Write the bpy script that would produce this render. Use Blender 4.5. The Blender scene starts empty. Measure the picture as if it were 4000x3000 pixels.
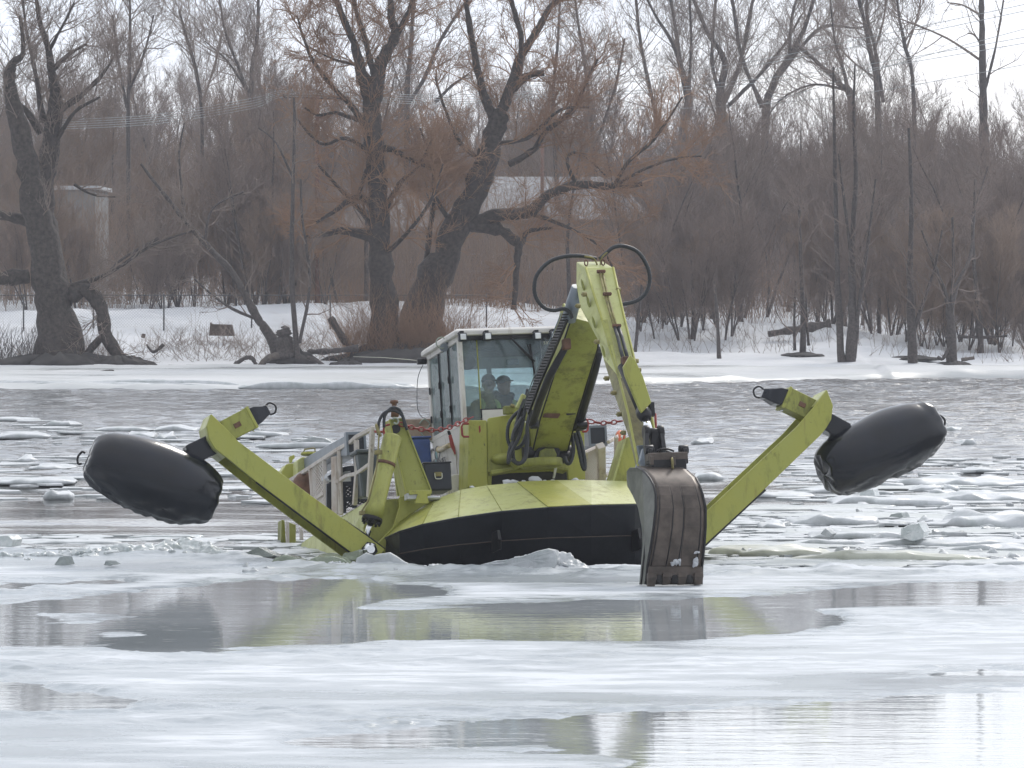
import bpy, bmesh, math, random
import numpy as np
from mathutils import Vector, Matrix, noise as mnoise
random.seed(7); rng = np.random.default_rng(11)
S = bpy.context.scene
col = S.collection
rad = math.radians

# ------------------------------------------------------------------ camera, light, exposure
FPX, CAMZ, CX, CY = 20000.0, 3.5, 2000.0, 1500.0
TILT = math.atan(435.0 / FPX)
cam_d = bpy.data.cameras.new('camera'); cam = bpy.data.objects.new('camera', cam_d); col.objects.link(cam)
cam.location = (0, 0, CAMZ); cam.rotation_euler = (rad(90) - TILT, 0, 0)
cam_d.sensor_width = 36; cam_d.lens = 36 * FPX / 4000.0
cam_d.clip_start = 1.0; cam_d.clip_end = 4000
S.camera = cam
S.view_settings.view_transform = 'Standard'; S.view_settings.look = 'None'
S.view_settings.gamma = 1; S.view_settings.use_curve_mapping = False
S.view_settings.exposure = 0.0
S.cycles.use_denoising = True
S.cycles.max_bounces = 8; S.cycles.transparent_max_bounces = 12
S.cycles.sample_clamp_indirect = 6.0

SUN_EL, SUN_AZ = rad(38), rad(22)          # azimuth measured from +Y (away from the camera) towards +X
wd = bpy.data.worlds.new('World'); S.world = wd; wd.use_nodes = True
nt = wd.node_tree; N = nt.nodes; L = nt.links; N.clear()
out = N.new('ShaderNodeOutputWorld'); bg = N.new('ShaderNodeBackground'); bg.inputs[1].default_value = 0.125
sky = N.new('ShaderNodeTexSky'); sky.sky_type = 'NISHITA'; sky.sun_disc = False
sky.sun_elevation = SUN_EL; sky.sun_rotation = SUN_AZ; sky.dust_density = 2.0
tc = N.new('ShaderNodeTexCoord'); mp = N.new('ShaderNodeMapping'); mp.inputs['Scale'].default_value = (1.0, 1.0, 4.5)
nz = N.new('ShaderNodeTexNoise'); nz.inputs['Scale'].default_value = 2.6; nz.inputs['Detail'].default_value = 7; nz.inputs['Roughness'].default_value = 0.55
cr = N.new('ShaderNodeValToRGB'); cr.color_ramp.elements[0].position = 0.3; cr.color_ramp.elements[0].color = (6.6, 7.4, 8.9, 1)
cr.color_ramp.elements[1].position = 0.6; cr.color_ramp.elements[1].color = (10.6, 10.7, 10.9, 1)
mx = N.new('ShaderNodeMix'); mx.data_type = 'RGBA'; mx.inputs['Factor'].default_value = 0.84
L.new(tc.outputs['Generated'], mp.inputs['Vector']); L.new(mp.outputs[0], nz.inputs['Vector']); L.new(nz.outputs[0], cr.inputs[0])
dt = N.new('ShaderNodeVectorMath'); dt.operation = 'DOT_PRODUCT'; dt.inputs[1].default_value = (math.sin(SUN_AZ) * math.cos(SUN_EL), math.cos(SUN_AZ) * math.cos(SUN_EL), math.sin(SUN_EL))
gm = N.new('ShaderNodeMapRange'); gm.inputs[1].default_value = -1; gm.inputs[2].default_value = 1; gm.inputs[3].default_value = 0.36; gm.inputs[4].default_value = 1.32; L.new(tc.outputs['Generated'], dt.inputs[0]); L.new(dt.outputs['Value'], gm.inputs[0])
gv = N.new('ShaderNodeVectorMath'); gv.operation = 'SCALE'; L.new(cr.outputs[0], gv.inputs[0]); L.new(gm.outputs[0], gv.inputs['Scale'])     # thin cloud is brighter towards the veiled sun
L.new(sky.outputs[0], mx.inputs[6]); L.new(gv.outputs[0], mx.inputs[7]); L.new(mx.outputs[2], bg.inputs[0]); L.new(bg.outputs[0], out.inputs[0])
sd = bpy.data.lights.new('sun', 'SUN'); sd.energy = 1.5; sd.angle = rad(14); sd.color = (1.0, 0.95, 0.88)
sun = bpy.data.objects.new('sun', sd); col.objects.link(sun)
dirv = Vector((math.sin(SUN_AZ) * math.cos(SUN_EL), math.cos(SUN_AZ) * math.cos(SUN_EL), math.sin(SUN_EL)))
sun.rotation_euler = dirv.to_track_quat('Z', 'Y').to_euler(); sun.location = (20, 60, 60)

# ------------------------------------------------------------------ survey helpers (photograph row/column to places in the world)
FW = Vector((0, math.cos(TILT), -math.sin(TILT))); UP = Vector((0, math.sin(TILT), math.cos(TILT))); RT = Vector((1, 0, 0))
CP = Vector((0, 0, CAMZ))
def ray(px, py): return FW + RT * ((px - CX) / FPX) + UP * ((CY - py) / FPX)
def W(px, py, y):
    d = ray(px, py); return CP + d * (y / d.y)
def G(px, py, z=0.0):
    d = ray(px, py); return CP + d * ((z - CAMZ) / d.z)
def proj(p):
    q = Vector(p) - CP; dz = q.dot(FW); return (CX + FPX * q.dot(RT) / dz, CY - FPX * q.dot(UP) / dz)

YAW, PITCH, ROLL = rad(14), rad(9), rad(1.5)
BO = G(2150, 2210)
BM = Matrix.Rotation(YAW, 3, 'Z') @ Matrix.Rotation(-PITCH, 3, 'X') @ Matrix.Rotation(-ROLL, 3, 'Y')
BI = BM.inverted()
def B(px, py, Y):                          # point on the boat at Y metres behind its bow
    d = BI @ ray(px, py); o = BI @ (CP - BO)
    return o + d * ((Y - o.y) / d.y)
def PZ(X, Y, row):                         # height on the boat at (X, Y) that stands at this row
    def r(z): return proj(BO + BM @ Vector((X, Y, z)))[1]
    a, b = -3.0, 6.0
    for _ in range(30):
        m = (a + b) / 2
        if r(m) > row: a = m
        else: b = m
    return Vector((X, Y, (a + b) / 2))

# ------------------------------------------------------------------ materials
def new_mat(name):
    m = bpy.data.materials.new(name); m.use_nodes = True
    n = m.node_tree.nodes; return m, n, m.node_tree.links, n['Principled BSDF']
def noise_node(n, l, scale, detail=5, rough=0.6, sc=(1, 1, 1), coord='Object'):
    t = n.new('ShaderNodeTexCoord'); mp = n.new('ShaderNodeMapping'); mp.inputs['Scale'].default_value = sc
    z = n.new('ShaderNodeTexNoise'); z.inputs['Scale'].default_value = scale; z.inputs['Detail'].default_value = detail; z.inputs['Roughness'].default_value = rough
    l.new(t.outputs[coord], mp.inputs[0]); l.new(mp.outputs[0], z.inputs['Vector']); return z
def ramp(n, l, src, stops):
    r = n.new('ShaderNodeValToRGB'); e = r.color_ramp.elements
    while len(e) < len(stops): e.new(0.5)
    for i, (p, c) in enumerate(stops):
        e[i].position = p; e[i].color = (c if len(c) == 4 else (*c, 1)) if not isinstance(c, (int, float)) else (c, c, c, 1)
    l.new(src, r.inputs[0]); return r.outputs[0]
def mixc(n, l, f, a, b, mode='MIX'):
    m = n.new('ShaderNodeMix'); m.data_type = 'RGBA'; m.blend_type = mode
    for s, v in ((0, f), (6, a), (7, b)):
        if isinstance(v, (int, float)): m.inputs[s].default_value = v
        elif isinstance(v, tuple): m.inputs[s].default_value = (*v, 1) if len(v) == 3 else v
        else: l.new(v, m.inputs[s])
    return m.outputs[2]
def bump(n, l, h, st, dist, bs, prev=None):
    b = n.new('ShaderNodeBump'); b.inputs['Strength'].default_value = st; b.inputs['Distance'].default_value = dist
    l.new(h, b.inputs['Height'])
    if prev: l.new(prev, b.inputs['Normal'])
    l.new(b.outputs[0], bs.inputs['Normal']); return b.outputs[0]
def simple(name, c, rough=0.5, metal=0.0, var=0.25, scale=6, spec=0.5, bmp=0.0):
    m, n, l, b = new_mat(name)
    z = noise_node(n, l, scale)
    lo = tuple(x * (1 - var) for x in c); hi = tuple(min(1, x * (1 + var)) for x in c)
    l.new(ramp(n, l, z.outputs[0], [(0.3, lo), (0.7, hi)]), b.inputs['Base Color'])
    b.inputs['Roughness'].default_value = rough; b.inputs['Metallic'].default_value = metal
    b.inputs['Specular IOR Level'].default_value = spec
    if bmp: bump(n, l, z.outputs[0], 0.6, bmp, b)
    return m
def paint(name, c, pale, dirt, dirt_at=0.62, rough=0.35, chips=0.68, chipc=(0.02, 0.02, 0.022)):
    m, n, l, b = new_mat(name)
    z1 = noise_node(n, l, 1.7, 6, 0.65); z2 = noise_node(n, l, 4.5, 8, 0.72, (1, 1, 0.35)); z3 = noise_node(n, l, 13, 6, 0.7)
    base = mixc(n, l, ramp(n, l, z1.outputs[0], [(0.38, 0.0), (0.62, 0.6)]), c, pale)
    d = ramp(n, l, z2.outputs[0], [(dirt_at - 0.08, 0.0), (dirt_at + 0.12, 0.75)])
    base = mixc(n, l, d, base, dirt)
    z4 = noise_node(n, l, 7, 5, 0.7, (1, 1, 0.1)); base = mixc(n, l, ramp(n, l, z4.outputs[0], [(0.60, 0.0), (0.70, 0.45)]), base, tuple(0.45 * q for q in dirt) if max(dirt) < .06 else (0.15, 0.095, 0.04))
    ch = ramp(n, l, z3.outputs[0], [(chips, 0.0), (chips + 0.03, 1.0)])
    base = mixc(n, l, ch, base, chipc)
    l.new(base, b.inputs['Base Color'])
    l.new(ramp(n, l, z2.outputs[0], [(0.3, rough), (0.7, min(1, rough + 0.3))]), b.inputs['Roughness'])
    z5 = noise_node(n, l, 26, 5, 0.75, (1, 1, 0.5)); z6 = noise_node(n, l, 2.6, 7, 0.7)
    k = n.new('ShaderNodeMath'); k.operation = 'MULTIPLY'; l.new(ramp(n, l, z5.outputs[0], [(0.50, 0.0), (0.58, 1.0)]), k.inputs[0]); l.new(ramp(n, l, z6.outputs[0], [(0.54, 0.0), (0.68, 0.6)]), k.inputs[1])
    base = mixc(n, l, k.outputs[0], base, tuple(q * 0.55 for q in dirt)); l.new(base, b.inputs['Base Color'])
    bump(n, l, z3.outputs[0], 0.15, 0.004, b, bump(n, l, z6.outputs[0], 0.3, 0.012, b))
    return m
LIME = (0.375, 0.375, 0.07)
M = {}
M['lime'] = paint('lime_paint', LIME, (0.36, 0.38, 0.09), (0.11, 0.12, 0.035))
M['lime_dark'] = paint('weathered_lime_paint', (0.25, 0.27, 0.04), (0.32, 0.33, 0.07), (0.08, 0.08, 0.03), 0.52)
M['lime_pale'] = paint('pale_lime_paint', (0.44, 0.46, 0.15), (0.52, 0.54, 0.25), (0.22, 0.2, 0.07), 0.6, 0.3)  # pale lime; on the bow deck its colour carries the wet glare
M['lime_dirty'] = paint('grimy_lime_paint', (0.30, 0.31, 0.06), (0.36, 0.37, 0.10), (0.08, 0.08, 0.035), 0.57, 0.4, 0.66)
M['black'] = paint('black_hull_paint', (0.010, 0.012, 0.017), (0.018, 0.021, 0.028), (0.035, 0.03, 0.026), 0.68, 0.3, 0.72, (0.12, 0.09, 0.06))
M['white'] = paint('cab_white_paint', (0.62, 0.6, 0.57), (0.7, 0.68, 0.64), (0.4, 0.33, 0.24), 0.68, 0.35, 0.75, (0.2, 0.12, 0.07))
M['cream'] = paint('cream_rail_paint', (0.55, 0.5, 0.45), (0.6, 0.57, 0.53), (0.34, 0.22, 0.13), 0.6, 0.45, 0.72, (0.2, 0.1, 0.05))
M['steel'] = simple('worn_bucket_steel', (0.09, 0.072, 0.06), 0.42, 0.4, 0.5, 5, bmp=0.003)
M['dsteel'] = simple('dark_steel', (0.014, 0.0135, 0.0145), 0.42, 0.3, 0.4, 9)
M['grey'] = simple('grey_steel', (0.2, 0.23, 0.26), 0.4, 0.3, 0.2, 4)
M['chrome'] = simple('cylinder_rod_chrome', (0.75, 0.76, 0.78), 0.15, 1.0, 0.05)
M['rubber'] = simple('hose_rubber', (0.02, 0.023, 0.026), 0.45, 0, 0.3, 12)
M['rust'] = simple('rusty_steel', (0.14, 0.07, 0.04), 0.7, 0.1, 0.5, 8)
M['olive'] = simple('old_brass_pipe', (0.22, 0.19, 0.07), 0.5, 0.2, 0.4, 9)
M['red'] = simple('red_chain_paint', (0.30, 0.035, 0.03), 0.45, 0, 0.3, 10)
M['orange'] = simple('orange_plastic', (0.62, 0.13, 0.04), 0.5, 0, 0.15)
M['blue'] = simple('blue_plastic', (0.02, 0.05, 0.17), 0.45, 0, 0.25)
M['bin'] = simple('grey_plastic', (0.07, 0.085, 0.09), 0.5, 0, 0.2)
M['case'] = simple('black_case_plastic', (0.014, 0.018, 0.026), 0.4, 0, 0.3)
M['tan_pipe'] = simple('yellowed_pipe_paint', (0.5, 0.42, 0.25), 0.4, 0, 0.15)
M['tan'] = simple('tan_plywood', (0.36, 0.27, 0.2), 0.7, 0, 0.2, 12)
M['lens'] = simple('lamp_lens', (0.75, 0.77, 0.78), 0.15, 0, 0.1)
M['skin'] = simple('skin', (0.42, 0.23, 0.17), 0.5, 0, 0.1)
M['jacket'] = simple('dark_jacket_cloth', (0.02, 0.026, 0.034), 0.8, 0, 0.3)
M['cap'] = simple('dark_cap_cloth', (0.018, 0.018, 0.024), 0.8, 0, 0.3)
M['hivis'] = simple('yellow_green_stripe', (0.36, 0.55, 0.12), 0.5, 0, 0.1)
M['seat'] = simple('seat_vinyl', (0.03, 0.03, 0.034), 0.6, 0, 0.2)
M['ink'] = simple('lettering_ink', (0.05, 0.055, 0.06), 0.5, 0, 0.1)
M['inkw'] = simple('pale_lettering', (0.6, 0.6, 0.5), 0.5, 0, 0.1)
M['rope'] = simple('green_rope', (0.32, 0.36, 0.3), 0.8, 0, 0.2)
M['bark'] = simple('dark_bark', (0.085, 0.072, 0.066), 0.9, 0, 0.5, 14, bmp=0.02)
M['bark_old'] = simple('willow_bark', (0.062, 0.050, 0.043), 0.9, 0, 0.6, 8, bmp=0.04)
M['deadwood'] = simple('bare_grey_wood', (0.12, 0.1, 0.085), 0.85, 0, 0.5, 6, bmp=0.03)
M['twig_red'] = simple('reddish_twigs', (0.30, 0.175, 0.10), 0.8, 0, 0.3, 0.6)
M['twig_tan'] = simple('tan_brown_twigs', (0.27, 0.195, 0.145), 0.85, 0, 0.3, 0.4)
M['twig_grey'] = simple('grey_brown_twigs', (0.24, 0.19, 0.16), 0.85, 0, 0.3, 0.4)
M['twig_dark'] = simple('purple_brown_twigs', (0.215, 0.165, 0.14), 0.85, 0, 0.3, 0.4)
M['pole'] = simple('brown_pole_wood', (0.17, 0.09, 0.065), 0.85, 0, 0.2, 4)
M['wire'] = simple('power_wire_aluminium', (0.45, 0.48, 0.48), 0.5, 0.4, 0.1)
M['fence'] = simple('galvanised_wire', (0.10, 0.10, 0.10), 0.6, 0.3, 0.2)
M['wall_w'] = simple('off_white_siding', (0.42, 0.42, 0.42), 0.8, 0, 0.12, 2)
M['brick_r'] = simple('red_brown_brickwork', (0.2, 0.09, 0.07), 0.85, 0, 0.2, 3)
M['siding_pale'] = simple('pale_grey_siding', (0.27, 0.27, 0.265), 0.85, 0, 0.15, 2)
M['siding'] = simple('grey_brown_siding', (0.17, 0.15, 0.14), 0.85, 0, 0.15, 2)
M['board'] = simple('brown_weathered_board', (0.10, 0.075, 0.06), 0.85, 0, 0.3, 6)
M['litter'] = simple('bare_muddy_ground', (0.05, 0.045, 0.042), 0.95, 0, 0.4, 2)
M['window'] = simple('dark_window_pane', (0.04, 0.045, 0.05), 0.1)
M['teal'] = simple('teal_sign_paint', (0.12, 0.25, 0.25), 0.5)
M['floe_y'] = simple('silty_floe_ice', (0.52, 0.53, 0.45), 0.3, 0, 0.2, 3, bmp=0.02)
HAZE = 0.00044

def snow_mat():
    m, n, l, b = new_mat('old_snow')
    z = noise_node(n, l, 0.35, 6, 0.6, (0.5, 1, 1)); z2 = noise_node(n, l, 5, 8, 0.75, (0.4, 1, 1))
    base = ramp(n, l, z.outputs[0], [(0.3, (0.50, 0.52, 0.545)), (0.7, (0.64, 0.65, 0.67))])
    base = mixc(n, l, ramp(n, l, z2.outputs[0], [(0.60, 0.0), (0.72, 0.6)]), base, (0.24, 0.2, 0.17))
    l.new(base, b.inputs['Base Color']); b.inputs['Roughness'].default_value = 0.75
    bump(n, l, z2.outputs[0], 0.5, 0.06, b); return m
M['snow'] = snow_mat()
def shelf_mat():
    m, n, l, b = new_mat('wet_shore_ice')
    z = noise_node(n, l, 0.25, 6, 0.65, (0.25, 1, 1)); z2 = noise_node(n, l, 2.0, 6, 0.7, (0.25, 1, 1))
    base = ramp(n, l, z.outputs[0], [(0.35, (0.38, 0.40, 0.39)), (0.62, (0.56, 0.57, 0.58))])
    l.new(base, b.inputs['Base Color']); l.new(ramp(n, l, z.outputs[0], [(0.4, 0.25), (0.6, 0.7)]), b.inputs['Roughness'])
    bump(n, l, z2.outputs[0], 0.25, 0.03, b); return m
M['shelf'] = shelf_mat()
def wood_hill():
    m, n, l, b = new_mat('leafless_brush_cover')
    z = noise_node(n, l, 0.5, 9, 0.8, (1, 0.3, 0.35)); 
    l.new(ramp(n, l, z.outputs[0], [(0.3, (0.08, 0.068, 0.072)), (0.55, (0.14, 0.115, 0.115)), (0.78, (0.26, 0.23, 0.23))]), b.inputs['Base Color'])
    b.inputs['Roughness'].default_value = 1.0; b.inputs['Specular IOR Level'].default_value = 0.1
    bump(n, l, z.outputs[0], 1.0, 0.8, b); return m
M['hill'] = wood_hill()
def ice_mat(name='grey_ice', lo=(0.30, 0.335, 0.355), hi=(0.66, 0.685, 0.715), streak=(0.35, 1, 1)):
    m, n, l, b = new_mat(name)
    z = noise_node(n, l, 0.28, 7, 0.6, (0.55, 1, 1)); z2 = noise_node(n, l, 2.2, 9, 0.72, streak); z3 = noise_node(n, l, 0.9, 5, 0.6, streak)
    fr = ramp(n, l, z.outputs[0], [(0.44, 0.0), (0.53, 1.0)])
    fine = ramp(n, l, z2.outputs[0], [(0.42, 0.15), (0.56, 1.0)])
    f = n.new('ShaderNodeMath'); f.operation = 'MULTIPLY'; l.new(fr, f.inputs[0]); l.new(fine, f.inputs[1])
    base = mixc(n, l, ramp(n, l, z3.outputs[0], [(0.3, 0.0), (0.7, 0.5)]), lo, tuple(0.5 * (a + c) for a, c in zip(lo, hi)))
    base = mixc(n, l, f.outputs[0], base, hi); z9 = noise_node(n, l, 45, 3, 0.7); rg_ = ramp(n, l, f.outputs[0], [(0.0, 0.22), (0.7, 0.8)])
    base = mixc(n, l, ramp(n, l, z9.outputs[0], [(0.66, 0.0), (0.74, 0.5)]), base, (0.22, 0.21, 0.2))
    at = n.new('ShaderNodeAttribute'); at.attribute_name = 'wetness'
    base = mixc(n, l, at.outputs['Fac'], base, (0.33, 0.365, 0.385)); l.new(base, b.inputs['Base Color'])
    rr_ = n.new('ShaderNodeMix'); l.new(at.outputs['Fac'], rr_.inputs[0]); l.new(rg_, rr_.inputs[2]); rr_.inputs[3].default_value = 0.07; l.new(rr_.outputs[0], b.inputs['Roughness'])
    b.inputs['IOR'].default_value = 1.31
    p = bump(n, l, z2.outputs[0], 0.7, 0.025, b)
    z4 = noise_node(n, l, 30, 4, 0.7, (0.6, 1, 1)); bump(n, l, z4.outputs[0], 0.3, 0.004, b, p)
    return m
M['ice'] = ice_mat()
def floe_mat():
    m, n, l, b = new_mat('floe_ice')
    z = noise_node(n, l, 3, 7, 0.65); z2 = noise_node(n, l, 14, 6, 0.7)
    l.new(ramp(n, l, z.outputs[0], [(0.35, (0.42, 0.45, 0.45)), (0.62, (0.62, 0.635, 0.65))]), b.inputs['Base Color'])
    b.inputs['Roughness'].default_value = 0.35; b.inputs['IOR'].default_value = 1.31
    pass
    bump(n, l, z2.outputs[0], 0.5, 0.015, b); return m
M['floe'] = floe_mat()
def clear_ice(name, c):
    m, n, l, b = new_mat(name)
    z2 = noise_node(n, l, 9, 6, 0.7)
    l.new(ramp(n, l, z2.outputs[0], [(0.35, c), (0.7, tuple(min(1, x * 1.6) for x in c))]), b.inputs['Base Color'])
    b.inputs['Roughness'].default_value = 0.08; b.inputs['IOR'].default_value = 1.31
    b.inputs['Transmission Weight'].default_value = 0.35
    bump(n, l, z2.outputs[0], 0.6, 0.02, b); return m
M['slushy'] = ice_mat('refrozen_slush', (0.42, 0.45, 0.44), (0.60, 0.62, 0.62))
M['clear'] = clear_ice('clear_ice', (0.62, 0.68, 0.68))
M['greenice'] = clear_ice('greenish_ice', (0.38, 0.42, 0.33))
M['darkice'] = clear_ice('dark_wet_ice', (0.38, 0.41, 0.40))
def water_mat():
    m, n, l, b = new_mat('river_water')
    b.inputs['Base Color'].default_value = (0.15, 0.155, 0.155, 1); b.inputs['Roughness'].default_value = 0.06; b.inputs['IOR'].default_value = 1.333
    z1 = noise_node(n, l, 0.8, 3, 0.55, (0.16, 1, 1)); z2 = noise_node(n, l, 3.2, 4, 0.62, (0.6, 1, 1)); z3 = noise_node(n, l, 0.07, 3, 0.5, (0.3, 1, 1))
    p = bump(n, l, z1.outputs[0], 0.4, 0.05, b)
    t = n.new('ShaderNodeTexCoord'); sx = n.new('ShaderNodeSeparateXYZ'); l.new(t.outputs['Object'], sx.inputs[0])
    mr = n.new('ShaderNodeMapRange'); mr.inputs[1].default_value = 95; mr.inputs[2].default_value = 125; mr.inputs[3].default_value = 0.22; mr.inputs[4].default_value = 1.6; l.new(sx.outputs[1], mr.inputs[0])
    k = n.new('ShaderNodeMath'); k.operation = 'MULTIPLY'; l.new(z2.outputs[0], k.inputs[0]); l.new(ramp(n, l, z3.outputs[0], [(0.35, 0.45), (0.6, 1.0)]), k.inputs[1])
    k2 = n.new('ShaderNodeMath'); k2.operation = 'MULTIPLY'; l.new(k.outputs[0], k2.inputs[0]); l.new(mr.outputs[0], k2.inputs[1])
    bump(n, l, k2.outputs[0], 1.0, 0.10, b, p); return m
M['water'] = water_mat()
def melt_mat():
    m, n, l, b = new_mat('meltwater_on_ice')
    z = noise_node(n, l, 0.4, 5, 0.6, (0.5, 1, 1)); z2 = noise_node(n, l, 3.0, 4, 0.6, (0.4, 1, 1)); z3 = noise_node(n, l, 8.0, 2, 0.5, (0.35, 1, 1))
    base = ramp(n, l, z.outputs[0], [(0.35, (0.34, 0.37, 0.385)), (0.65, (0.50, 0.53, 0.55))])
    base = mixc(n, l, ramp(n, l, z3.outputs[0], [(0.655, 0.0), (0.68, 1.0)]), base, (0.68, 0.71, 0.71))
    l.new(base, b.inputs['Base Color']); b.inputs['Roughness'].default_value = 0.035; b.inputs['IOR'].default_value = 1.33
    bump(n, l, z2.outputs[0], 0.35, 0.008, b); return m
M['melt'] = melt_mat()
def glass_mat(name, tint=(0.80, 0.87, 0.87), fog=0.12, fog_c=(0.55, 0.62, 0.63)):
    m = bpy.data.materials.new(name); m.use_nodes = True; n = m.node_tree.nodes; l = m.node_tree.links; n.clear()
    o = n.new('ShaderNodeOutputMaterial'); t = n.new('ShaderNodeBsdfTransparent'); t.inputs[0].default_value = (*tint, 1)
    g = n.new('ShaderNodeBsdfGlossy'); g.inputs['Roughness'].default_value = 0.03; d = n.new('ShaderNodeBsdfDiffuse'); d.inputs[0].default_value = (*fog_c, 1)
    fr = n.new('ShaderNodeFresnel'); fr.inputs[0].default_value = 1.5
    a = n.new('ShaderNodeMixShader'); c = n.new('ShaderNodeMixShader')
    z = noise_node(n, l, 2.2, 6, 0.6, (1, 1, 0.6)); z2 = noise_node(n, l, 40, 4, 0.7)
    s = n.new('ShaderNodeMath'); s.operation = 'ADD'
    l.new(ramp(n, l, z.outputs[0], [(0.35, fog * 0.3), (0.7, fog * 2.2)]), s.inputs[0]); l.new(ramp(n, l, z2.outputs[0], [(0.6, 0.0), (0.75, 0.12)]), s.inputs[1])
    l.new(fr.outputs[0], a.inputs[0]); l.new(t.outputs[0], a.inputs[1]); l.new(g.outputs[0], a.inputs[2])
    l.new(s.outputs[0], c.inputs[0]); l.new(a.outputs[0], c.inputs[1]); l.new(d.outputs[0], c.inputs[2]); l.new(c.outputs[0], o.inputs[0])
    return m
M['glass'] = glass_mat('windscreen_glass', (0.82, 0.91, 0.93), 0.10, (0.55, 0.64, 0.68))
M['glass_side'] = glass_mat('wet_side_glass', (0.7, 0.8, 0.8), 0.28, (0.42, 0.5, 0.5))
def roof_mat():
    m, n, l, b = new_mat('snow_dusted_shingles')
    z = noise_node(n, l, 1.2, 7, 0.7); z2 = noise_node(n, l, 9, 3, 0.6, (1, 3, 1))
    base = ramp(n, l, z2.outputs[0], [(0.4, (0.13, 0.125, 0.13)), (0.6, (0.30, 0.30, 0.31))])
    l.new(mixc(n, l, ramp(n, l, z.outputs[0], [(0.5, 0.0), (0.7, 0.5)]), base, (0.55, 0.56, 0.58)), b.inputs['Base Color'])
    b.inputs['Roughness'].default_value = 0.8; return m
M['roof'] = roof_mat()

# ------------------------------------------------------------------ object helpers
def tag(o, label=None, cat=None, group=None, kind=None):
    if label: o['label'] = label
    if cat: o['category'] = cat
    if group: o['group'] = group
    if kind: o['kind'] = kind
    return o
def empty(name, loc=(0, 0, 0), rot=None, parent=None):
    o = bpy.data.objects.new(name, None); o.empty_display_size = 0.3; col.objects.link(o); o.location = loc
    if rot is not None: o.rotation_euler = rot
    if parent: o.parent = parent
    return o
class MB:
    def __init__(s): s.v = []; s.f = []; s.sm = []
    def add(s, vs, fs, smooth=False):
        b = len(s.v); s.v += [tuple(v) for v in vs]; s.f += [tuple(b + i for i in f) for f in fs]; s.sm += [smooth] * len(fs)
    def prism(s, poly, ext):
        poly = [Vector(p) for p in poly]; e = Vector(ext); n = len(poly)
        nrm = Vector((0, 0, 0))
        for i in range(n): nrm += poly[i].cross(poly[(i + 1) % n])
        if nrm.dot(e) > 0: poly = poly[::-1]
        s.add(poly + [p + e for p in poly], [tuple(range(n)), tuple(reversed(range(n, 2 * n)))] + [((i + 1) % n, i, n + i, n + (i + 1) % n) for i in range(n)])
    def box(s, c, sx, sy, sz, R=None):
        c = Vector(c); vs = []
        for z in (-1, 1):
            for x, y in ((-1, -1), (1, -1), (1, 1), (-1, 1)):
                o = Vector((x * sx / 2, y * sy / 2, z * sz / 2)); vs.append(c + (R @ o if R is not None else o))
        s.add(vs, [(3, 2, 1, 0), (4, 5, 6, 7), (0, 1, 5, 4), (1, 2, 6, 5), (2, 3, 7, 6), (3, 0, 4, 7)])
    def beam(s, p, q, w, h, side=(1, 0, 0)):
        p = Vector(p); q = Vector(q); d = (q - p).normalized(); sd_ = Vector(side); a = (sd_ - d * sd_.dot(d))
        if a.length < 1e-4: a = d.orthogonal()
        a.normalize(); b = d.cross(a); a = a * w / 2; b = b * h / 2
        vs = [p - a - b, p + a - b, p + a + b, p - a + b, q - a - b, q + a - b, q + a + b, q - a + b]
        s.add(vs, [(3, 2, 1, 0), (4, 5, 6, 7), (0, 1, 5, 4), (1, 2, 6, 5), (2, 3, 7, 6), (3, 0, 4, 7)])
    def tube(s, pts, r, sides=8, closed=False, cap=True):
        pts = [Vector(p) for p in pts]; n = len(pts)
        rs = r if isinstance(r, (list, tuple)) else [r] * n
        t0 = (pts[1] - pts[0]).normalized(); nv = t0.orthogonal().normalized(); vs = []
        for i in range(n):
            if closed: t = (pts[(i + 1) % n] - pts[i - 1]).normalized()
            else: t = (pts[min(i + 1, n - 1)] - pts[max(i - 1, 0)]).normalized()
            nv = (nv - t * nv.dot(t)); nv = nv.normalized() if nv.length > 1e-6 else t.orthogonal().normalized()
            bv = t.cross(nv)
            for k in range(sides):
                a = 2 * math.pi * k / sides; vs.append(pts[i] + nv * (rs[i] * math.cos(a)) + bv * (rs[i] * math.sin(a)))
        fs = []
        m = n if closed else n - 1
        for i in range(m):
            j = (i + 1) % n
            for k in range(sides): fs.append((i * sides + k, i * sides + (k + 1) % sides, j * sides + (k + 1) % sides, j * sides + k))
        s.add(vs, fs, True)
        if cap and not closed: 
            b = len(s.v) - len(vs)
            s.f += [tuple(b + k for k in reversed(range(sides))), tuple(b + (n - 1) * sides + k for k in range(sides))]; s.sm += [False, False]
    def cyl(s, p, q, r, sides=16, r2=None): s.tube([p, q], [r, r if r2 is None else r2], sides)
    def loft(s, rings, closed=True, cap=True, smooth=False):
        n = len(rings[0]); vs = [Vector(p) for r in rings for p in r]; fs = []
        for i in range(len(rings) - 1):
            for k in range(n if closed else n - 1):
                fs.append((i * n + k, i * n + (k + 1) % n, (i + 1) * n + (k + 1) % n, (i + 1) * n + k))
        if cap and closed: fs += [tuple(reversed(range(n))), tuple((len(rings) - 1) * n + k for k in range(n))]
        s.add(vs, fs, smooth)
    def ball(s, c, rx, ry=None, rz=None, R=None, u=16, v=10):
        ry = rx if ry is None else ry; rz = rx if rz is None else rz; c = Vector(c); vs = []; fs = []
        for i in range(v + 1):
            ph = math.pi * i / v
            for k in range(u):
                a = 2 * math.pi * k / u; o = Vector((rx * math.sin(ph) * math.cos(a), ry * math.sin(ph) * math.sin(a), rz * math.cos(ph)))
                vs.append(c + (R @ o if R is not None else o))
        for i in range(v):
            for k in range(u): fs.append((i * u + k, (i + 1) * u + k, (i + 1) * u + (k + 1) % u, i * u + (k + 1) % u))
        s.add(vs, fs, True)
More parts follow.
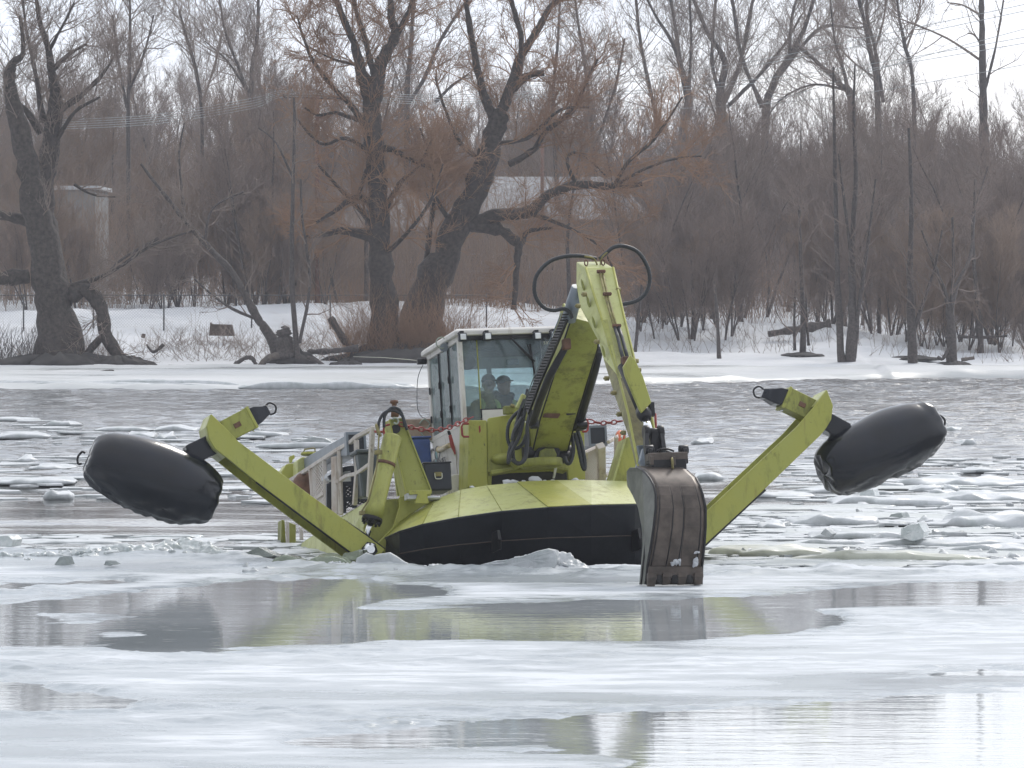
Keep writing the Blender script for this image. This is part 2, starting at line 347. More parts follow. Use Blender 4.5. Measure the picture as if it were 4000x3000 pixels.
    def build(s, name, mat, parent=None, bevel=0.0, fix=True, seg=1):
        me = bpy.data.meshes.new(name); me.from_pydata(s.v, [], s.f); me.update()
        me.polygons.foreach_set('use_smooth', s.sm)
        if fix:
            bm = bmesh.new(); bm.from_mesh(me); bmesh.ops.remove_doubles(bm, verts=bm.verts, dist=1e-5); bmesh.ops.recalc_face_normals(bm, faces=bm.faces); bm.to_mesh(me); bm.free()
        o = bpy.data.objects.new(name, me); col.objects.link(o)
        if mat: me.materials.append(M[mat] if isinstance(mat, str) else mat)
        if parent: o.parent = parent
        if bevel:
            md = o.modifiers.new('bevel', 'BEVEL'); md.width = bevel; md.segments = seg; md.limit_method = 'ANGLE'; md.angle_limit = rad(40)
        return o
def np_mesh(name, V, F, mat, parent=None, smooth=True):
    me = bpy.data.meshes.new(name); nv = len(V); nf = len(F); k = F.shape[1]
    me.vertices.add(nv); me.vertices.foreach_set('co', np.ascontiguousarray(V, dtype=np.float32).ravel())
    me.loops.add(nf * k); me.loops.foreach_set('vertex_index', np.ascontiguousarray(F, dtype=np.int32).ravel())
    me.polygons.add(nf); me.polygons.foreach_set('loop_start', np.arange(0, nf * k, k, dtype=np.int32))
    try: me.polygons.foreach_set('loop_total', np.full(nf, k, dtype=np.int32))
    except Exception: pass
    me.polygons.foreach_set('use_smooth', np.full(nf, smooth)); me.update(calc_edges=True); me.validate()
    me.materials.append(M[mat] if isinstance(mat, str) else mat)
    o = bpy.data.objects.new(name, me); col.objects.link(o)
    if parent: o.parent = parent
    return o
def crom(pts, n=6):
    pts = [Vector(p) for p in pts]; o = []
    for i in range(len(pts) - 1):
        p0 = pts[max(i - 1, 0)]; p1 = pts[i]; p2 = pts[i + 1]; p3 = pts[min(i + 2, len(pts) - 1)]
        for k in range(n):
            t = k / n; o.append(0.5 * ((2 * p1) + (p2 - p0) * t + (2 * p0 - 5 * p1 + 4 * p2 - p3) * t * t + (3 * p1 - p0 - 3 * p2 + p3) * t ** 3))
    o.append(pts[-1]); return o
def fbm(x, y, s=1.0, o=4):
    return mnoise.fractal(Vector((x * s, y * s, 3.7)), 1.0, 2.0, o)
# ------------------------------------------------------------------ the river, its banks and the hills
def vnoise(X, Y, seed=0):
    r = np.random.default_rng(seed); T = r.random((256, 256))
    xi = np.floor(X).astype(int); yi = np.floor(Y).astype(int); fx = X - xi; fy = Y - yi
    fx = fx * fx * (3 - 2 * fx); fy = fy * fy * (3 - 2 * fy)
    a = T[xi % 256, yi % 256]; b = T[(xi + 1) % 256, yi % 256]; c = T[xi % 256, (yi + 1) % 256]; d = T[(xi + 1) % 256, (yi + 1) % 256]
    return (a * (1 - fx) + b * fx) * (1 - fy) + (c * (1 - fx) + d * fx) * fy - 0.5
def fb(X, Y, s, o=4, seed=0):
    v = 0; a = 1.0
    for i in range(o): v = v + a * vnoise(X * s + 31.7 * i + 500, Y * s + 17.3 * i + 500, seed + i); s *= 2.03; a *= 0.5
    return v
def grid_mesh(name, xs, ys, Z, mat):
    nx, ny = len(xs), len(ys); X, Y = np.meshgrid(xs, ys); V = np.stack([X, Y, Z], -1).reshape(-1, 3)
    i = np.arange(ny - 1)[:, None] * nx + np.arange(nx - 1)[None, :]
    F = np.stack([i, i + 1, i + nx + 1, i + nx], -1).reshape(-1, 4)
    return np_mesh(name, V, F, mat)
def sstep(a, b, x): t = np.clip((x - a) / (b - a), 0, 1); return t * t * (3 - 2 * t)
def shore_y(X): return 156 + 16 * sstep(-6, 16, X) + 0.8 * vnoise(X * 0.4 + 90, X * 0, 5) + 14 * sstep(20, 80, np.abs(X))
def ground_z(X, Y):
    ys = shore_y(X)
    crest = 2.15 - 0.75 * sstep(-3, 8, X) - 0.55 * sstep(12, 18, X)
    z = -0.6 + 0.68 * sstep(ys - 0.6, ys + 0.5, Y) + 0.12 * sstep(ys + 0.5, ys + 4, Y) + 0.12 * sstep(ys + 5, 176, Y)
    z = z + (crest - 0.3) * sstep(177, 199, Y) + (0.8) * sstep(205, 270, Y) + 1.2 * sstep(260, 400, Y)
    z = z + (0.34 * fb(X, Y, 0.16, 4, 3) + 0.14 * fb(X, Y, 0.7, 4, 33)) * sstep(176, 186, Y) + 0.05 * fb(X, Y, 0.9, 3, 8) * sstep(ys, ys + 3, Y)
    z = z + 0.16 * fb(X, Y, 0.6, 3, 21) * sstep(ys - .6, ys + .2, Y) * (1 - sstep(ys + .8, ys + 2, Y))
    return z
def gz(x, y): return float(ground_z(np.array([x], float), np.array([y], float))[0])
xs = np.concatenate([np.linspace(-95, -26, 30), np.linspace(-25, 25, 260), np.linspace(26, 95, 30)])
ys = np.concatenate([np.linspace(140, 175, 110), np.linspace(175.4, 206, 110), np.linspace(207, 420, 90)])
Xg, Yg = np.meshgrid(xs, ys)
bank = tag(grid_mesh('snowy_bank', xs, ys, ground_z(Xg, Yg), 'snow'), kind='structure')
bank.data.materials.append(M['shelf'])
cc = np.zeros(len(bank.data.polygons) * 3, dtype=np.float32); bank.data.polygons.foreach_get('center', cc); cc = cc.reshape(-1, 3)
bank.data.polygons.foreach_set('material_index', (cc[:, 1] < 176.5 + 1.2 * np.sin(cc[:, 0] * .5)).astype(np.int32))
xs2 = np.linspace(-260, 260, 120); ys2 = np.linspace(418, 1000, 90); X2, Y2 = np.meshgrid(xs2, ys2)
Z2 = 4.2 + 9 * sstep(420, 640, Y2) * (0.86 + 0.28 * fb(X2, Y2, 0.03, 3, 9)) + 1.3 * fb(X2, Y2, 0.2, 4, 12) * sstep(425, 500, Y2)
tag(grid_mesh('wooded_hills', xs2, ys2, Z2, 'hill'), kind='structure')
g = MB(); g.add([(-1500, 1002, 3), (1500, 1002, 3), (1500, 3200, 3), (-1500, 3200, 3)], [(0, 1, 2, 3)]); tag(g.build('far_ground', 'hill'), kind='structure')
g = MB()
for a, b in ((-1500, -95), (95, 1500)): g.add([(a, 200, 2), (b, 200, 2), (b, 1000, 4), (a, 1000, 4)], [(0, 1, 2, 3)])
tag(g.build('side_ground', 'snow'), kind='structure')
wx = np.concatenate([[-1500, -400, -120, -50, -30], np.arange(-21, 21.01, 0.24), [30, 50, 120, 400, 1500]])
wy = np.concatenate([[-60, 0, 20, 40, 52], np.arange(56, 100, 0.11), np.arange(100, 176, 0.14), [200, 300, 420]]); WX, WY = np.meshgrid(wx, wy)
far = sstep(74, 104, WY) * (1.9 + 1.2 * sstep(-0.2, 0.2, fb(WX * 0.3, WY, 0.05, 3, 90)))
wz = 0.040 * fb(WX * 0.22, WY, 0.75, 2, 80) + 0.013 * fb(WX * 0.5, WY, 2.0, 2, 81) * (0.5 + far * 1.2) + 0.020 * far * fb(WX * 0.8, WY, 2.6, 2, 82) + 0.03 * fb(WX, WY, .12, 2, 83)
wz = np.where((np.abs(WX) < 24) & (WY > 54) & (WY < 180), wz * 1.3, 0) - 0.05
tag(grid_mesh('river_water', wx, wy, wz, 'water'), kind='structure')

# near ice sheet with meltwater pools
def chaikin(p, n=2):
    for _ in range(n): p = np.concatenate([np.stack([0.75 * p + 0.25 * np.roll(p, -1, 0), 0.25 * p + 0.75 * np.roll(p, -1, 0)], 1).reshape(-1, 2)])
    return p
def gpoly(pts, sm=2):
    return chaikin(np.array([(G(px, py).x, G(px, py).y) for px, py in pts]), sm)
def sdist(X, Y, poly, ky):            # signed distance, negative inside, y squeezed
    P = poly * np.array([1, 1 / ky]); Q = np.roll(P, -1, 0); x = X.ravel(); y = Y.ravel() / ky
    d = np.full(x.shape, 1e9); ins = np.zeros(x.shape, bool)
    for (ax, ay), (bx, by) in zip(P, Q):
        ex, ey = bx - ax, by - ay; t = np.clip(((x - ax) * ex + (y - ay) * ey) / (ex * ex + ey * ey + 1e-12), 0, 1)
        d = np.minimum(d, (x - ax - t * ex) ** 2 + (y - ay - t * ey) ** 2)
        c = (ay > y) != (by > y)
        with np.errstate(divide='ignore', invalid='ignore'): ins ^= c & (x < (bx - ax) * (y - ay) / (by - ay) + ax)
    d = np.sqrt(d); return np.where(ins, -d, d).reshape(X.shape)
pools = [
 [(-900, 2440), (-300, 2385), (60, 2345), (330, 2330), (700, 2290), (1000, 2260), (1250, 2252), (1600, 2270), (1780, 2312), (1600, 2335), (1380, 2365), (1500, 2378), (1950, 2362), (2350, 2338), (2700, 2336), (3050, 2322), (3420, 2290), (4000, 2262), (4600, 2250), (4600, 2350), (4000, 2366), (3450, 2362), (3180, 2372), (3180, 2395), (3320, 2420), (3150, 2470), (2800, 2494), (2500, 2505), (2250, 2500), (1900, 2488), (1500, 2500), (1050, 2530), (700, 2536), (300, 2525), (-200, 2545), (-900, 2560)],
 [(-200, 2660), (80, 2655), (250, 2700), (560, 2745), (380, 2780), (40, 2797), (-300, 2800)],
 [(1000, 2908), (1400, 2860), (1850, 2820), (2200, 2800), (2500, 2790), (2950, 2755), (3500, 2720), (4000, 2690), (4700, 2670), (4700, 3300), (2600, 3300), (2450, 3020), (2450, 2950), (1900, 2925), (1500, 2918)],
 [(3380, 2655), (3560, 2640), (3700, 2622), (4000, 2625), (4400, 2620), (4400, 2642), (3900, 2645), (3600, 2662), (3450, 2664)],
 [(-200, 2290), (150, 2265), (480, 2268), (560, 2277), (300, 2285), (60, 2298), (-200, 2300)]]
islands = [[(130, 2405), (300, 2395), (460, 2398), (570, 2410), (430, 2422), (330, 2430), (200, 2425)], [(360, 2476), (470, 2466), (560, 2468), (520, 2480), (420, 2484)]]
xi = np.concatenate([np.linspace(-22, -9.2, 80), np.arange(-9, 9.3, 0.042), np.linspace(9.5, 22, 80)])
yi = np.concatenate([np.linspace(12, 33.8, 60), np.arange(34, 45, 0.035), np.arange(45, 67, 0.055)])
Xi, Yi = np.meshgrid(xi, yi)
wob = 0.14 * fb(Xi, Yi, 0.9, 5, 40) + 0.16 * fb(Xi * 0.3, Yi, 2.6, 4, 45) + 0.05 * fb(Xi, Yi, 6, 3, 44)
pd = np.full(Xi.shape, 9.0)
for p in pools: pd = np.minimum(pd, sdist(Xi, Yi, gpoly(p), 4.0))
for p in islands: pd = np.maximum(pd, -sdist(Xi, Yi, gpoly(p), 4.0))
pd = pd + wob
h_ice = 0.014 + 0.012 * fb(Xi, Yi, 0.5, 4, 50) + 0.008 * fb(Xi * 0.5, Yi, 3.0, 5, 51)
fro = sstep(0.0, 0.25, fb(Xi * 0.45, Yi, 0.35, 4, 60)); h_ice = np.maximum(h_ice, 0.004) + fro * 0.05 * np.maximum(fb(Xi * 0.6, Yi, 4.5, 4, 61), -0.1)
zi = np.where(pd > 0, h_ice * sstep(0, 0.07, pd) + 0.001, -0.012 * sstep(0, 0.1, -pd) - 0.001)
edge = gpoly([(-2200, 2190), (-600, 2165), (0, 2150), (500, 2165), (930, 2175), (1150, 2205), (1420, 2215), (1700, 2222), (2000, 2222), (2450, 2224), (2800, 2232), (3300, 2226), (3700, 2232), (4200, 2222), (6500, 2210), (6500, 9000), (-2200, 9000)], 1)
ed = sdist(Xi, Yi, edge, 2.0) + 0.10 * fb(Xi, Yi, 1.6, 4, 70)
rough = np.exp(-((ed + 0.25) / 0.35) ** 2)
zi = zi + rough * (0.03 + 0.10 * np.maximum(fb(Xi, Yi, 2.4, 5, 71), -0.1)) * (pd > -0.05)
zi = zi - 0.25 * sstep(-0.05, 0.12, ed)
io = tag(grid_mesh('ice_sheet', xi, yi, zi, 'ice'), kind='structure')
wa = io.data.attributes.new('wetness', 'FLOAT', 'POINT'); wa.data.foreach_set('value', (np.clip(1 - pd / (0.30 + 0.5 * np.maximum(fb(Xi * .4, Yi, 1.2, 3, 99), 0)), 0, 1) ** 1.3).astype(np.float32).ravel())
me_ = gpoly([(-2200, 2230), (0, 2190), (930, 2200), (1420, 2228), (2450, 2234), (3300, 2238), (4200, 2232), (6500, 2230), (6500, 9000), (-2200, 9000)], 0)
g = MB(); g.add([(x, y, 0.0) for x, y in me_], [tuple(range(len(me_)))]); tag(g.build('meltwater', 'melt'), kind='structure')

# ------------------------------------------------------------------ bare trees
def norm(a): return a / (np.linalg.norm(a, axis=-1, keepdims=True) + 1e-9)
def tubes(P, R, sides):
    N_, K, _ = P.shape; T = np.empty_like(P); T[:, 1:-1] = P[:, 2:] - P[:, :-2]; T[:, 0] = P[:, 1] - P[:, 0]; T[:, -1] = P[:, -1] - P[:, -2]; T = norm(T)
    ref = np.tile(np.array([0.31, 0.95, 0.05]), (N_, K, 1)); A = norm(np.cross(T, ref)); Bn = np.cross(T, A)
    a = np.arange(sides) * 2 * np.pi / sides
    V = P[:, :, None, :] + R[:, :, None, None] * (A[:, :, None, :] * np.cos(a)[None, None, :, None] + Bn[:, :, None, :] * np.sin(a)[None, None, :, None])
    base = (np.arange(N_)[:, None, None] * K + np.arange(K - 1)[None, :, None]) * sides; k = np.arange(sides)[None, None, :]; k2 = (k + 1) % sides
    F = np.stack([base + k, base + k2, base + sides + k2, base + sides + k], -1).reshape(-1, 4)
    return V.reshape(-1, 3), F
def merge(L_):
    V = []; F = []; o = 0
    for v, f in L_: V.append(v); F.append(f + o); o += len(v)
    return np.concatenate(V), np.concatenate(F)
def spawn(P, R, n, ln, ang, K, up, wander, rf, r, t0=0.25, taper=0.25, rmin=0.004, dens=None):
    N_, Kp, _ = P.shape
    idx = np.repeat(np.arange(N_), n) if dens is None else np.repeat(np.arange(N_), dens)
    m = len(idx); t = (t0 + (1 - t0) * r.random(m)) * (Kp - 1); i0 = np.minimum(t.astype(int), Kp - 2); f = (t - i0)[:, None]
    S0 = P[idx, i0] * (1 - f) + P[idx, i0 + 1] * f; T = norm(P[idx, i0 + 1] - P[idx, i0]); rr = R[idx, i0] * (1 - f[:, 0]) + R[idx, i0 + 1] * f[:, 0]
    perp = norm(np.cross(T, norm(r.normal(size=(m, 3))))); a = (ang * (0.65 + 0.7 * r.random(m)))[:, None]
    D = norm(T * np.cos(a) + perp * np.sin(a)); lth = (ln * (0.45 + 0.85 * r.random(m)) * (1.15 - 0.55 * t / (Kp - 1)))[:, None]
    Q = np.empty((m, K, 3)); Q[:, 0] = S0
    for k in range(1, K):
        D = norm(D + wander * r.normal(size=(m, 3)) + np.array([0, 0, up])); Q[:, k] = Q[:, k - 1] + D * lth / (K - 1)
    r0 = np.maximum(rr * rf, rmin)[:, None]; Rq = r0 * np.linspace(1, taper, K)[None, :]
    return Q, np.maximum(Rq, rmin * 0.5)
def res(P, n):           # resample a polyline of (x,y,z,r) smoothly
    P = np.array(P, float); pts = crom([Vector(p[:3]) for p in P], n); rr = np.interp(np.linspace(0, len(P) - 1, len(pts)), np.arange(len(P)), P[:, 3])
    return np.array([tuple(p) for p in pts]), rr
def straight_tree(seed, H, spread=0.42, trunk_r=0.14, nl=14, lean=0.05, fork=1, nb=7, ntw=5, ntl=3, low=0.25, tw=0.0075):
    r = np.random.default_rng(seed); Ps = []; Rs = []
    for k in range(fork):
        n = 10; d = np.array([r.normal() * (lean + 0.16 * (fork > 1)), r.normal() * (lean + 0.1 * (fork > 1)), 1.0]); p = np.zeros(3); q = [p.copy()]
        h = H * (1 if k == 0 else 0.7 + 0.25 * r.random())
        for i in range(n - 1):
            d = d + r.normal(size=3) * np.array([0.06, 0.06, 0]); d[2] = 1; p = p + d / np.linalg.norm(d) * h / (n - 1); q.append(p.copy())
        Ps.append(q); Rs.append(trunk_r * (0.8 if k else 1) * np.linspace(1, 0.12, n))
    P0 = np.array(Ps); R0 = np.array(Rs)
    P1, R1 = spawn(P0, R0, nl, H * spread, 0.75, 7, 0.14, 0.13, 0.5, r, t0=low, rmin=0.014)
    P2, R2 = spawn(P1, R1, nb, H * spread * 0.45, 0.5, 5, 0.16, 0.10, 0.55, r, t0=0.15, rmin=0.011)
    P3, R3 = spawn(P2, R2, ntw, H * spread * 0.23, 0.5, 3, 0.14, 0.10, 0.6, r, t0=0.1, rmin=tw)
    P4, R4 = spawn(P3, R3, ntl, H * spread * 0.13, 0.5, 2, 0.1, 0.1, 0.8, r, t0=0.05, rmin=tw * 0.9)
    return merge([tubes(P0, R0, 6)]), merge([tubes(P1, R1, 4), tubes(P2, R2, 3), tubes(P3, R3, 3), tubes(P4, R4, 3)])
def place_tree(name, tm, cm, loc, rz=0, sc=1.0, label='', cat='tree', group=None):
    e = empty(name, loc); e.rotation_euler = (0, 0, rz); e.scale = (sc, sc, sc)
    t = bpy.data.objects.new('trunk', tm); c = bpy.data.objects.new('crown', cm)
    for o in (t, c): col.objects.link(o); o.parent = e
    return tag(e, label, cat, group)
def proto(seed, tmat, cmat, **k):
    (v, f), (v2, f2) = straight_tree(seed, **k); a = np_mesh('trunk', v, f, tmat); b = np_mesh('crown', v2, f2, cmat)
    m = (a.data, b.data); bpy.data.objects.remove(a); bpy.data.objects.remove(b); return m

def hero(name, limbs, y0, label, tmat, cmat, group=None, dens=(5, 7, 8, 6), ln=(2.0, 0.9, 0.5, 0.3), up=0.1, seed=1, tw=0.006, cat='tree', thick=30, droop=0.0, base=None):
    dens = tuple(max(1, d * f) if i == 0 else max(1, int(d * f)) for i, (d, f) in enumerate(zip(dens, (0.9, 0.75, 0.62, 0.5)))); tw = 0.0075
    """limbs: [[(px, py, radius px), ...], ...]; the first rises from the ground"""
    r = np.random.default_rng(seed); s = FPX / y0; tv = []; cl = []; 
    b0 = limbs[0][0]; bx = W(b0[0], b0[1], y0); bz = gz(bx.x, y0) if base is None else base; org = np.array([bx.x, y0, bz])
    PP = []
    for j, l in enumerate(limbs):
        dy = 0.0 if j == 0 else r.normal() * 0.06; q = []; yy = y0; L_ = 0
        if j:
            best = min(((a[0] - l[0][0]) ** 2 + (a[1] - l[0][1]) ** 2, a[3]) for w in PP for a in w); yy = best[1]
        for i, (px, py, rp) in enumerate(l):
            if i: d = math.hypot(px - l[i - 1][0], py - l[i - 1][1]) / s; yy += dy * d * 3 + r.normal() * 0.05 * d
            q.append((px, py, rp * .9, yy))
        PP.append(q)
        a = [(*W(px, py, yv), rp / s) for px, py, rp, yv in q]
        if j == 0: a[0] = (a[0][0], a[0][1], min(a[0][2], bz - 0.15), a[0][3] * 1.1)
        p, rr = res(a, 5); p = p + r.normal(size=p.shape) * (rr[:, None] * 0.08) - org
        rr = rr * (1 + 0.08 * r.normal(size=rr.shape))
        (tv if max(q_[2] for q_ in l) >= min(thick, 7) else cl).append(tubes(p[None], rr[None], 9 if l[0][2] >= 16 else 5))
        seg = np.linalg.norm(np.diff(p, axis=0), axis=1).sum()
        # branches along the limb
        n1 = max(2, int(seg * dens[0] * (0.5 if j == 0 else 1)))
        rs = np.minimum(rr, 0.05)
        P1, R1 = spawn(p[None], rs[None], n1, ln[0], 0.8, 7, up, 0.17, 0.55, r, t0=(0.3 if j == 0 else 0.15), rmin=0.015)
        P2, R2 = spawn(P1, R1, dens[1], ln[1], 0.65, 5, up * 0.9 - droop, 0.13, 0.55, r, t0=0.15, rmin=0.0105)
        P3, R3 = spawn(P2, R2, dens[2], ln[2], 0.6, 3, up * 0.6 - droop, 0.12, 0.6, r, t0=0.1, rmin=tw)
        L4 = [tubes(P1, R1, 4), tubes(P2, R2, 3), tubes(P3, R3, 3)]
        if dens[3]:
            P4, R4 = spawn(P3, R3, dens[3], ln[3], 0.6, 2, up * 0.5 - droop, 0.1, 0.8, r, t0=0.05, rmin=tw * 0.9); L4.append(tubes(P4, R4, 3))
        cl += L4
    e = empty(name, tuple(org)); tag(e, label, cat, group)
    if not tv: tv = [cl.pop(0)]
    v, f = merge(tv); np_mesh('trunk', v, f, tmat, e); v, f = merge(cl); np_mesh('crown', v, f, cmat, e); return e
# ------------------------------------------------------------------ the big trees on the bank
hero('willow_tree', [
 [(240, 1420, 120), (215, 1250, 88), (190, 1050, 74), (150, 850, 62), (110, 660, 50), (70, 480, 40), (38, 340, 28), (45, 250, 20), (90, 205, 11), (78, 60, 6)],
 [(230, 1200, 70), (180, 960, 66), (165, 760, 50), (195, 600, 44), (216, 430, 34), (213, 340, 26), (190, 200, 16), (150, 60, 10), (138, -80, 6)],
 [(215, 440, 20), (320, 370, 13), (400, 290, 8), (440, 230, 4)], [(190, 290, 13), (260, 220, 10), (340, 170, 5)], [(170, 480, 16), (140, 300, 10), (100, 100, 6), (85, -50, 4)],
 [(160, 520, 18), (100, 430, 14), (60, 400, 10)], [(110, 1075, 34), (0, 1088, 32), (-120, 1070, 25)], [(160, 900, 20), (60, 850, 22), (-60, 830, 18)], [(215, 560, 14), (290, 440, 9), (390, 380, 5)],
 [(280, 1150, 34), (330, 1130, 32), (395, 1200, 30), (418, 1320, 30), (500, 1432, 26)], [(405, 1310, 17), (350, 1370, 16), (328, 1440, 13)],
 [(190, 200, 9), (250, 90, 6), (290, 10, 4)], [(230, 1130, 16), (420, 1070, 9), (590, 960, 6), (760, 900, 3)], [(290, 720, 8), (360, 760, 5), (450, 770, 3)]],
 178, 'huge dark willow with split hollow trunk and broken leg, at the left bank', 'bark_old', 'twig_grey', seed=3, dens=(4, 7, 7, 4), ln=(1.9, 0.85, 0.5, 0.3), up=0.12)
hero('willow_tree', [
 [(1510, 1395, 84), (1500, 1220, 60), (1488, 1000, 50), (1480, 800, 45), (1462, 600, 41), (1452, 430, 42), (1462, 350, 44)],
 [(1452, 400, 32), (1415, 310, 26), (1390, 190, 19), (1340, 70, 15), (1300, -40, 11)], [(1466, 350, 34), (1490, 240, 29), (1545, 140, 23), (1528, 70, 17), (1520, -50, 12)],
 [(1545, 140, 16), (1590, 60, 12), (1625, -40, 9)], [(1458, 290, 14), (1425, 150, 12), (1385, 20, 10), (1370, -60, 7)], [(1445, 470, 16), (1385, 463, 11), (1310, 440, 8), (1240, 450, 5), (1190, 420, 4)],
 [(1440, 520, 20), (1385, 430, 14), (1300, 340, 11), (1230, 250, 9), (1190, 160, 7), (1160, 60, 4)], [(1450, 620, 17), (1510, 578, 15), (1590, 615, 11), (1700, 670, 6)],
 [(1470, 930, 24), (1340, 900, 18), (1250, 920, 10), (1190, 925, 6)], [(1465, 800, 18), (1390, 770, 13), (1300, 830, 9), (1235, 870, 6)], [(1395, 775, 11), (1440, 620, 8), (1420, 520, 5)],
 [(1500, 960, 14), (1430, 850, 12), (1330, 740, 9), (1240, 640, 5)], [(1500, 830, 16), (1560, 720, 11), (1640, 640, 7), (1690, 540, 4)], [(1440, 590, 12), (1350, 540, 9), (1250, 560, 6), (1140, 440, 4)],
 [(1500, 1000, 12), (1600, 900, 9), (1690, 770, 7), (1730, 640, 4)], [(1458, 320, 10), (1400, 260, 8), (1300, 230, 6), (1200, 180, 4)]],
 181, 'tall forked willow with reddish twigs standing upright behind the cab', 'bark_old', 'twig_red', seed=5, dens=(5, 8, 8, 5), ln=(2.2, 1.0, 0.55, 0.32), up=0.06, droop=0.02)
hero('willow_tree', [
 [(1640, 1400, 120), (1655, 1200, 90), (1740, 990, 64), (1820, 810, 58), (1890, 660, 52), (1930, 510, 43), (1962, 440, 38)],
 [(1925, 460, 24), (1880, 340, 18), (1850, 190, 14), (1822, 30, 10), (1812, -60, 8)], [(1962, 430, 26), (2000, 330, 23), (2030, 230, 20), (2095, 125, 17), (2145, 35, 13), (2210, -40, 10)],
 [(2030, 300, 13), (2035, 150, 12), (2005, 30, 12), (1985, -50, 9)], [(2000, 350, 22), (2055, 300, 17), (2125, 285, 13)], [(1845, 880, 32), (1930, 842, 30), (2060, 828, 27), (2150, 755, 20), (2270, 722, 19), (2400, 730, 15), (2510, 718, 12)],
 [(1850, 880, 30), (1960, 900, 26), (2030, 950, 22), (2060, 905, 9), (2160, 890, 7)], [(2030, 950, 18), (2020, 1030, 15), (2008, 1210, 12)], [(2400, 725, 9), (2455, 630, 9), (2540, 560, 8), (2600, 480, 6), (2665, 380, 4)],
 [(1990, 640, 17), (2087, 583, 14), (2125, 520, 12), (2212, 453, 12), (2250, 410, 11), (2300, 299, 8), (2335, 231, 5)], [(1940, 560, 12), (2060, 540, 9), (2190, 430, 7), (2300, 420, 4)],
 [(2250, 725, 10), (2215, 620, 8), (2270, 600, 5), (2370, 690, 3)], [(1900, 640, 14), (1800, 560, 10), (1740, 430, 7), (1700, 300, 4)], [(1780, 890, 14), (1700, 770, 10), (1690, 640, 7), (1640, 500, 4)],
 [(1650, 1130, 14), (1680, 900, 12), (1700, 760, 9), (1715, 690, 6)], [(2400, 725, 8), (2520, 660, 6), (2640, 620, 5), (2740, 610, 3)], [(2060, 830, 12), (2200, 880, 8), (2340, 960, 6), (2400, 1060, 3)]],
 184, 'massive leaning willow with a long limb reaching right behind the excavator boom', 'bark_old', 'twig_red', seed=8, dens=(5, 8, 8, 5), ln=(2.2, 1.0, 0.55, 0.32), up=0.05, droop=0.02)
hero('leaning_tree', [[(1120, 1385, 44), (1040, 1290, 20), (1000, 1235, 18), (916, 1081, 15), (820, 970, 13), (723, 862, 11), (603, 710, 8), (550, 640, 5)],
 [(723, 862, 8), (710, 740, 6), (700, 600, 5), (720, 480, 3)], [(800, 950, 7), (830, 815, 5), (950, 750, 4)], [(620, 930, 7), (480, 1010, 6), (385, 1100, 4)], [(1010, 1250, 8), (880, 1190, 6), (760, 1090, 4)]],
 179, 'thin tree growing slantwise to the left from a black stump', 'bark', 'twig_grey', seed=12, dens=(3, 6, 6, 3), ln=(1.6, 0.8, 0.45, 0.28), thick=3)
hero('slender_tree', [[(1165, 1370, 15), (1140, 1100, 11), (1143, 800, 9), (1150, 500, 7), (1148, 380, 4)], [(1170, 1340, 9), (1210, 1100, 7), (1180, 850, 6), (1175, 700, 4)], [(1145, 700, 6), (1080, 560, 4), (1010, 500, 3)]],
 178, 'slender dark tree rising beside the black stump', 'bark', 'twig_grey', seed=13, dens=(3, 6, 6, 3), ln=(1.4, 0.8, 0.45, 0.28), thick=3)
hero('slender_tree', [[(3287, 1418, 19), (3278, 1250, 15), (3270, 1000, 11), (3262, 700, 9), (3258, 450, 6), (3255, 260, 4)], [(3283, 1390, 8), (3272, 1250, 6), (3262, 1100, 4)]],
 180, 'left one of two dark slender trunks on the right bank', 'bark', 'twig_dark', seed=14, dens=(3, 6, 6, 4), ln=(1.5, 0.8, 0.45, 0.28), thick=3, group='pair of slender trees on the right bank')
hero('slender_tree', [[(3322, 1420, 22), (3330, 1200, 17), (3330, 950, 13), (3342, 700, 10), (3335, 450, 6), (3340, 250, 4)], [(3335, 1400, 13), (3355, 1200, 10), (3390, 950, 7), (3420, 700, 4)], [(3325, 1000, 8), (3300, 800, 7), (3275, 600, 4)]],
 180, 'right one of two dark slender trunks, forking near the snow', 'bark', 'twig_dark', seed=15, dens=(3, 6, 6, 4), ln=(1.5, 0.8, 0.45, 0.28), thick=3, group='pair of slender trees on the right bank')
hero('slender_tree', [[(3566, 1410, 21), (3560, 1280, 19), (3555, 1050, 13), (3560, 800, 10), (3550, 500, 5)], [(3570, 1290, 11), (3600, 1200, 9), (3650, 1050, 6), (3680, 900, 4)]],
 181, 'grey brown tree with straight pale foot on the right bank', 'bark', 'twig_dark', seed=16, dens=(3, 6, 6, 4), ln=(1.7, 0.8, 0.45, 0.28), thick=3)
hero('slender_tree', [[(3718, 1412, 25), (3715, 1280, 20), (3712, 1200, 17)], [(3712, 1220, 14), (3735, 1120, 11), (3790, 1000, 8), (3810, 820, 5), (3860, 650, 3)], [(3710, 1220, 12), (3690, 1140, 10), (3640, 1010, 7), (3600, 900, 4)], [(3715, 1200, 9), (3725, 1050, 7), (3720, 850, 5)]],
 181, 'forked tree with a dark fallen branch at its foot on the right bank', 'bark', 'twig_dark', seed=17, dens=(3, 6, 6, 4), ln=(1.7, 0.8, 0.45, 0.28), thick=3)
hero('slender_tree', [[(3832, 1318, 15), (3820, 1200, 12), (3800, 950, 9), (3810, 700, 6)]], 190, 'thin bent tree near the right edge, beside fallen brush', 'bark', 'twig_dark', seed=18, dens=(4, 6, 6, 4), ln=(1.8, 0.8, 0.45, 0.28), thick=3)
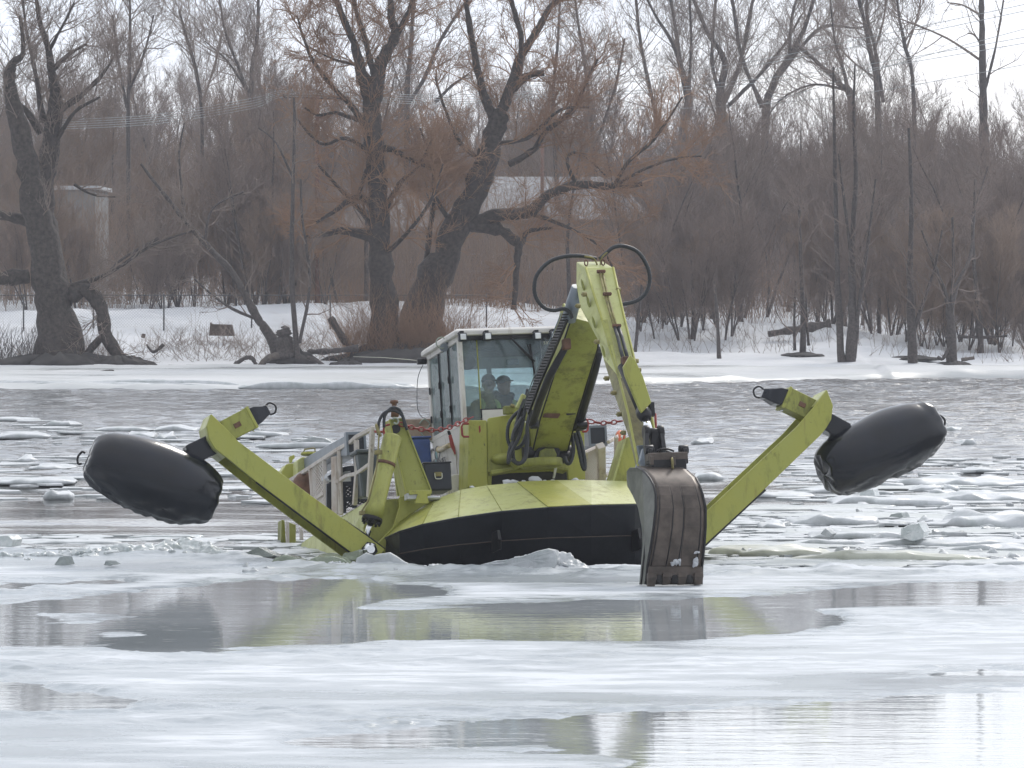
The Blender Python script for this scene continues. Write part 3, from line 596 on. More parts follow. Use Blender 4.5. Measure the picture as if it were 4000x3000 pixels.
hero('slender_tree', [[(3135, 1372, 15), (3137, 1250, 12), (3130, 1050, 9), (3120, 800, 5)], [(3160, 1350, 7), (3150, 1250, 5), (3150, 1150, 3)], [(3105, 1370, 8), (3103, 1250, 6), (3108, 1100, 4)]],
 184, 'small clump of three stems in front of a fallen trunk', 'bark', 'twig_dark', seed=19, dens=(4, 6, 6, 4), ln=(1.6, 0.8, 0.45, 0.28), thick=3)
hero('slender_tree', [[(2810, 1400, 10), (2803, 1250, 8), (2790, 1100, 5)]], 181, 'thin dead stem standing alone in the snow right of the boom', 'bark', 'twig_dark', seed=20, dens=(2, 5, 5, 2), ln=(0.9, .5, .3, .2), thick=3)
hero('slender_tree', [[(2706, 1342, 11), (2708, 1200, 8), (2700, 1000, 5)], [(2695, 1340, 6), (2680, 1200, 4), (2660, 1080, 3)]], 190, 'dark twin stemmed sapling behind the snow crest right of the boom', 'bark', 'twig_dark', seed=21, dens=(3, 6, 6, 3), ln=(1.2, .6, .4, .25), thick=3)
hero('slender_tree', [[(2480, 1368, 9), (2492, 1250, 7), (2510, 1100, 4)]], 186, 'thin crooked sapling close behind the boom tip hose', 'bark', 'twig_dark', seed=22, dens=(3, 6, 5, 3), ln=(1.1, .6, .4, .25), thick=3)
# tall trees further back, standing above the brush
hero('tall_tree', [[(3860, 1300, 30), (3850, 900, 26), (3845, 600, 22), (3840, 400, 18), (3838, 200, 14), (3832, 0, 11), (3830, -80, 10)], [(3838, 240, 6), (3700, 150, 5), (3560, 90, 4), (3480, 60, 2)], [(3845, 200, 5), (3810, 140, 4), (3780, 130, 3)],
 [(3850, 340, 8), (3890, 180, 5), (3920, 0, 4)], [(3832, 60, 6), (3760, 20, 4), (3700, 10, 3)]], 232, 'tall straight trunk with few thin branches at the far right', 'bark', 'twig_grey', seed=30, dens=(1.0, 5, 5, 3), ln=(2.4, 1.1, .6, .3))
def big_back(limbs, y, label, seed, dens=(3.0, 7, 7, 4)):
    limbs = [[(a, b, c_ * (.62 if c_ > 12 else .72)) for a, b, c_ in l] for l in limbs]
    hero('tall_tree', limbs, y, label, 'bark', 'twig_grey', seed=seed, dens=dens, ln=(3.0, 1.5, 0.8, 0.45), up=0.14, tw=0.007, group='tall bare trees rising above the far brush')
big_back([[(2670, 1250, 30), (2665, 600, 34), (2690, 400, 30), (2660, 260, 18), (2640, 120, 14), (2610, -60, 9)], [(2690, 420, 18), (2640, 200, 13), (2560, 60, 9), (2510, -40, 6)], [(2690, 380, 14), (2700, 150, 9), (2690, -50, 7)], [(2580, 520, 12), (2540, 350, 13), (2500, 150, 11), (2480, -50, 8)]], 262, 'thick stemmed tall bare tree above the brush right of the boom', 31)
big_back([[(2830, 1250, 34), (2820, 500, 38), (2810, 380, 32), (2830, 240, 22), (2760, 120, 16), (2700, -30, 11)], [(2830, 400, 22), (2890, 250, 15), (2930, 60, 12), (2950, -60, 9)], [(2820, 380, 18), (2780, 230, 13), (2800, -50, 9)], [(2840, 420, 16), (2960, 300, 12), (3060, 180, 9), (3130, 60, 6)]], 268, 'tall bare tree with a broad fork left of the powerline sag', 32)
big_back([[(2990, 1250, 34), (2990, 520, 30), (3020, 330, 26), (3100, 200, 20), (3160, 60, 14), (3190, -60, 10)], [(2980, 420, 20), (2900, 230, 15), (2870, 60, 12), (2850, -60, 9)], [(3040, 300, 16), (3160, 150, 12), (3230, 100, 9), (3350, 110, 6), (3420, 80, 4)], [(3080, 240, 12), (3095, 60, 9), (3130, -50, 7)]], 265, 'tall bare tree whose main limb sweeps up to the right', 33)
big_back([[(3440, 1200, 26), (3430, 420, 22), (3400, 200, 18), (3370, 60, 14), (3340, -60, 11)], [(3450, 400, 14), (3420, 200, 11), (3390, 80, 10), (3385, -50, 8)], [(3420, 190, 8), (3455, 60, 6), (3460, -40, 4)], [(3415, 300, 7), (3330, 240, 5), (3260, 160, 4)]], 258, 'tall double trunked bare tree over the brush on the right', 34)
big_back([[(3580, 1200, 20), (3570, 380, 15), (3535, 180, 12), (3515, 80, 9), (3500, -40, 6)], [(3540, 190, 8), (3580, 80, 6), (3600, -20, 4)]], 255, 'thin tall bare tree with a high fork beside the double trunk', 35)
big_back([[(3330, 1200, 34), (3330, 450, 30), (3280, 330, 22), (3200, 250, 12), (3120, 180, 7)], [(3320, 400, 14), (3290, 250, 10), (3260, 150, 7), (3240, -40, 5)], [(3300, 350, 10), (3180, 330, 7), (3060, 380, 5), (2990, 470, 4)]], 250, 'tall bare tree leaning left under the powerlines', 36)
big_back([[(1600, 1250, 26), (1590, 420, 22), (1600, 250, 18), (1610, 100, 14), (1620, -60, 10)], [(1600, 400, 14), (1660, 300, 14), (1720, 160, 11), (1810, 20, 8), (1850, -50, 6)], [(1700, 400, 12), (1760, 340, 9), (1830, 290, 6)]], 240, 'pale tall tree behind the gap between the two central willows', 37)
big_back([[(975, 1250, 26), (975, 560, 24), (980, 380, 22), (985, 250, 15), (1005, 150, 11), (1010, -60, 8)], [(978, 380, 14), (930, 260, 10), (880, 120, 8), (850, -50, 6)], [(985, 400, 12), (950, 330, 9), (890, 240, 7), (800, 160, 4)]], 236, 'tall bare tree left of the brown utility pole', 38)
big_back([[(505, 1250, 18), (500, 500, 14), (505, 300, 11), (508, 100, 9), (505, -40, 6)], [(495, 420, 10), (460, 220, 8), (440, 60, 5)], [(505, 350, 10), (560, 220, 8), (600, 60, 5)]], 225, 'tall straight bare tree between the left willow and the pole', 39)
big_back([[(780, 1250, 18), (790, 520, 15), (770, 300, 12), (730, 150, 9), (700, 40, 6)], [(790, 400, 9), (840, 250, 7), (870, 120, 5)]], 230, 'bare tree with a crooked top left of the brown utility pole', 40)
big_back([[(2360, 1250, 20), (2330, 700, 18), (2290, 300, 13), (2260, 100, 9), (2240, -60, 7)], [(2330, 560, 11), (2400, 350, 8), (2440, 150, 6)]], 232, 'tall bare tree directly above the boom tip', 41)
big_back([[(2180, 1200, 20), (2175, 760, 18), (2160, 400, 13), (2180, 150, 9), (2190, -60, 6)], [(2170, 600, 10), (2230, 420, 8), (2260, 260, 5)]], 226, 'tall bare tree right of the leaning willow', 42)

# the wood: each tree its own object
P_ = [proto(101, 'bark', 'twig_grey', H=10, trunk_r=0.12, nl=16), proto(102, 'bark', 'twig_dark', H=9, trunk_r=0.10, nl=18, spread=0.38, fork=2), proto(103, 'bark', 'twig_grey', H=11, trunk_r=0.14, nl=15, spread=0.36),
      proto(104, 'bark', 'twig_dark', H=7.5, trunk_r=0.07, nl=14, spread=0.42, fork=3, low=0.12), proto(105, 'bark', 'twig_tan', H=7, trunk_r=0.06, nl=14, spread=0.45, fork=3, low=0.1)]
r = np.random.default_rng(77); used = []
def put(kind, x, y, sc, rz, label, group, name='bare_tree'):
    return place_tree(name, *P_[kind], (x, y, gz(x, y) - 0.1), rz, sc, label, 'tree', group)
nput = 0
for i in range(4000):
    if nput >= 200: break
    y = 193 + 150 * r.random() ** 1.25; half = y * 0.112; x = (r.random() * 2 - 1) * half
    px = 2000 + x / y * FPX
    if y < 201 and px < 2400: continue
    if y < 197 and px < 3700: continue
    if 1080 < px < 2600 and 208 < y < 240: continue
    if 1500 < px < 2450 and y < 208 and r.random() < .6: continue
    if 120 < px < 420 and y < 222: continue
    if any((x - a) ** 2 + (y - b) ** 2 < 2.3 ** 2 for a, b in used): continue
    used.append((x, y)); nput += 1
    k = int(r.choice([0, 1, 2, 3, 4], p=[.22, .24, .2, .2, .14])) if px < 2700 else int(r.choice([0, 1, 2, 3], p=[.2, .34, .16, .3]))
    sc = (0.62 + 0.36 * r.random()) * (1.12 if px < 900 else 1.0) * (1 + (y - 200) / 500)
    put(k, x, y, sc, r.random() * 6.28, 'leafless brown tree standing in the dense wood behind the snowy bank', 'bare trees of the dense wood')
# saplings along the crest
for i in range(70):
    px = r.choice([r.uniform(2480, 4000), r.uniform(-100, 1450), r.uniform(2480, 4100)]); y = r.uniform(189, 203) if px > 2400 else r.uniform(200, 208); x = (px - 2000) / FPX * y
    put(int(r.choice([3, 4, 3])), x, y, r.uniform(0.35, 0.62), r.random() * 6.28, 'low many stemmed sapling at the edge of the wood on the snow crest', 'saplings along the snow crest', 'sapling')
# brush that nobody could count
def brush(name, n, yr, pr, hr, mat, seed, label, thick=0.010, lean=0.25, sub=5):
    r = np.random.default_rng(seed); y = r.uniform(*yr, n); px = r.uniform(*pr, n); x = (px - 2000) / FPX * y; z = ground_z(x, y) if yr[1] < 419 else 4.2 + 9 * sstep(420, 640, y) * 0.9
    h = r.uniform(*hr, n); d = norm(np.stack([r.normal(size=n) * lean, r.normal(size=n) * lean, np.ones(n)], -1)); K = 4; P = np.empty((n, K, 3)); P[:, 0] = np.stack([x, y, z - 0.1], -1)
    for k in range(1, K): d = norm(d + 0.12 * r.normal(size=(n, 3))); P[:, k] = P[:, k - 1] + d * (h / (K - 1))[:, None]
    R = thick * (0.6 + 0.8 * r.random(n))[:, None] * np.linspace(1, 0.35, K)[None]
    P2, R2 = spawn(P, R, sub, float(np.mean(hr)) * 0.33, 0.6, 3, 0.12, 0.15, 0.6, r, t0=0.15, rmin=thick * 0.5)
    v, f = merge([tubes(P, R, 3), tubes(P2, R2, 3)]); o = np_mesh(name, v, f, mat); return tag(o, label, None, None, 'stuff')
brush('underbrush', 4200, (201, 262), (-500, 4500), (1.5, 4.8), 'twig_dark', 5, 'thin grey brown undergrowth below the trees of the wood', 0.010)
brush('reddish_underbrush', 1200, (203, 240), (-100, 3100), (1.5, 5.0), 'twig_red', 6, 'reddish brown undergrowth behind the willows', 0.009)
brush('distant_wood', 15000, (300, 418), (-1700, 5700), (4, 9), 'twig_dark', 7, 'far mass of grey brown leafless wood below the skyline', 0.022, 0.13, 7)
brush('hillside_wood', 11000, (430, 640), (-1700, 5700), (4, 8), 'twig_dark', 8, 'leafless wood covering the far hillside', 0.035, 0.13, 5)
def bankbrush(name, n, yr, pr, hr, mat, seed, label, **k): return brush(name, n, yr, pr, hr, mat, seed, label, **k)
bankbrush('bramble', 460, (179, 186), (560, 1350), (0.5, 1.5), 'twig_grey', 9, 'tangled bare brambles on the snowy bank left of the boat', thick=0.008, lean=0.9, sub=6)
bankbrush('bramble_thicket', 130, (177, 180), (-100, 170), (0.6, 1.7), 'bark', 10, 'dark bare brambles at the foot of the left willow', thick=0.012, lean=0.3, sub=6)
bankbrush('bare_shoots', 340, (184, 195), (2440, 4100), (0.4, 1.4), 'twig_dark', 11, 'thin bare shoots poking through the snow on the right bank', thick=0.008, lean=0.45, sub=5)
brush('tall_underbrush', 1300, (204, 222), (900, 2650), (2.5, 6.5), 'twig_tan', 25, 'tall tan undergrowth standing in front of the houses', 0.011, 0.14, 9)
brush('house_underbrush', 260, (201, 211), (0, 620), (2.5, 6.0), 'twig_tan', 26, 'tan undergrowth in front of the flat roofed building', 0.011, 0.14, 9)
bankbrush('willow_shoots', 750, (179.5, 182), (1330, 1860), (0.8, 3.4), 'twig_red', 12, 'orange brown suckers crowding the feet of the two central willows', thick=0.007, lean=0.55, sub=9)
bankbrush('willow_suckers', 260, (178, 180), (100, 460), (0.5, 1.6), 'twig_grey', 14, 'short brown suckers on the roots of the left willow', thick=0.007, lean=0.5, sub=8)
# bare earth round the feet of trees (thin mounds of litter)
def mound(px, py, w, h, y, name='root_mound', label=None, mat='litter', d=1.2, cat='mound'):
    w *= .85; h *= .7
    c = W(px, py, y); z0 = gz(c.x, c.y); m = MB(); n = 70; rings = []
    for i, (s, t) in enumerate(((1, -0.25), (0.85, 0.35), (0.55, 0.75), (0.2, 1.0))):
        rings.append([(c.x + s * w / 2 * math.cos(a) * (1 + .5 * fbm(math.cos(a) * 3 + px, math.sin(a) * 3) + .35 * fbm(math.cos(a) * 12 + px, math.sin(a) * 12 + s)), c.y + s * d * math.sin(a), z0 + t * h * (1 + .8 * fbm(math.cos(a) * 7 * s, math.sin(a) * 7 * s + px))) for a in [2 * math.pi * k / n for k in range(n)]])
    m.loft(rings, smooth=True); return tag(m.build(name, mat), label, cat)
mound(230, 1440, 5.0, 0.5, 177.2, label='dark muddy mound of roots under the left willow', d=1.4)
mound(470, 1440, 2.4, 0.35, 177.0, label='dark muddy patch under the broken leaning limb of the left willow', d=.8)
mound(1600, 1400, 6.4, 0.7, 180, label='dark root mound under the two central willows', d=2)
mound(1150, 1390, 1.9, 0.55, 178.6, label='dark tangle of roots at the black stump', d=.8)
mound(3135, 1372, 1.7, 0.14, 183.4, label='thin dark earth patch under the three stemmed clump', d=.9)
mound(3570, 1372, 2.0, 0.16, 184, label='brown hollow in the snow behind the straight footed tree', d=.9)
mound(3730, 1412, 1.3, 0.14, 180.6, label='dark earth patch at the foot of the forked tree', d=.5)
mound(1355, 1420, 1.0, 0.2, 176.8, label='low dark mound of debris on the shore left of the cab', d=.5)
# stump, logs and sticks
def log(name, pts, y, label, mat='bark', cat='branch', sides=9):
    a = [(*W(px, py, y), rp / (FPX / y)) for px, py, rp in pts]; p, rr = res(a, 5); rr = rr * (1 + 0.15 * rng.normal(size=rr.shape))
    v, f = tubes(p[None], np.abs(rr)[None], sides); return tag(np_mesh(name, v, f, mat), label, cat)
log('tree_stump', [(1118, 1400, 42), (1112, 1350, 36), (1108, 1305, 30), (1106, 1286, 26), (1105, 1285, 3)], 178.3, 'black broken stump at the foot of the slanting tree', cat='stump')
log('fallen_branch', [(255, 1459, 3), (340, 1458, 4), (430, 1447, 3.5), (445, 1450, 2)], 168, 'long thin stick lying on the shore ice below the left willow')
log('fallen_branch', [(905, 1445, 8), (925, 1420, 10), (960, 1398, 9), (985, 1400, 8), (1000, 1425, 8)], 177.5, 'arched dark branch sticking out of the snow left of the stump')
log('fallen_branch', [(1010, 1436, 10), (1045, 1400, 13), (1090, 1388, 14)], 177.4, 'forked bare root reaching left from the black stump', 'deadwood')
log('fallen_branch', [(1290, 1240, 14), (1340, 1320, 14), (1385, 1370, 16)], 180, 'short slanting trunk between the stump and the central willow')
log('fallen_branch', [(1200, 1375, 10), (1290, 1372, 12), (1400, 1360, 12)], 179, 'dark branch lying level beside the central willow')
log('fallen_branch', [(1200, 1395, 9), (1240, 1412, 8), (1270, 1430, 6)], 177.8, 'thick dark root running down to the shore right of the stump')
log('fallen_log', [(3000, 1306, 12), (3080, 1292, 15), (3170, 1278, 17), (3245, 1262, 14)], 190, 'long dark fallen trunk lying on the snow crest at right', cat='log')
log('fallen_branch', [(3662, 1394, 7), (3682, 1402, 7), (3700, 1370, 6), (3706, 1350, 5)], 180.4, 'hooked dark branch leaning against the forked tree')
log('fallen_log', [(3755, 1405, 6), (3780, 1402, 7), (3806, 1398, 8)], 180, 'short pale log lying right of the forked tree', 'deadwood', 'log')
log('fallen_branch', [(3740, 1315, 7), (3840, 1318, 6), (3935, 1312, 4)], 190, 'thin dark trunk lying on the snow at the far right')
log('fallen_branch', [(640, 1345, 6), (600, 1375, 6), (572, 1345, 3)], 180, 'reddish forked branch standing in the snow left of the bramble')
# brown board, small block, fence
m = MB(); p = [W(px, py, 186.5) for px, py in ((816, 1311), (821, 1258), (828, 1266), (905, 1268), (915, 1313))]; m.prism(p, (0.02, 0.25, 0)); tag(m.build('weathered_board', 'board', bevel=.01), 'brown rectangular board standing in the snow in front of the fence', 'board')
m = MB(); c = W(560, 1312, 186); m.box(c, .13, .13, .16, Matrix.Rotation(.3, 3, 'Y')); tag(m.build('small_block', 'board', bevel=.02), 'small brown block lying in the snow left of the board', 'block')
fe = empty('chain_link_fence', tuple(W(92, 1315, 190))); tag(fe, 'chain link fence with thin posts along the left bank', 'fence'); fo = Vector(fe.location)
pxs = [-180, 92, 365, 640, 983, 1290, 1600, 1900]
for px in pxs:
    m = MB(); a = W(px, 1325, 190) - fo; b = W(px, 1152, 190) - fo; m.cyl(a, b, 0.03, 8); m.ball(b, .036, u=8, v=5); m.build('post', 'fence', fe)
for row, rr in ((1153, .018), (1316, .018)):
    m = MB(); m.tube([W(px, row, 190) - fo for px in pxs], rr, 6); m.build('rail', 'fence', fe)
m = MB(); a = W(-180, 1153, 190) - fo; b = W(1900, 1316, 190) - fo; st = .11; h = a.z - b.z; x = a.x - h
V = []; F = []
while x < b.x:
    for (x0, z0, x1, z1) in ((x, b.z, x + h, a.z), (x + h, b.z, x, a.z)):
        if x0 < a.x or x1 < a.x or x0 > b.x or x1 > b.x: continue
        t = .0028; k = len(V); V += [(x0 - t, a.y, z0), (x0 + t, a.y, z0), (x1 + t, a.y, z1), (x1 - t, a.y, z1), (x0, a.y + 2 * t, z0), (x1, a.y + 2 * t, z1)]; F += [(k, k + 1, k + 2, k + 3), (k + 1, k + 4, k + 5, k + 2), (k + 4, k, k + 3, k + 5)]
    x += st
o = np_mesh('wire_mesh', np.array(V), np.array(F), 'fence', fe, False); o['kind'] = 'stuff'
# utility poles and wires
def pole(px, top, bot, y, rpx, label, arm=None):
    b = W(px, bot, y); z0 = gz(b.x, y); e = empty('utility_pole', (b.x, y, z0)); tag(e, label, 'utility pole'); t = W(px, top, y); s = FPX / y; m = MB()
    m.tube([(0, 0, -.3), (t.x - b.x, 0, t.z - z0)], [rpx / s * 1.1, rpx / s * .85], 12); m.build('pole', 'pole', e)
    if arm:
        m = MB(); a = W(arm[0], arm[1], y) - Vector((b.x, y - .15, z0)); c = W(arm[2], arm[3], y) - Vector((b.x, y - .15, z0)); m.beam(a, c, .12, .13, (0, 1, 0)); m.build('crossarm', 'bark', e)
        for k in range(6):
            q = a.lerp(c, .04 + .92 * k / 5); m = MB(); m.tube([q + Vector((0, 0, .05)), q + Vector((0, 0, .12)), q + Vector((0, 0, .16)), q + Vector((0, 0, .24))], [.05, .07, .05, .06], 8); m.build('insulator', 'wire', e)
pole(1240, 372, 1230, 202, 9.5, 'brown wooden pole with a wide crossarm, left of the central willow', (1106, 375, 1365, 384))
pole(2118, 560, 1240, 222, 8, 'plain brown pole seen behind the leaning willow')
def wires(lst, y, name, grp, lab):
    for i, pts in enumerate(lst):
        m = MB(); m.tube(crom([W(px, py, yy) for px, py, yy in pts], 8), .014 if y < 240 else .018, 4); tag(m.build(name, 'wire'), lab[i] if isinstance(lab, list) else lab, 'power wire', grp)
wires([[(200, 470 + 9 * k, 206), (600, 448 + 9 * k, 205), (980, 385 + 9 * k * 1.1, 204), (1150, 352 + 6 * k, 202), (1700, 372 + 9 * k, 203), (2200, 350 + 7 * k, 204)] for k in range(5)], 230, 'power_wire', 'power wires crossing behind the willows', 'pale power wire crossing the wood behind the willows')
wires([[(1900, r0 + 12, 240), (2400, r0, 235), (2900, r1, 230), (3400, r2, 224), (4200, r3, 214)] for r0, r1, r2, r3 in ((300, 245, 145, -25), (325, 262, 170, 0), (360, 315, 250, 110), (370, 330, 268, 135), (430, 412, 360, 215))], 230, 'power_wire', 'power wires sagging across the right skyline', 'pale power wire rising to the right above the brush')
wires([[(2300, 538, 228), (2700, 470, 226), (3000, 400, 222), (3500, 250, 218), (4200, 60, 210)]], 230, 'power_wire', None, ['lowest pale wire, climbing from behind the boom tip to the upper right'])
# buildings among the trees
def building(px0, px1, top, bot, y, depth, label, mat, roof=None, wins=()):
    a = W(px0, top, y); b = W(px1, bot, y); z0 = gz(a.x, y) - .3; e = empty('house', (a.x, y, z0)); tag(e, label, 'building'); w = b.x - a.x; hh = a.z - z0
    m = MB(); m.box((w / 2, depth / 2, hh / 2), w, depth, hh); m.build('wall', mat, e)
    m = MB()
    if roof:
        rz = W(px0, roof, y + depth / 2).z - z0; ov = .4
        m.add([(-ov, -ov, hh + .02), (w + ov, -ov, hh + .02), (w - 1.2, depth / 2, rz), (1.2, depth / 2, rz), (-ov, depth + ov, hh + .02), (w + ov, depth + ov, hh + .02)], [(0, 1, 2, 3), (1, 5, 2), (5, 4, 3, 2), (4, 0, 3), (4, 5, 1, 0)])
        m.build('roof', 'roof', e)
    else:
        m.box((w / 2, depth / 2, hh + .09), w + .3, depth + .3, .16); m.build('roof', 'snow', e)
    for (u, v_, ww, wh) in wins:
        f = MB(); f.box((u * w, -.03, v_ * hh), ww, .08, wh); fo_ = f.build('window', 'wall_w', e); p = MB(); p.box((u * w, -.08, v_ * hh), ww - .12, .03, wh - .12); pn = p.build('pane', 'window', fo_)
building(165, 372, 742, 1010, 212, 7, 'off white flat roofed building behind the left willow', 'siding_pale', None, [(.25, .62, .8, .5)])
building(1150, 1700, 905, 1000, 224, 12, 'low house with a snow dusted grey roof behind the upright willow', 'siding', 735, [(k / 6, .5, .6, .8) for k in (1, 2, 3, 4, 5)])
building(1760, 2520, 860, 960, 225, 12, 'long house with a snow dusted grey roof behind the leaning willow', 'siding', 690, [(k / 8, .5, .6, .8) for k in range(1, 8)])
# ------------------------------------------------------------------ the amphibious ice breaking excavator boat
BT = empty('excavator_boat', BO); BT.rotation_euler = BM.to_euler()
tag(BT, 'lime green and black amphibious excavator boat with raised side floats breaking river ice', 'excavator boat')
Yv = lambda p, dy: Vector((p[0], p[1] + dy, p[2]))
def BP(lst, Y): return [B(px, py, Y) for px, py in lst]
def plate(name, pts, Y, th, mat, parent=BT, bevel=.006, build=True, mb=None):
    m = mb or MB(); m.prism([B(p[0], p[1], Y if len(p) == 2 else p[2]) for p in pts], (0, th, 0))
    return m.build(name, mat, parent, bevel) if build else m
# hull
r1 = [(1505, 2102, 1.5), (1560, 2077, .95), (1650, 2050, .6), (1790, 2023, .3), (1960, 1999, .08), (2140, 1984, 0), (2310, 1976, .08), (2480, 1972, .35), (2590, 1976, .75), (2665, 1985, 1.5)]
rt = [(1508, 2096, 1.65), (1600, 2015, 1.6), (1700, 1950, 1.5), (1800, 1913, 1.5), (1900, 1896, 1.45), (2020, 1885, 1.4), (2175, 1879, 1.4), (2310, 1879, 1.4), (2480, 1884, 1.5), (2640, 1905, 1.65)]
r2 = [(1525, 2180, 1.6), (1562, 2163, 1.15), (1660, 2145, .85), (1795, 2128, .6), (1960, 2113, .42), (2140, 2102, .36), (2310, 2097, .42), (2480, 2092, .65), (2585, 2095, 1.0), (2655, 2100, 1.6)]
r3 = [(1560, 2235, 1.9), (1590, 2232, 1.5), (1670, 2230, 1.2), (1800, 2228, 1.0), (1960, 2226, .85), (2140, 2224, .8), (2310, 2222, .85), (2480, 2220, 1.05), (2575, 2222, 1.4), (2640, 2226, 1.9)]
R1 = [B(*p) for p in r1]; RTp = [B(*p) for p in rt]; R2 = [B(*p) for p in r2]; R3 = [B(*p) for p in r3]
R1b = [p * 1.0 + Vector((0, .0, 0)) for p in R1]
names = [('deck_plate', 'lime_pale'), ('deck_plate', 'lime_pale'), ('deck_plate', 'lime_pale'), ('deck_plate', 'lime_pale'), ('deck_plate', 'lime_pale'), ('deck_plate', 'lime')]
bow = MB()
for ra, rb in ((R1, R2), (R2, R3)):
    for i in range(len(ra) - 1): bow.add([ra[i], ra[i + 1], rb[i + 1], rb[i]], [(0, 1, 2, 3)])
back1 = [Vector((p.x, 2.4, p.z)) for p in (R1[0], R2[0], R3[0])]; back2 = [Vector((p.x, 2.4, p.z)) for p in (R1[-1], R2[-1], R3[-1])]
bow.add([R1[0], R2[0], R3[0]] + back1, [(0, 1, 4, 3), (1, 2, 5, 4)]); bow.add([R1[-1], R2[-1], R3[-1]] + back2, [(0, 3, 4, 1), (1, 4, 5, 2)])
hull = bow.build('bow_hull', 'black', BT); 
# weld beads along the knuckles
for ring, rr, mt in ((R1, .012, 'black'), (R2, .007, 'board')):
    m = MB(); m.tube([p + Vector((0, -.004, 0)) for p in ring], rr, 6); m.build('weld_seam', mt, BT)
for a, b, mt in ((0, 2, 'lime'), (2, 3, 'lime_pale'), (3, 4, 'lime_pale'), (4, 5, 'lime_pale'), (5, 6, 'lime'), (6, 7, 'lime_pale'), (7, 8, 'lime_pale'), (8, 9, 'lime')):
    m = MB(); e = .006
    for i in range(a, b): m.add([R1[i] + Vector((0, -e, e)), R1[i + 1] + Vector((0, -e, e)), RTp[i + 1], RTp[i]], [(0, 1, 2, 3)])
    o = m.build('deck_plate', mt, BT); sd2 = o.modifiers.new('thick', 'SOLIDIFY'); sd2.thickness = .012; sd2.offset = -1
for i in (2, 3, 4, 5, 6, 7):
    m = MB(); m.tube([R1[i] + Vector((0, -.008, .01)), RTp[i] + Vector((0, -.002, .008))], .0045, 5); m.build('deck_seam', 'lime_dirty', BT)
# flat deck and hull box behind the bow
m = MB(); zt = RTp[5].z - .015; xl, xr = -1.82, 1.82
m.add([p + Vector((0, 0, -.004)) for p in RTp] + [Vector((xr, 3.2, zt - .1)), Vector((xl, 3.2, zt - .35))], [tuple(range(12))]); m.build('fore_deck', 'lime', BT)
m = MB(); m.box((.15, 4.6, -.15), 2.9, 4.6, .8); m.build('hull_body', 'lime_dark', BT, .03)
m = MB(); sp = [(1500, 2160, 1.75), (1500, 2094, 1.75), (1560, 1950, 1.75), (1440, 1955, 2.2), (1330, 2020, 3.4), (1180, 2120, 5.2), (1160, 2200, 5.4), (1300, 2215, 3.6)]
m.add([B(*p) for p in sp] + [B(*p) + Vector((.25, .02, 0)) for p in sp], [tuple(range(8)), tuple(reversed(range(8, 16)))] + [((i + 1) % 8, i, 8 + i, 8 + (i + 1) % 8) for i in range(8)]); m.build('side_hull', 'lime_pale', BT)
plate('hull_bulkhead', [(1436, 2180), (1420, 2060), (1452, 1955), (1600, 1945), (1600, 2010), (1560, 2070), (1512, 2110), (1520, 2200)], 1.72, .05, 'lime_dirty')
# eye plates on the bow
for (px, py0, py1, mt) in ((1940, 2072, 2150, 'dsteel'), (2488, 2065, 2150, 'dsteel')):
    m = MB(); a = B(px, py0, .02 if px < 2000 else .3); b = B(px, (py0 + py1) / 2, .02 if px < 2000 else .32); c = B(px, py1, .3 if px < 2000 else .6)
    m.prism([a + Vector((0, .25, 0)), a + Vector((0, -.02, 0)), b + Vector((0, -.10, 0)), c + Vector((0, -.12, 0)), c + Vector((0, .3, 0))], (.035, 0, 0)); m.build('towing_eye', mt, BT, .004)
# ---- side masts
def mast(sgn):
    if sgn < 0:
        Y = 1.45
        e = plate('mast', [(1523, 1637), (1571, 1632), (1682, 1917), (1592, 1940)], Y, .03, 'lime_dirty')
        plate('mast_flange', [(1519, 1640), (1524, 1637), (1593, 1940), (1587, 1942)], Y - .03, .33, 'lime', e, .002)
        plate('mast_flange', [(1571, 1632), (1577, 1632), (1688, 1917), (1682, 1917)], Y - .03, .33, 'lime_dirty', e, .002)
        plate('mast_flange', [(1532, 1790), (1540, 1785), (1568, 1930), (1552, 1940)], Y + .4, .03, 'lime_pale', e, .002)
        m = MB(); m.prism([B(1523, 1637, Y), B(1575, 1632, Y), B(1575, 1650, Y), B(1526, 1655, Y)], (0, .32, 0)); m.build('mast_cap', 'lime_dirty', e, .004)
        plate('mast_gusset', [(1600, 1930), (1680, 1918), (1688, 1960), (1640, 1985), (1560, 2040), (1512, 2092), (1505, 2160), (1446, 2150), (1535, 2060), (1560, 1980), (1560, 1942)], Y + .06, .04, 'lime', e)
        plate('mast_foot', [(1594, 1916), (1686, 1914), (1686, 1928), (1668, 1930), (1676, 1966), (1620, 1966), (1632, 1930), (1600, 1932)], Y - .22, .03, 'lime', e, .003)
        m = MB(); m.box(B(1612, 1940, Y - .1), .17, .18, .07); m.ball(B(1690, 1946, Y), .1, .1, .03); m.build('packed_snow', 'snow', e)['kind'] = 'stuff'
        m = MB(); c = B(1547, 1675, Y - .02); m.cyl(c, c + Vector((0, .4, 0)), .055, 14); m.build('mast_pin', 'dsteel', e)
        m = MB(); c = B(1543, 1628, Y + .1); m.tube([c, c + Vector((0, 0, .09)), c + Vector((0, 0, .1)), c + Vector((0, 0, .16)), c + Vector((0, 0, .17)), c + Vector((0, 0, .2))], [.05, .045, .03, .03, .052, .05], 12); m.build('mast_post', 'rust', e)
    else:
        Y = 1.6
        e = plate('mast', [(2442, 1713), (2470, 1700), (2530, 1900), (2395, 1880)], Y, .03, 'lime')
        plate('mast_flange', [(2442, 1712), (2446, 1718), (2400, 1882), (2392, 1880)], Y - .06, .34, 'lime_pale', e, .002)
    return e
mastL = mast(-1); mastR = mast(1)
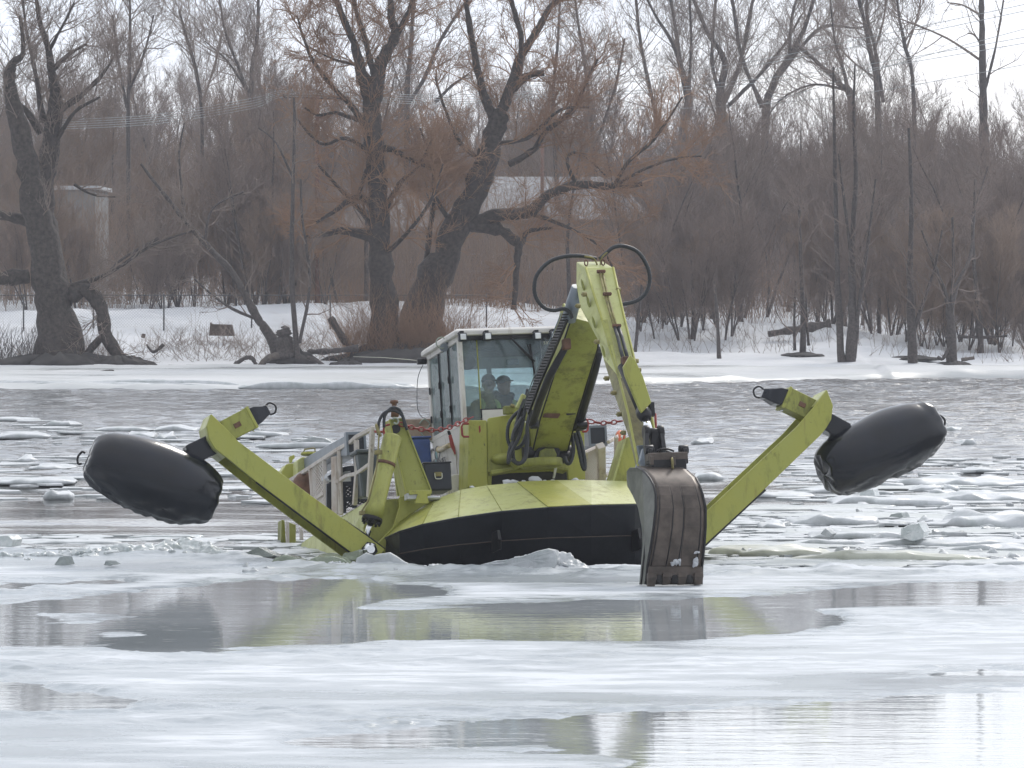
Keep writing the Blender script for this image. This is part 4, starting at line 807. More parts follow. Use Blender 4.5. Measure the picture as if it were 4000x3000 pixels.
# left cylinder and its rod
def cyl_assembly(a, b, r, rod_to, mat='lime_dirty'):
    a = Vector(a); b = Vector(b); d = (b - a).normalized()
    m = MB(); m.tube([a, a + d * .02, b - d * .17, b - d * .165, b], [r * .8, r, r, r * 1.06, r * 1.06], 28); e = m.build('cylinder', mat, BT)
    m = MB(); m.tube([b, b + d * .05], [r * 1.13, r * 1.13], 20); 
    for k in range(8):
        o = d.orthogonal().normalized(); q = Matrix.Rotation(k * math.pi / 4, 3, d) @ o; c = b + d * .05 + q * r * .92; m.cyl(c, c + d * .035, .016, 6)
    m.build('gland', 'dsteel', e, 0)
    m = MB(); m.cyl(b, rod_to, r * .33, 16); m.build('piston_rod', 'chrome', e)
    m = MB(); c = a + (b - a) * .35; m.tube([c - d * .02, c + d * .02], [r * 1.05] * 2, 28); m.build('clamp_band', 'rust', e); return e
cyL = cyl_assembly(B(1535, 1700, 1.35), B(1455, 2022, 1.25), .112, B(1425, 2115, 1.22))
m = MB(); m.tube(crom([B(1480, 1700, 1.3), B(1477, 1760, 1.25), B(1470, 1830, 1.2), B(1452, 1905, 1.2), B(1440, 1950, 1.2), B(1418, 1988, 1.2), B(1410, 2004, 1.22), B(1428, 2008, 1.25)], 5), .011, 6); m.build('brake_pipe', 'olive', cyL)
m = MB(); m.box(B(1478, 1767, 1.22), .09, .06, .05); m.box(B(1414, 2004, 1.22), .07, .05, .05); m.build('pipe_fitting', 'olive', cyL, .005)
for pts in ([(1478, 1700), (1480, 1650), (1502, 1612), (1540, 1604), (1572, 1625), (1582, 1668)], [(1500, 1670), (1503, 1625), (1530, 1593), (1560, 1600), (1578, 1640), (1590, 1680)]):
    m = MB(); m.tube(crom([B(px, py, 1.35) for px, py in pts], 6), .019, 8); m.build('mast_hose', 'rubber', mastL)
m = MB(); m.tube(crom([B(1478, 1690, 1.35), B(1470, 1660, 1.35), B(1480, 1690, 1.3), B(1487, 1705, 1.3)], 4), .02, 6); m.build('hose_end', 'olive', mastL)
# ---- side arms
def arm(front, Yf, gap, head, ax0, ax1, mt='lime'):
    a = [B(px, py, Yf) for px, py in front]; e = MB(); e.prism(a, (0, .035, 0)); e = e.build('side_arm', mt, BT, .004)
    m = MB(); m.prism([p + Vector((0, gap, 0)) for p in a], (0, .035, 0)); m.build('rear_plate', mt, e, .004); return a, e
fl = [(825, 1617), (880, 1670), (933, 1726), (1000, 1775), (1193, 1920), (1434, 2093), (1504, 2144), (1470, 2190), (1400, 2178), (1193, 2025), (1000, 1880), (884, 1786), (840, 1752), (818, 1715), (808, 1665)]
aL, armL = arm(fl, 1.15, .50, None, None, None)
fr = [(3230, 1522), (3254, 1584), (3247, 1639), (3227, 1673), (3205, 1700), (2944, 1952), (2745, 2136), (2665, 2205), (2610, 2190), (2620, 2125), (2750, 2007), (3108, 1671), (3182, 1586)]
aR, armR = arm(fr, 1.15, .50, None, None, None)
def web(e, pts, inset, mt, name='web_plate', w=.46):       # plate that closes the box along an edge
    m = MB()
    for p, q in zip(pts[:-1], pts[1:]):
        m.add([p + Vector((0, .036, 0)), q + Vector((0, .036, 0)), q + Vector((0, .036 + w, 0)), p + Vector((0, .036 + w, 0))], [(0, 1, 2, 3)])
    o = m.build(name, mt, e); s = o.modifiers.new('thick', 'SOLIDIFY'); s.thickness = inset; s.offset = 0; return o
def toward(a, c, t): return [p.lerp(c, t) for p in a]
# left arm: top web closes head and beam top, lower web recessed so that the plates stand proud
cL = B(1150, 1950, 1.15)
web(armL, [aL[i] + Vector((0, 0, -.02)) for i in (0, 1, 2, 3, 4, 5, 6)], .02, 'lime')
low = [aL[i] for i in (8, 9, 10, 11)]; nrm = (low[-1] - low[0]).normalized().cross(Vector((0, 1, 0))); nrm = nrm if nrm.z > 0 else -nrm
web(armL, [p + nrm * .10 for p in low], .02, 'lime_dirty')
web(armL, [aL[i].lerp(B(860, 1700, 1.15), .03) for i in (11, 12, 13, 14, 0)], .02, 'lime_pale', 'head_cap')
web(armR, [aR[i].lerp(B(3190, 1630, 1.15), .03) for i in (12, 0, 1, 2, 3, 4)], .02, 'lime_pale', 'head_cap')
up_ = [aR[i] for i in (9, 10, 11)]; nr2 = (up_[-1] - up_[0]).normalized().cross(Vector((0, 1, 0))); nr2 = nr2 if nr2.z < 0 else -nr2
web(armR, [p + nr2 * .12 for p in up_], .02, 'lime_dirty')
web(armR, [aR[i] + Vector((0, 0, .02)) for i in (4, 5, 6, 7)], .02, 'lime')
# scraped dark edges
for e, pts in ((armL, [(1000, 1882), (1193, 2027), (1392, 2176)]), (armL, [(1340, 2030), (1434, 2094), (1502, 2145)]), (armR, [(2990, 1914), (2944, 1954), (2745, 2139), (2668, 2207)])):
    m = MB(); m.tube([B(px, py, 1.165) for px, py in pts], .016, 5); m.build('scraped_edge', 'dsteel', e)
m = MB(); c = B(1443, 2148, 1.15); m.tube([c + Vector((0, .3, 0)), c + Vector((0, -.05, 0)), c + Vector((0, -.055, 0)), c + Vector((0, -.09, 0))], [.08, .08, .05, .05], 14); m.build('pivot_pin', 'chrome', armL)
m = MB(); m.tube([c + Vector((0, -.001, 0)), c + Vector((0, -.03, 0))], [.1, .1], 6); m.build('pin_collar', 'dsteel', armL)
# ---- floats
def flt(e, p0, p1, Y, rmax, neck, r0, r1, seed, flat, eye_at, eye_dir):
    a = B(*p0, Y); b = B(*p1, Y); d = (b - a); Lh = d.length; d.normalize(); u = Vector((0, 1, 0)); v = d.cross(u).normalized()
    if v.z < 0: v = -v
    nu, nt_ = 72, 56; vs = []; fs = []
    prof = [(0, 0), (0, .2), (.0, r0[0][1] * .8)] + r0 + [(1.0, r0[-1][1] * .8), (1, .2), (1, 0)]
    tt = []; 
    P2 = crom([Vector((q[0], q[1], 0)) for q in prof], 4)
    for i, q in enumerate(P2):
        for k in range(nt_):
            an = 2 * math.pi * k / nt_; rr = rmax * max(q.y, 0); c_, s_ = math.cos(an), math.sin(an)
            f = max(0, -s_)                       # underside crumple
            n1 = mnoise.fractal(Vector((q.x * 3 + seed, c_ * 1.2, s_ * 1.2)), 1, 2, 3)
            n2 = abs(mnoise.noise(Vector((q.x * 6 + seed * 2, c_ * 3, s_ * 3)))) + .5 * abs(mnoise.noise(Vector((q.x * 13 + seed, c_ * 6, s_ * 6)))) 
            k2 = 1 + .025 * n1 - flat * (f ** 2) * (.07 + .28 * n2) * (1 if q.y > .3 else .3)
            ed_ = .045 * mnoise.noise(Vector((c_ * 2 + seed, s_ * 2, q.x * 8))) * (1 if q.x < .15 or q.x > .9 else 0)
            p = a + d * (q.x * Lh + ed_ * .6) + (v * s_ + u * c_) * (rr * (k2 + ed_)); vs.append(p)
    n = len(P2)
    for i in range(n - 1):
        for k in range(nt_): fs.append((i * nt_ + k, i * nt_ + (k + 1) % nt_, (i + 1) * nt_ + (k + 1) % nt_, (i + 1) * nt_ + k))
    m = MB(); m.add(vs, fs, True); f_ = m.build('float', 'float', e)
    c = B(*eye_at, Y); ed = (B(*eye_dir, Y) - c); w = d.cross(u).normalized() * .075
    m = MB(); m.tube(crom([c - w * .9 - ed * .2, c - w + ed * .5, c + ed, c + w + ed * .5, c + w * .9 - ed * .2], 6), .014, 8); m.build('lifting_eye', 'dsteel', f_)
    # neck: tapered square column between the float and the arm head
    (n0, n1, w0, w1) = neck; p = B(*n0, Y); q = B(*n1, Y); dd = (q - p).normalized(); s1 = Vector((0, 1, 0)); s2 = dd.cross(s1).normalized(); rg = []
    for c, w in ((p, w0), (p.lerp(q, .5), (w0 * .35 + w1 * .65)), (q, w1)): rg.append([c + s1 * w + s2 * w, c - s1 * w + s2 * w, c - s1 * w - s2 * w, c + s1 * w - s2 * w])
    m = MB(); m.loft(rg); m.build('float_neck', 'float', e, .01); return f_
M['float'] = simple('glossy_black_float', (0.005, 0.007, 0.012), 0.2, 0, 0.6, 3, 0.45, 0.014)
flt(armL, (347, 1785), (842, 1962), 1.42, .475, ((735, 1782), (826, 1738), .125, .125), [(.01, .53), (.03, .62), (.08, .75), (.16, .84), (.33, .96), (.5, 1.0), (.67, .98), (.77, .94), (.85, .87), (.92, .76), (.97, .66), (.995, .56)], 0, 3.1, .7, (322, 1790), (304, 1786))
flt(armR, (3221, 1855), (3662, 1653), 1.42, .45, ((3300, 1692), (3222, 1650), .115, .115), [(.005, .61), (.03, .70), (.08, .80), (.16, .90), (.3, .97), (.48, 1.0), (.65, .99), (.8, .90), (.9, .78), (.97, .66), (.995, .56)], 0, 8.4, .7, (3664, 1645), (3690, 1640))
def sleeve(e, p, q, tip, tipe, w, eye, Y):
    p = B(*p, Y); q = B(*q, Y); t = B(*tip, Y); te = B(*tipe, Y); dd = (q - p).normalized(); s1 = Vector((0, 1, 0)); s2 = dd.cross(s1).normalized()
    def ring(c, a): return [c + s1 * a + s2 * a, c - s1 * a + s2 * a, c - s1 * a - s2 * a, c + s1 * a - s2 * a]
    m = MB(); m.loft([ring(p, w), ring(q, w)]); sl = m.build('float_sleeve', 'lime_dirty', e, .006)
    m = MB(); m.loft([ring(q - dd * .02, w * 1.06), ring(q + dd * .015, w * 1.06)]); m.build('sleeve_rim', 'lime', sl, .003)
    m = MB(); m.loft([ring(q, w * .82), ring(q.lerp(te, .35), w * .8), ring(q.lerp(te, .8), w * .5), ring(te, w * .45)]); tp = m.build('float_shaft_end', 'float', sl, .006)
    c = te; ed = dd * .11; ww = s2 * .06; m = MB(); m.tube(crom([c - ww, c - ww * 1.1 + ed * .6, c + ed, c + ww * 1.1 + ed * .6, c + ww], 6), .012, 8); m.build('lifting_eye', 'dsteel', tp)
    m = MB(); c = p.lerp(q, .45) - s1 * (w + .004); m.box(c, .09, .01, .06, Matrix((dd, s1, s2)).transposed()); m.build('rust_stain', 'rust', sl, .003)  # thin plate added as the dirty rust stain on the sleeve
    for k in (-1, 1): m = MB(); c = q - dd * .03 + s2 * k * (w + .02); m.cyl(c - s1 * .05, c + s1 * .05, .012, 6); m.build('cotter_pin', 'chrome', sl)
sleeve(armL, (872, 1690), (977, 1635), (1010, 1630), (1046, 1602), .135, None, 1.42)
sleeve(armR, (3170, 1610), (3062, 1557), (3020, 1560), (2975, 1537), .135, None, 1.42)

# ---- front housing of the excavator
hs = MB(); Yh = 2.35
hs.prism([B(px, py, Yh) for px, py in ((1831, 1641), (1901, 1641), (1906, 1905), (1827, 1905))], (0, .5, 0)); H = hs.build('front_housing', 'lime', BT, .012, seg=2)
plate('housing_panel', [(1903, 1650), (1909, 1633), (2007, 1617), (2012, 1650), (2250, 1660), (2252, 1668), (2282, 1668), (2287, 1872), (2220, 1872), (2217, 1836), (1922, 1850), (1920, 1895), (1905, 1896)], Yh + .05, .06, 'lime', H)
m = MB(); m.box(B(2070, 1868, Yh + .6), 1.1, .1, .3); m.build('housing_recess', 'dsteel', H)
plate('housing_lip', [(1918, 1838), (2020, 1822), (2166, 1815), (2222, 1828), (2222, 1840), (2160, 1828), (2030, 1834), (1920, 1853)], Yh - .1, .3, 'lime_dirty', H)
m = MB(); c = B(1975, 1790, Yh - .05); m.ball(c + Vector((0, .1, 0)), .17, .14, .075); m.build('round_boss', 'lime_dirty', H)
plate('red_mark', [(1870, 1666), (1876, 1660), (1878, 1685), (1872, 1692)], Yh - .006, .01, 'red', H, 0)
plate('swing_post', [(2005, 1640), (2050, 1630), (2056, 1700), (2060, 1815), (2030, 1830), (2010, 1800)], Yh - .35, .3, 'lime_dirty', H, .01)
m = MB(); c = B(2115, 1800, 1.95); m.cyl(c + Vector((0, 0, -.08)), c + Vector((0, 0, .02)), .26, 28); m.build('swing_bearing', 'lime_dirty', H, .01)
m = MB(); c = B(2130, 1770, 2.0); m.cyl(c + Vector((-.3, 0, 0)), c + Vector((.34, 0, 0)), .085, 20); m.build('boom_pin', 'dsteel', H)
m = MB(); c = B(2185, 1790, 1.95); m.tube([c + Vector((-.02, 0, 0)), c + Vector((.14, -.02, .03))], [.09, .06], 14); m.build('pin_cap', 'dsteel', H)
# ---- boom
st = [(2077, 1778, 2212, 1782, 2.0), (2111, 1634, 2251, 1634, 1.35), (2160, 1480, 2298, 1480, .72), (2200, 1340, 2335, 1362, .12), (2232, 1240, 2345, 1270, -.28)]
rg = []
for xl_, yl_, xr_, yr_, Y in st:
    a = B(xl_, yl_, Y); b = B(xr_, yr_, Y); off = Vector((0, .30, .20)) * (1.15 if Y < 1.8 else .8); rg.append([a, b, b + off, a + off])
m = MB(); m.loft(rg); BOOM = m.build('boom', 'lime_dirty', BT, .008)
for k, (a, b, c, d) in enumerate(zip(rg, rg[1:], rg, rg[1:])):
    pass
m = MB(); m.add([], [])
def stripe(pts, mt, name, r_=.012, parent=BOOM, sides=6): m = MB(); m.tube([B(*p) for p in pts], r_, sides); return m.build(name, mt, parent)
plate('wear_patch', [(2128, 1612), (2185, 1612), (2190, 1618), (2180, 1634), (2120, 1630)], 1.27, .02, 'rust', BOOM, .003)
plate('wear_patch', [(2210, 1612), (2250, 1608), (2248, 1618), (2215, 1622)], 1.27, .02, 'dsteel', BOOM, .003)
plate('clevis_plate', [(2085, 1800), (2100, 1752), (2128, 1738), (2170, 1738), (2190, 1758), (2188, 1795), (2150, 1810), (2100, 1810)], 1.86, .08, 'dsteel', BOOM, .01)
plate('clevis_boss', [(2105, 1796), (2112, 1760), (2132, 1750), (2165, 1750), (2176, 1775), (2170, 1800)], 1.80, .06, 'lime_dark', BOOM, .01)
for j in (0, 1):
    m = MB(); m.tube([r_[j] + Vector((0, -.004, 0)) for r_ in rg], .011, 5); m.build('grimy_edge', 'dsteel', BOOM)
# hose tray on the boom's left flank
tr = [B(2060, 1600, 1.0), B(2105, 1480, .55), B(2160, 1355, .05), B(2212, 1232, -.4)]
m = MB()
for k in range(3): m.beam(tr[k], tr[k + 1], .03, .17, (1, 0, 0))
tray = m.build('hose_tray', 'dsteel', BOOM, .004)
for dx in (-1, 1):
    m = MB(); m.tube([p + Vector((dx * .05 - .02, -.04, dx * -.02)) for p in tr], .008, 6); m.build('tray_edge', 'grey', tray)
m = MB()
for k in range(34):
    t = k / 33 * 2.999; i = int(t); c = tr[i].lerp(tr[i + 1], t - i); d = (tr[i + 1] - tr[i]).normalized(); m.beam(c + Vector((-.07, -.085, 0)), c + Vector((.03, -.085, 0)), .012, .012, d)
m.build('perforated_strip', 'dsteel', tray)['kind'] = 'stuff'
cy = B(2085, 1655, 1.15)
m = MB(); m.tube([B(2079, 1660, .95), B(2110, 1560, .6), B(2146, 1470, .3), B(2215, 1345, -.1)], [.045, .05, .05, .04], 10); m.build('boom_cylinder', 'dsteel', BOOM)
m = MB(); m.box(B(2212, 1345, -.15), .09, .12, .13); m.build('cylinder_bracket', 'rust', BOOM, .01); m = MB(); m.box(B(2086, 1655, .95), .1, .12, .12); m.build('cylinder_bracket', 'dsteel', BOOM, .02)
m = MB(); m.tube([B(2222, 1250, -.35), B(2240, 1180, -.5), B(2256, 1120, -.62)], [.085, .085, .07], 16); m.build('stick_cylinder', 'grey', BOOM)
m = MB(); m.tube([B(2341, 1366, .35), B(2320, 1450, .75), B(2262, 1650, 1.45)], [.05, .06, .06], 10); rc = m.build('boom_cylinder', 'dsteel', BOOM)
m = MB(); m.box(B(2262, 1655, 1.5), .14, .2, .16); m.build('cylinder_bracket', 'dsteel', BOOM, .01); m = MB(); m.cyl(B(2250, 1660, 1.4), B(2292, 1658, 1.4), .045, 12); m.build('cylinder_pin', 'dsteel', BOOM)
# ---- stick
M['stick_worn'] = paint('worn_yellow_brown_paint', (0.22, 0.20, 0.07), (0.32, 0.31, 0.14), (0.10, 0.08, 0.05), 0.5, 0.4)
fL = [(2289, 1047, -.80), (2320, 1150, -1.12), (2352, 1247, -1.42), (2388, 1380, -1.82), (2419, 1479, -2.12), (2455, 1620, -2.55), (2490, 1800, -3.05), (2500, 1860, -3.2)]
fR = [(2395, 1045, -.80), (2418, 1150, -1.12), (2440, 1247, -1.42), (2470, 1370, -1.82), (2492, 1470, -2.12), (2545, 1620, -2.55), (2575, 1790, -3.05), (2585, 1850, -3.2)]
bL = [(2251, 1023, -.42), (2250, 1110, -.62), (2265, 1199, -.82), (2336, 1330, -1.34), (2355, 1400, -1.62), (2405, 1560, -2.12), (2458, 1712, -2.62), (2485, 1830, -2.9)]
rg = []
for a, b, c in zip(fL, fR, bL):
    A = B(*a); Bq = B(*b); C = B(*c); rg.append([A, Bq, C + (Bq - A), C])
m = MB(); m.loft(rg[:5]); STK = m.build('stick', 'lime_pale', BT, .008); m = MB(); m.loft(rg[4:]); m.build('lower_stick', 'stick_worn', STK, .008)
def edge_strip(ps, qs, mt, name, e): m = MB(); [m.beam(B(*p), B(*q), .035, .02, (0, 1, 0)) for p, q in ()]; return m
for L_ in (fL, fR):
    m = MB(); m.tube([B(*p) for p in L_], .016, 6); m.build('edge_flange', 'lime', STK)
m = MB(); m.prism([B(2352, 1255, -1.45) + Vector((0, -.015, 0)), B(2372, 1250, -1.45) + Vector((0, -.015, 0)), B(2420, 1470, -2.16) + Vector((0, -.02, 0)), B(2422, 1500, -2.2) + Vector((0, -.02, 0))], (0, .01, .01)); m.build('inner_rib', 'lime_dirty', STK)
for px, py in ((2276, 1112), (2297, 1177), (2319, 1258), (2357, 1372)):      # slots on the left flank
    m = MB(); t = (py - 1047) / (1860 - 1047); y = -.70 - t * 2.6 + .05
    c = B(px, py, y); m.ball(c, .012, .04, .075, Matrix.Rotation(-.2, 3, 'Y'), 14, 8); m.build('flank_slot', 'lime_dark', STK)
for px, py in ((2288, 1150), (2263, 1195), (2337, 1335), (2375, 1478), (2403, 1535), (2424, 1618), (2440, 1690), (2490, 1410), (2500, 1445), (2420, 1132)):
    t = (py - 1047) / (1860 - 1047); m = MB(); c = B(px, py, -.80 - t * 2.4); m.cyl(c + Vector((-.04, 0, 0)), c + Vector((.01, 0, 0)), .028, 8); m.cyl(c + Vector((-.055, 0, .0)), c, .012, 6); m.build('pipe_boss', 'olive', STK)
for dx in (-1, 1):
    pp = [(2345 + dx * 6, 1062, -.86), (2353 + dx * 5, 1100, -1.0), (2366 + dx * 5, 1155, -1.18), (2384 + dx * 5, 1220, -1.38), (2400 + dx * 5, 1275, -1.55)]
    m = MB(); m.tube([B(*p) + Vector((0, -.03, 0)) for p in pp], .013, 8); m.build('steel_pipe', 'olive', STK)
    pp = [(2403 + dx * 7, 1275, -1.55), (2418 + dx * 8, 1320, -1.7), (2430 + dx * 9, 1370, -1.85), (2438 + dx * 9, 1400, -1.95)]
    m = MB(); m.tube([B(*p) + Vector((0, -.045, 0)) for p in pp], .022, 8); m.build('stick_hose', 'rubber', STK)
for px, py, Y in ((2345, 1062, -.88), (2369, 1150, -1.2), (2406, 1274, -1.58)):
    m = MB(); c = B(px, py, Y) + Vector((0, -.03, 0)); m.box(c, .1, .04, .04); m.cyl(c + Vector((-.04, -.03, 0)), c + Vector((-.04, .01, 0)), .014, 6); m.cyl(c + Vector((.04, -.03, 0)), c + Vector((.04, .01, 0)), .014, 6); m.build('pipe_clamp', 'rust', STK, .004)
for px, py in ((2290, 1030), (2356, 1028)):
    c = B(px, py, -.7); m = MB(); m.tube([c + Vector((.02 * math.cos(t), 0, .035 * math.sin(t) + .01)) for t in [k * 2 * math.pi / 12 for k in range(12)]], .008, 6, True); m.build('lifting_ring', 'rust', STK)
def hose(pts, Y, r_, parent, mat='rubber', name='hydraulic_hose', n=8):
    q = crom([B(*(p if len(p) == 3 else (p[0], p[1], Y))) for p in pts], n); m = MB(); L2 = []
    rr = [r_ * (1.0 if k % 2 else .9) for k in range(len(q))]; m.tube(q, rr, 8); return m.build(name, mat, parent)
hose([(2330, 1012), (2290, 1002), (2220, 1000), (2150, 1020), (2100, 1070), (2087, 1125), (2098, 1170), (2128, 1203), (2165, 1212), (2200, 1206), (2225, 1220), (2236, 1245)], -.55, .026, STK)
hose([(2342, 1012), (2372, 985), (2400, 965), (2440, 962), (2492, 985), (2528, 1040), (2538, 1095), (2522, 1145), (2486, 1175), (2440, 1187), (2420, 1190)], -.6, .026, STK)
for pts in ([(2283, 1001), (2320, 1010), (2336, 1045)], [(2372, 986), (2350, 1008), (2345, 1045)]): hose(pts, -.62, .012, STK, 'olive', 'pipe_end', 4)
# bucket cylinder with guard
g_ = plate('cylinder_guard', [(2436, 1432), (2463, 1387), (2482, 1406), (2512, 1470), (2545, 1572), (2506, 1614), (2470, 1530), (2443, 1465)], -2.95, .06, 'lime', STK)
m = MB(); m.tube([B(2432, 1430, -2.25), B(2478, 1540, -2.5), B(2506, 1605, -2.7)], .06, 16); m.build('bucket_cylinder', 'dsteel', STK)
m = MB(); m.tube([B(2510, 1604, -2.8), B(2517, 1620, -2.86), B(2523, 1638, -2.92)], [.085, .09, .06], 12); m.box(B(2545, 1600, -2.8), .05, .1, .16); m.build('gland', 'dsteel', STK)
m = MB(); m.cyl(B(2520, 1636, -2.9), B(2538, 1690, -3.1), .045, 12); m.build('piston_rod', 'chrome', STK)
m = MB(); m.box(B(2448, 1410, -2.3), .12, .12, .1); m.build('hose_clamp', 'rust', STK, .01)
# linkage
for sx in (-1, 1):
    m = MB(); a = B(2552 + sx * 28, 1690, -3.15); b = B(2558 + sx * 34, 1765, -3.3); m.tube([a + Vector((-.03 * 1, 0, 0)), a + Vector((.03, 0, 0))], .085, 14); m.beam(a, b, .05, .12, (1, 0, 0)); m.build('link_arm', 'dsteel', STK, .006)
m = MB(); m.cyl(B(2515, 1690, -3.15), B(2592, 1688, -3.15), .05, 14); m.build('link_pin', 'dsteel', STK)
plate('link_plate', [(2545, 1688), (2580, 1680), (2592, 1720), (2600, 1755), (2640, 1770), (2540, 1770)], -3.2, .08, 'dsteel', STK, .01)
plate('stick_foot', [(2490, 1740), (2540, 1735), (2560, 1765), (2535, 1790), (2512, 1830), (2485, 1850), (2478, 1838), (2500, 1790)], -3.1, .06, 'grey', STK, .006)
# ---- bucket
XB0 = B(2557, 1900, -4.2).x; XB1 = B(2742, 1950, -4.2).x
rows = [(1826, -3.72, -3.46), (1840, -3.95, -3.30), (1870, -4.12, -3.20), (1900, -4.24, -3.20), (1935, -4.31, -3.41), (1985, -4.36, -3.69), (2060, -4.38, -3.95), (2130, -4.36, -4.07), (2212, -4.31, -4.10), (2250, -4.30, -4.09), (2283, -4.28, -4.07)]
cut = [(1826, 0.0), (1870, .02), (1935, .025), (1985, .03), (2060, .02), (2130, .0), (2212, -.01), (2283, -.02)]
shell = []; 
xm = (XB0 + XB1) / 2; hw = (XB1 - XB0) / 2
def bx(row, s):
    l_ = np.interp(row, [1826, 1880, 1950, 2058, 2203, 2283], [2546, 2562, 2563, 2548, 2531, 2526]); r_ = np.interp(row, [1826, 1865, 1986, 2082, 2212, 2283], [2703, 2730, 2745, 2742, 2736, 2736])
    return B(float(l_ + (r_ - l_) * (s + 1) / 2), row, -4.3).x
m = MB(); prof = [(r_, yf) for r_, yf, yb in rows]; ss = np.linspace(-1, 1, 13); rgs = []
for r_, yf in prof: rgs.append([PZ(bx(r_, s), yf, r_) for s in ss])
n = len(ss); vs = [p for g2 in rgs for p in g2]; m.add(vs, [(i * n + k, i * n + k + 1, (i + 1) * n + k + 1, (i + 1) * n + k) for i in range(len(rgs) - 1) for k in range(n - 1)], True)
BK = m.build('bucket', 'steel', BT); sm = BK.modifiers.new('thick', 'SOLIDIFY'); sm.thickness = .02; sm.offset = 1
for s in (-1, 1):
    pf = [PZ(bx(r_, s), yf - .012, r_) for r_, yf, yb in rows]; pb = [Vector((pf[i].x, rows[i][2], PZ(bx(rows[i][0], s), rows[i][2], rows[i][0]).z)) for i in range(len(rows))]
    m = MB(); m.prism(pf + pb[::-1], (s * .025, 0, 0)); sp_ = m.build('side_plate', 'grey_side', BK, .003) if False else m.build('side_plate', 'dsteel' if s > 0 else 'steel', BK, .003)
    m = MB(); m.tube([p + Vector((s * .012, -.004, 0)) for p in pf], .016, 6); m.build('edge_bead', 'dsteel', BK)
    m = MB(); q = [PZ(bx(r_, s), yf + .5 * (yb - yf), r_) + Vector((s * .03, 0, 0)) for r_, yf, yb in rows[3:]]; m.tube(q, .012, 5); m.build('cheek_seam', 'dsteel', BK)
M['bside'] = simple('grey_bucket_cheek', (0.13, 0.135, 0.12), 0.45, .3, .35, 5)
for c in BK.children:
    if c.name.startswith('side_plate') and c.data.vertices[0].co.x < xm: c.data.materials[0] = M['bside']
for s0, s1, d_ in ((-.86, -.36, .022), (-.10, .08, .012), (.18, .78, .022)):          # raised wear straps down the back
    m = MB(); A = []
    for r_, yf, yb in rows[1:9]:
        a = PZ(bx(r_, s0), yf - .006, r_); b = PZ(bx(r_, s1), yf - .006, r_); A.append([a, b, b + Vector((0, -d_, 0)), a + Vector((0, -d_, 0))])
    m.loft(A); m.build('wear_strap', 'steel', BK, .003)
for s in (-.9, -.32, .12, .82):
    m = MB(); m.tube([PZ(bx(r_, s + .03 * math.sin(r_ * .013)), yf - .016, r_) for r_, yf, yb in rows[1:9]], .009, 5); m.build('weld_bead', 'dsteel', BK)
lip = [PZ(bx(r_, s), -4.36, r_) for r_, s in ((2213, -1.02), (2213, 1.02), (2268, 1.04), (2268, -1.04))]
m = MB(); m.prism(lip, (0, .05, 0)); m.build('cutting_edge', 'steel', BK, .004)
for k, s in enumerate((-.88, -.33, .25, .86)):
    m = MB(); a = PZ(bx(2250, s), -4.38, 2238); b = PZ(bx(2280, s), -4.34, 2292 if k == 0 else 2284); w = .05
    rgt = [[a + Vector((x * w, y, 0)) for x, y in ((-1, -.02), (1, -.02), (1, .06), (-1, .06))], [a.lerp(b, .35) + Vector((x * w, y, 0)) for x, y in ((-1.05, -.035), (1.05, -.035), (1.05, .06), (-1.05, .06))], [b + Vector((x * w * .8, y, 0)) for x, y in ((-1, -.01), (1, -.01), (1, .03), (-1, .03))]]
    m.loft(rgt); m.build('tooth', 'steel', BK, .004)
for s in (-.6, -.02, .52):
    m = MB(); c = PZ(bx(2250, s), -4.37, 2262); m.ball(c, .045, .01, .05); m.build('lip_wear_mark', 'dsteel', BK)
# hitch
hp = MB(); hc = B(2604, 1785, -3.75); hp.box(hc, .46, .14, .09); HT = hp.build('bucket_hitch', 'steel', BK, .008); 
m = MB(); m.box(B(2606, 1818, -3.72), .40, .2, .12); m.build('hitch_frame', 'dsteel', HT, .006)
for px in (2535, 2670):
    m = MB(); m.cyl(B(px, 1757, -3.7) + Vector((-.05, 0, 0)), B(px, 1757, -3.7) + Vector((.05, 0, 0)), .055, 12); m.box(B(px, 1785, -3.7), .05, .2, .17); m.build('hitch_lug', 'dsteel', HT, .006)
for px in (2540, 2625): 
    m = MB(); m.box(B(px + 5, 1800, -3.84), .04, .05, .1); m.build('hitch_bar', 'steel', HT, .004)
m = MB(); c = B(2624, 1812, -3.9); m.tube([c + Vector((.0 + .012 * math.cos(t), -.03, .06 * math.sin(t))) + Vector((0, .03 * math.cos(t), 0)) for t in [k * 2 * math.pi / 14 for k in range(14)]], .013, 6, True); m.build('lifting_ring', 'olive', HT)
m = MB(); m.tube(crom([B(2568, 1762, -3.78), B(2580, 1755, -3.8), B(2610, 1754, -3.8), B(2632, 1762, -3.78)], 5), .012, 6); m.build('hitch_handle', 'dsteel', HT)
m = MB(); m.prism([B(2510, 1850, -3.3), B(2500, 1800, -3.3), B(2512, 1752, -3.3), B(2530, 1748, -3.3), B(2526, 1790, -3.3), B(2535, 1830, -3.3), B(2520, 1880, -3.3)], (0, .08, 0)); m.build('hitch_hook', 'grey', HT, .008)
# stubborn snow on the bucket
m = MB()
for px, py, s in ((2640, 2199, .028), (2652, 2196, .022), (2628, 2203, .02), (2722, 2160, .02), (2720, 2185, .03), (2716, 2205, .03)): m.ball(B(px, py, -4.40), s, .02, s * 1.1, None, 10, 6)
m.v = [tuple(Vector(v) + Vector((mnoise.noise(Vector(v) * 30), .2 * mnoise.noise(Vector(v) * 25), mnoise.noise(Vector(v) * 28 + Vector((9, 0, 0))))) * .05) for v in m.v]; m.build('clinging_snow', 'snow', BK)['kind'] = 'stuff'

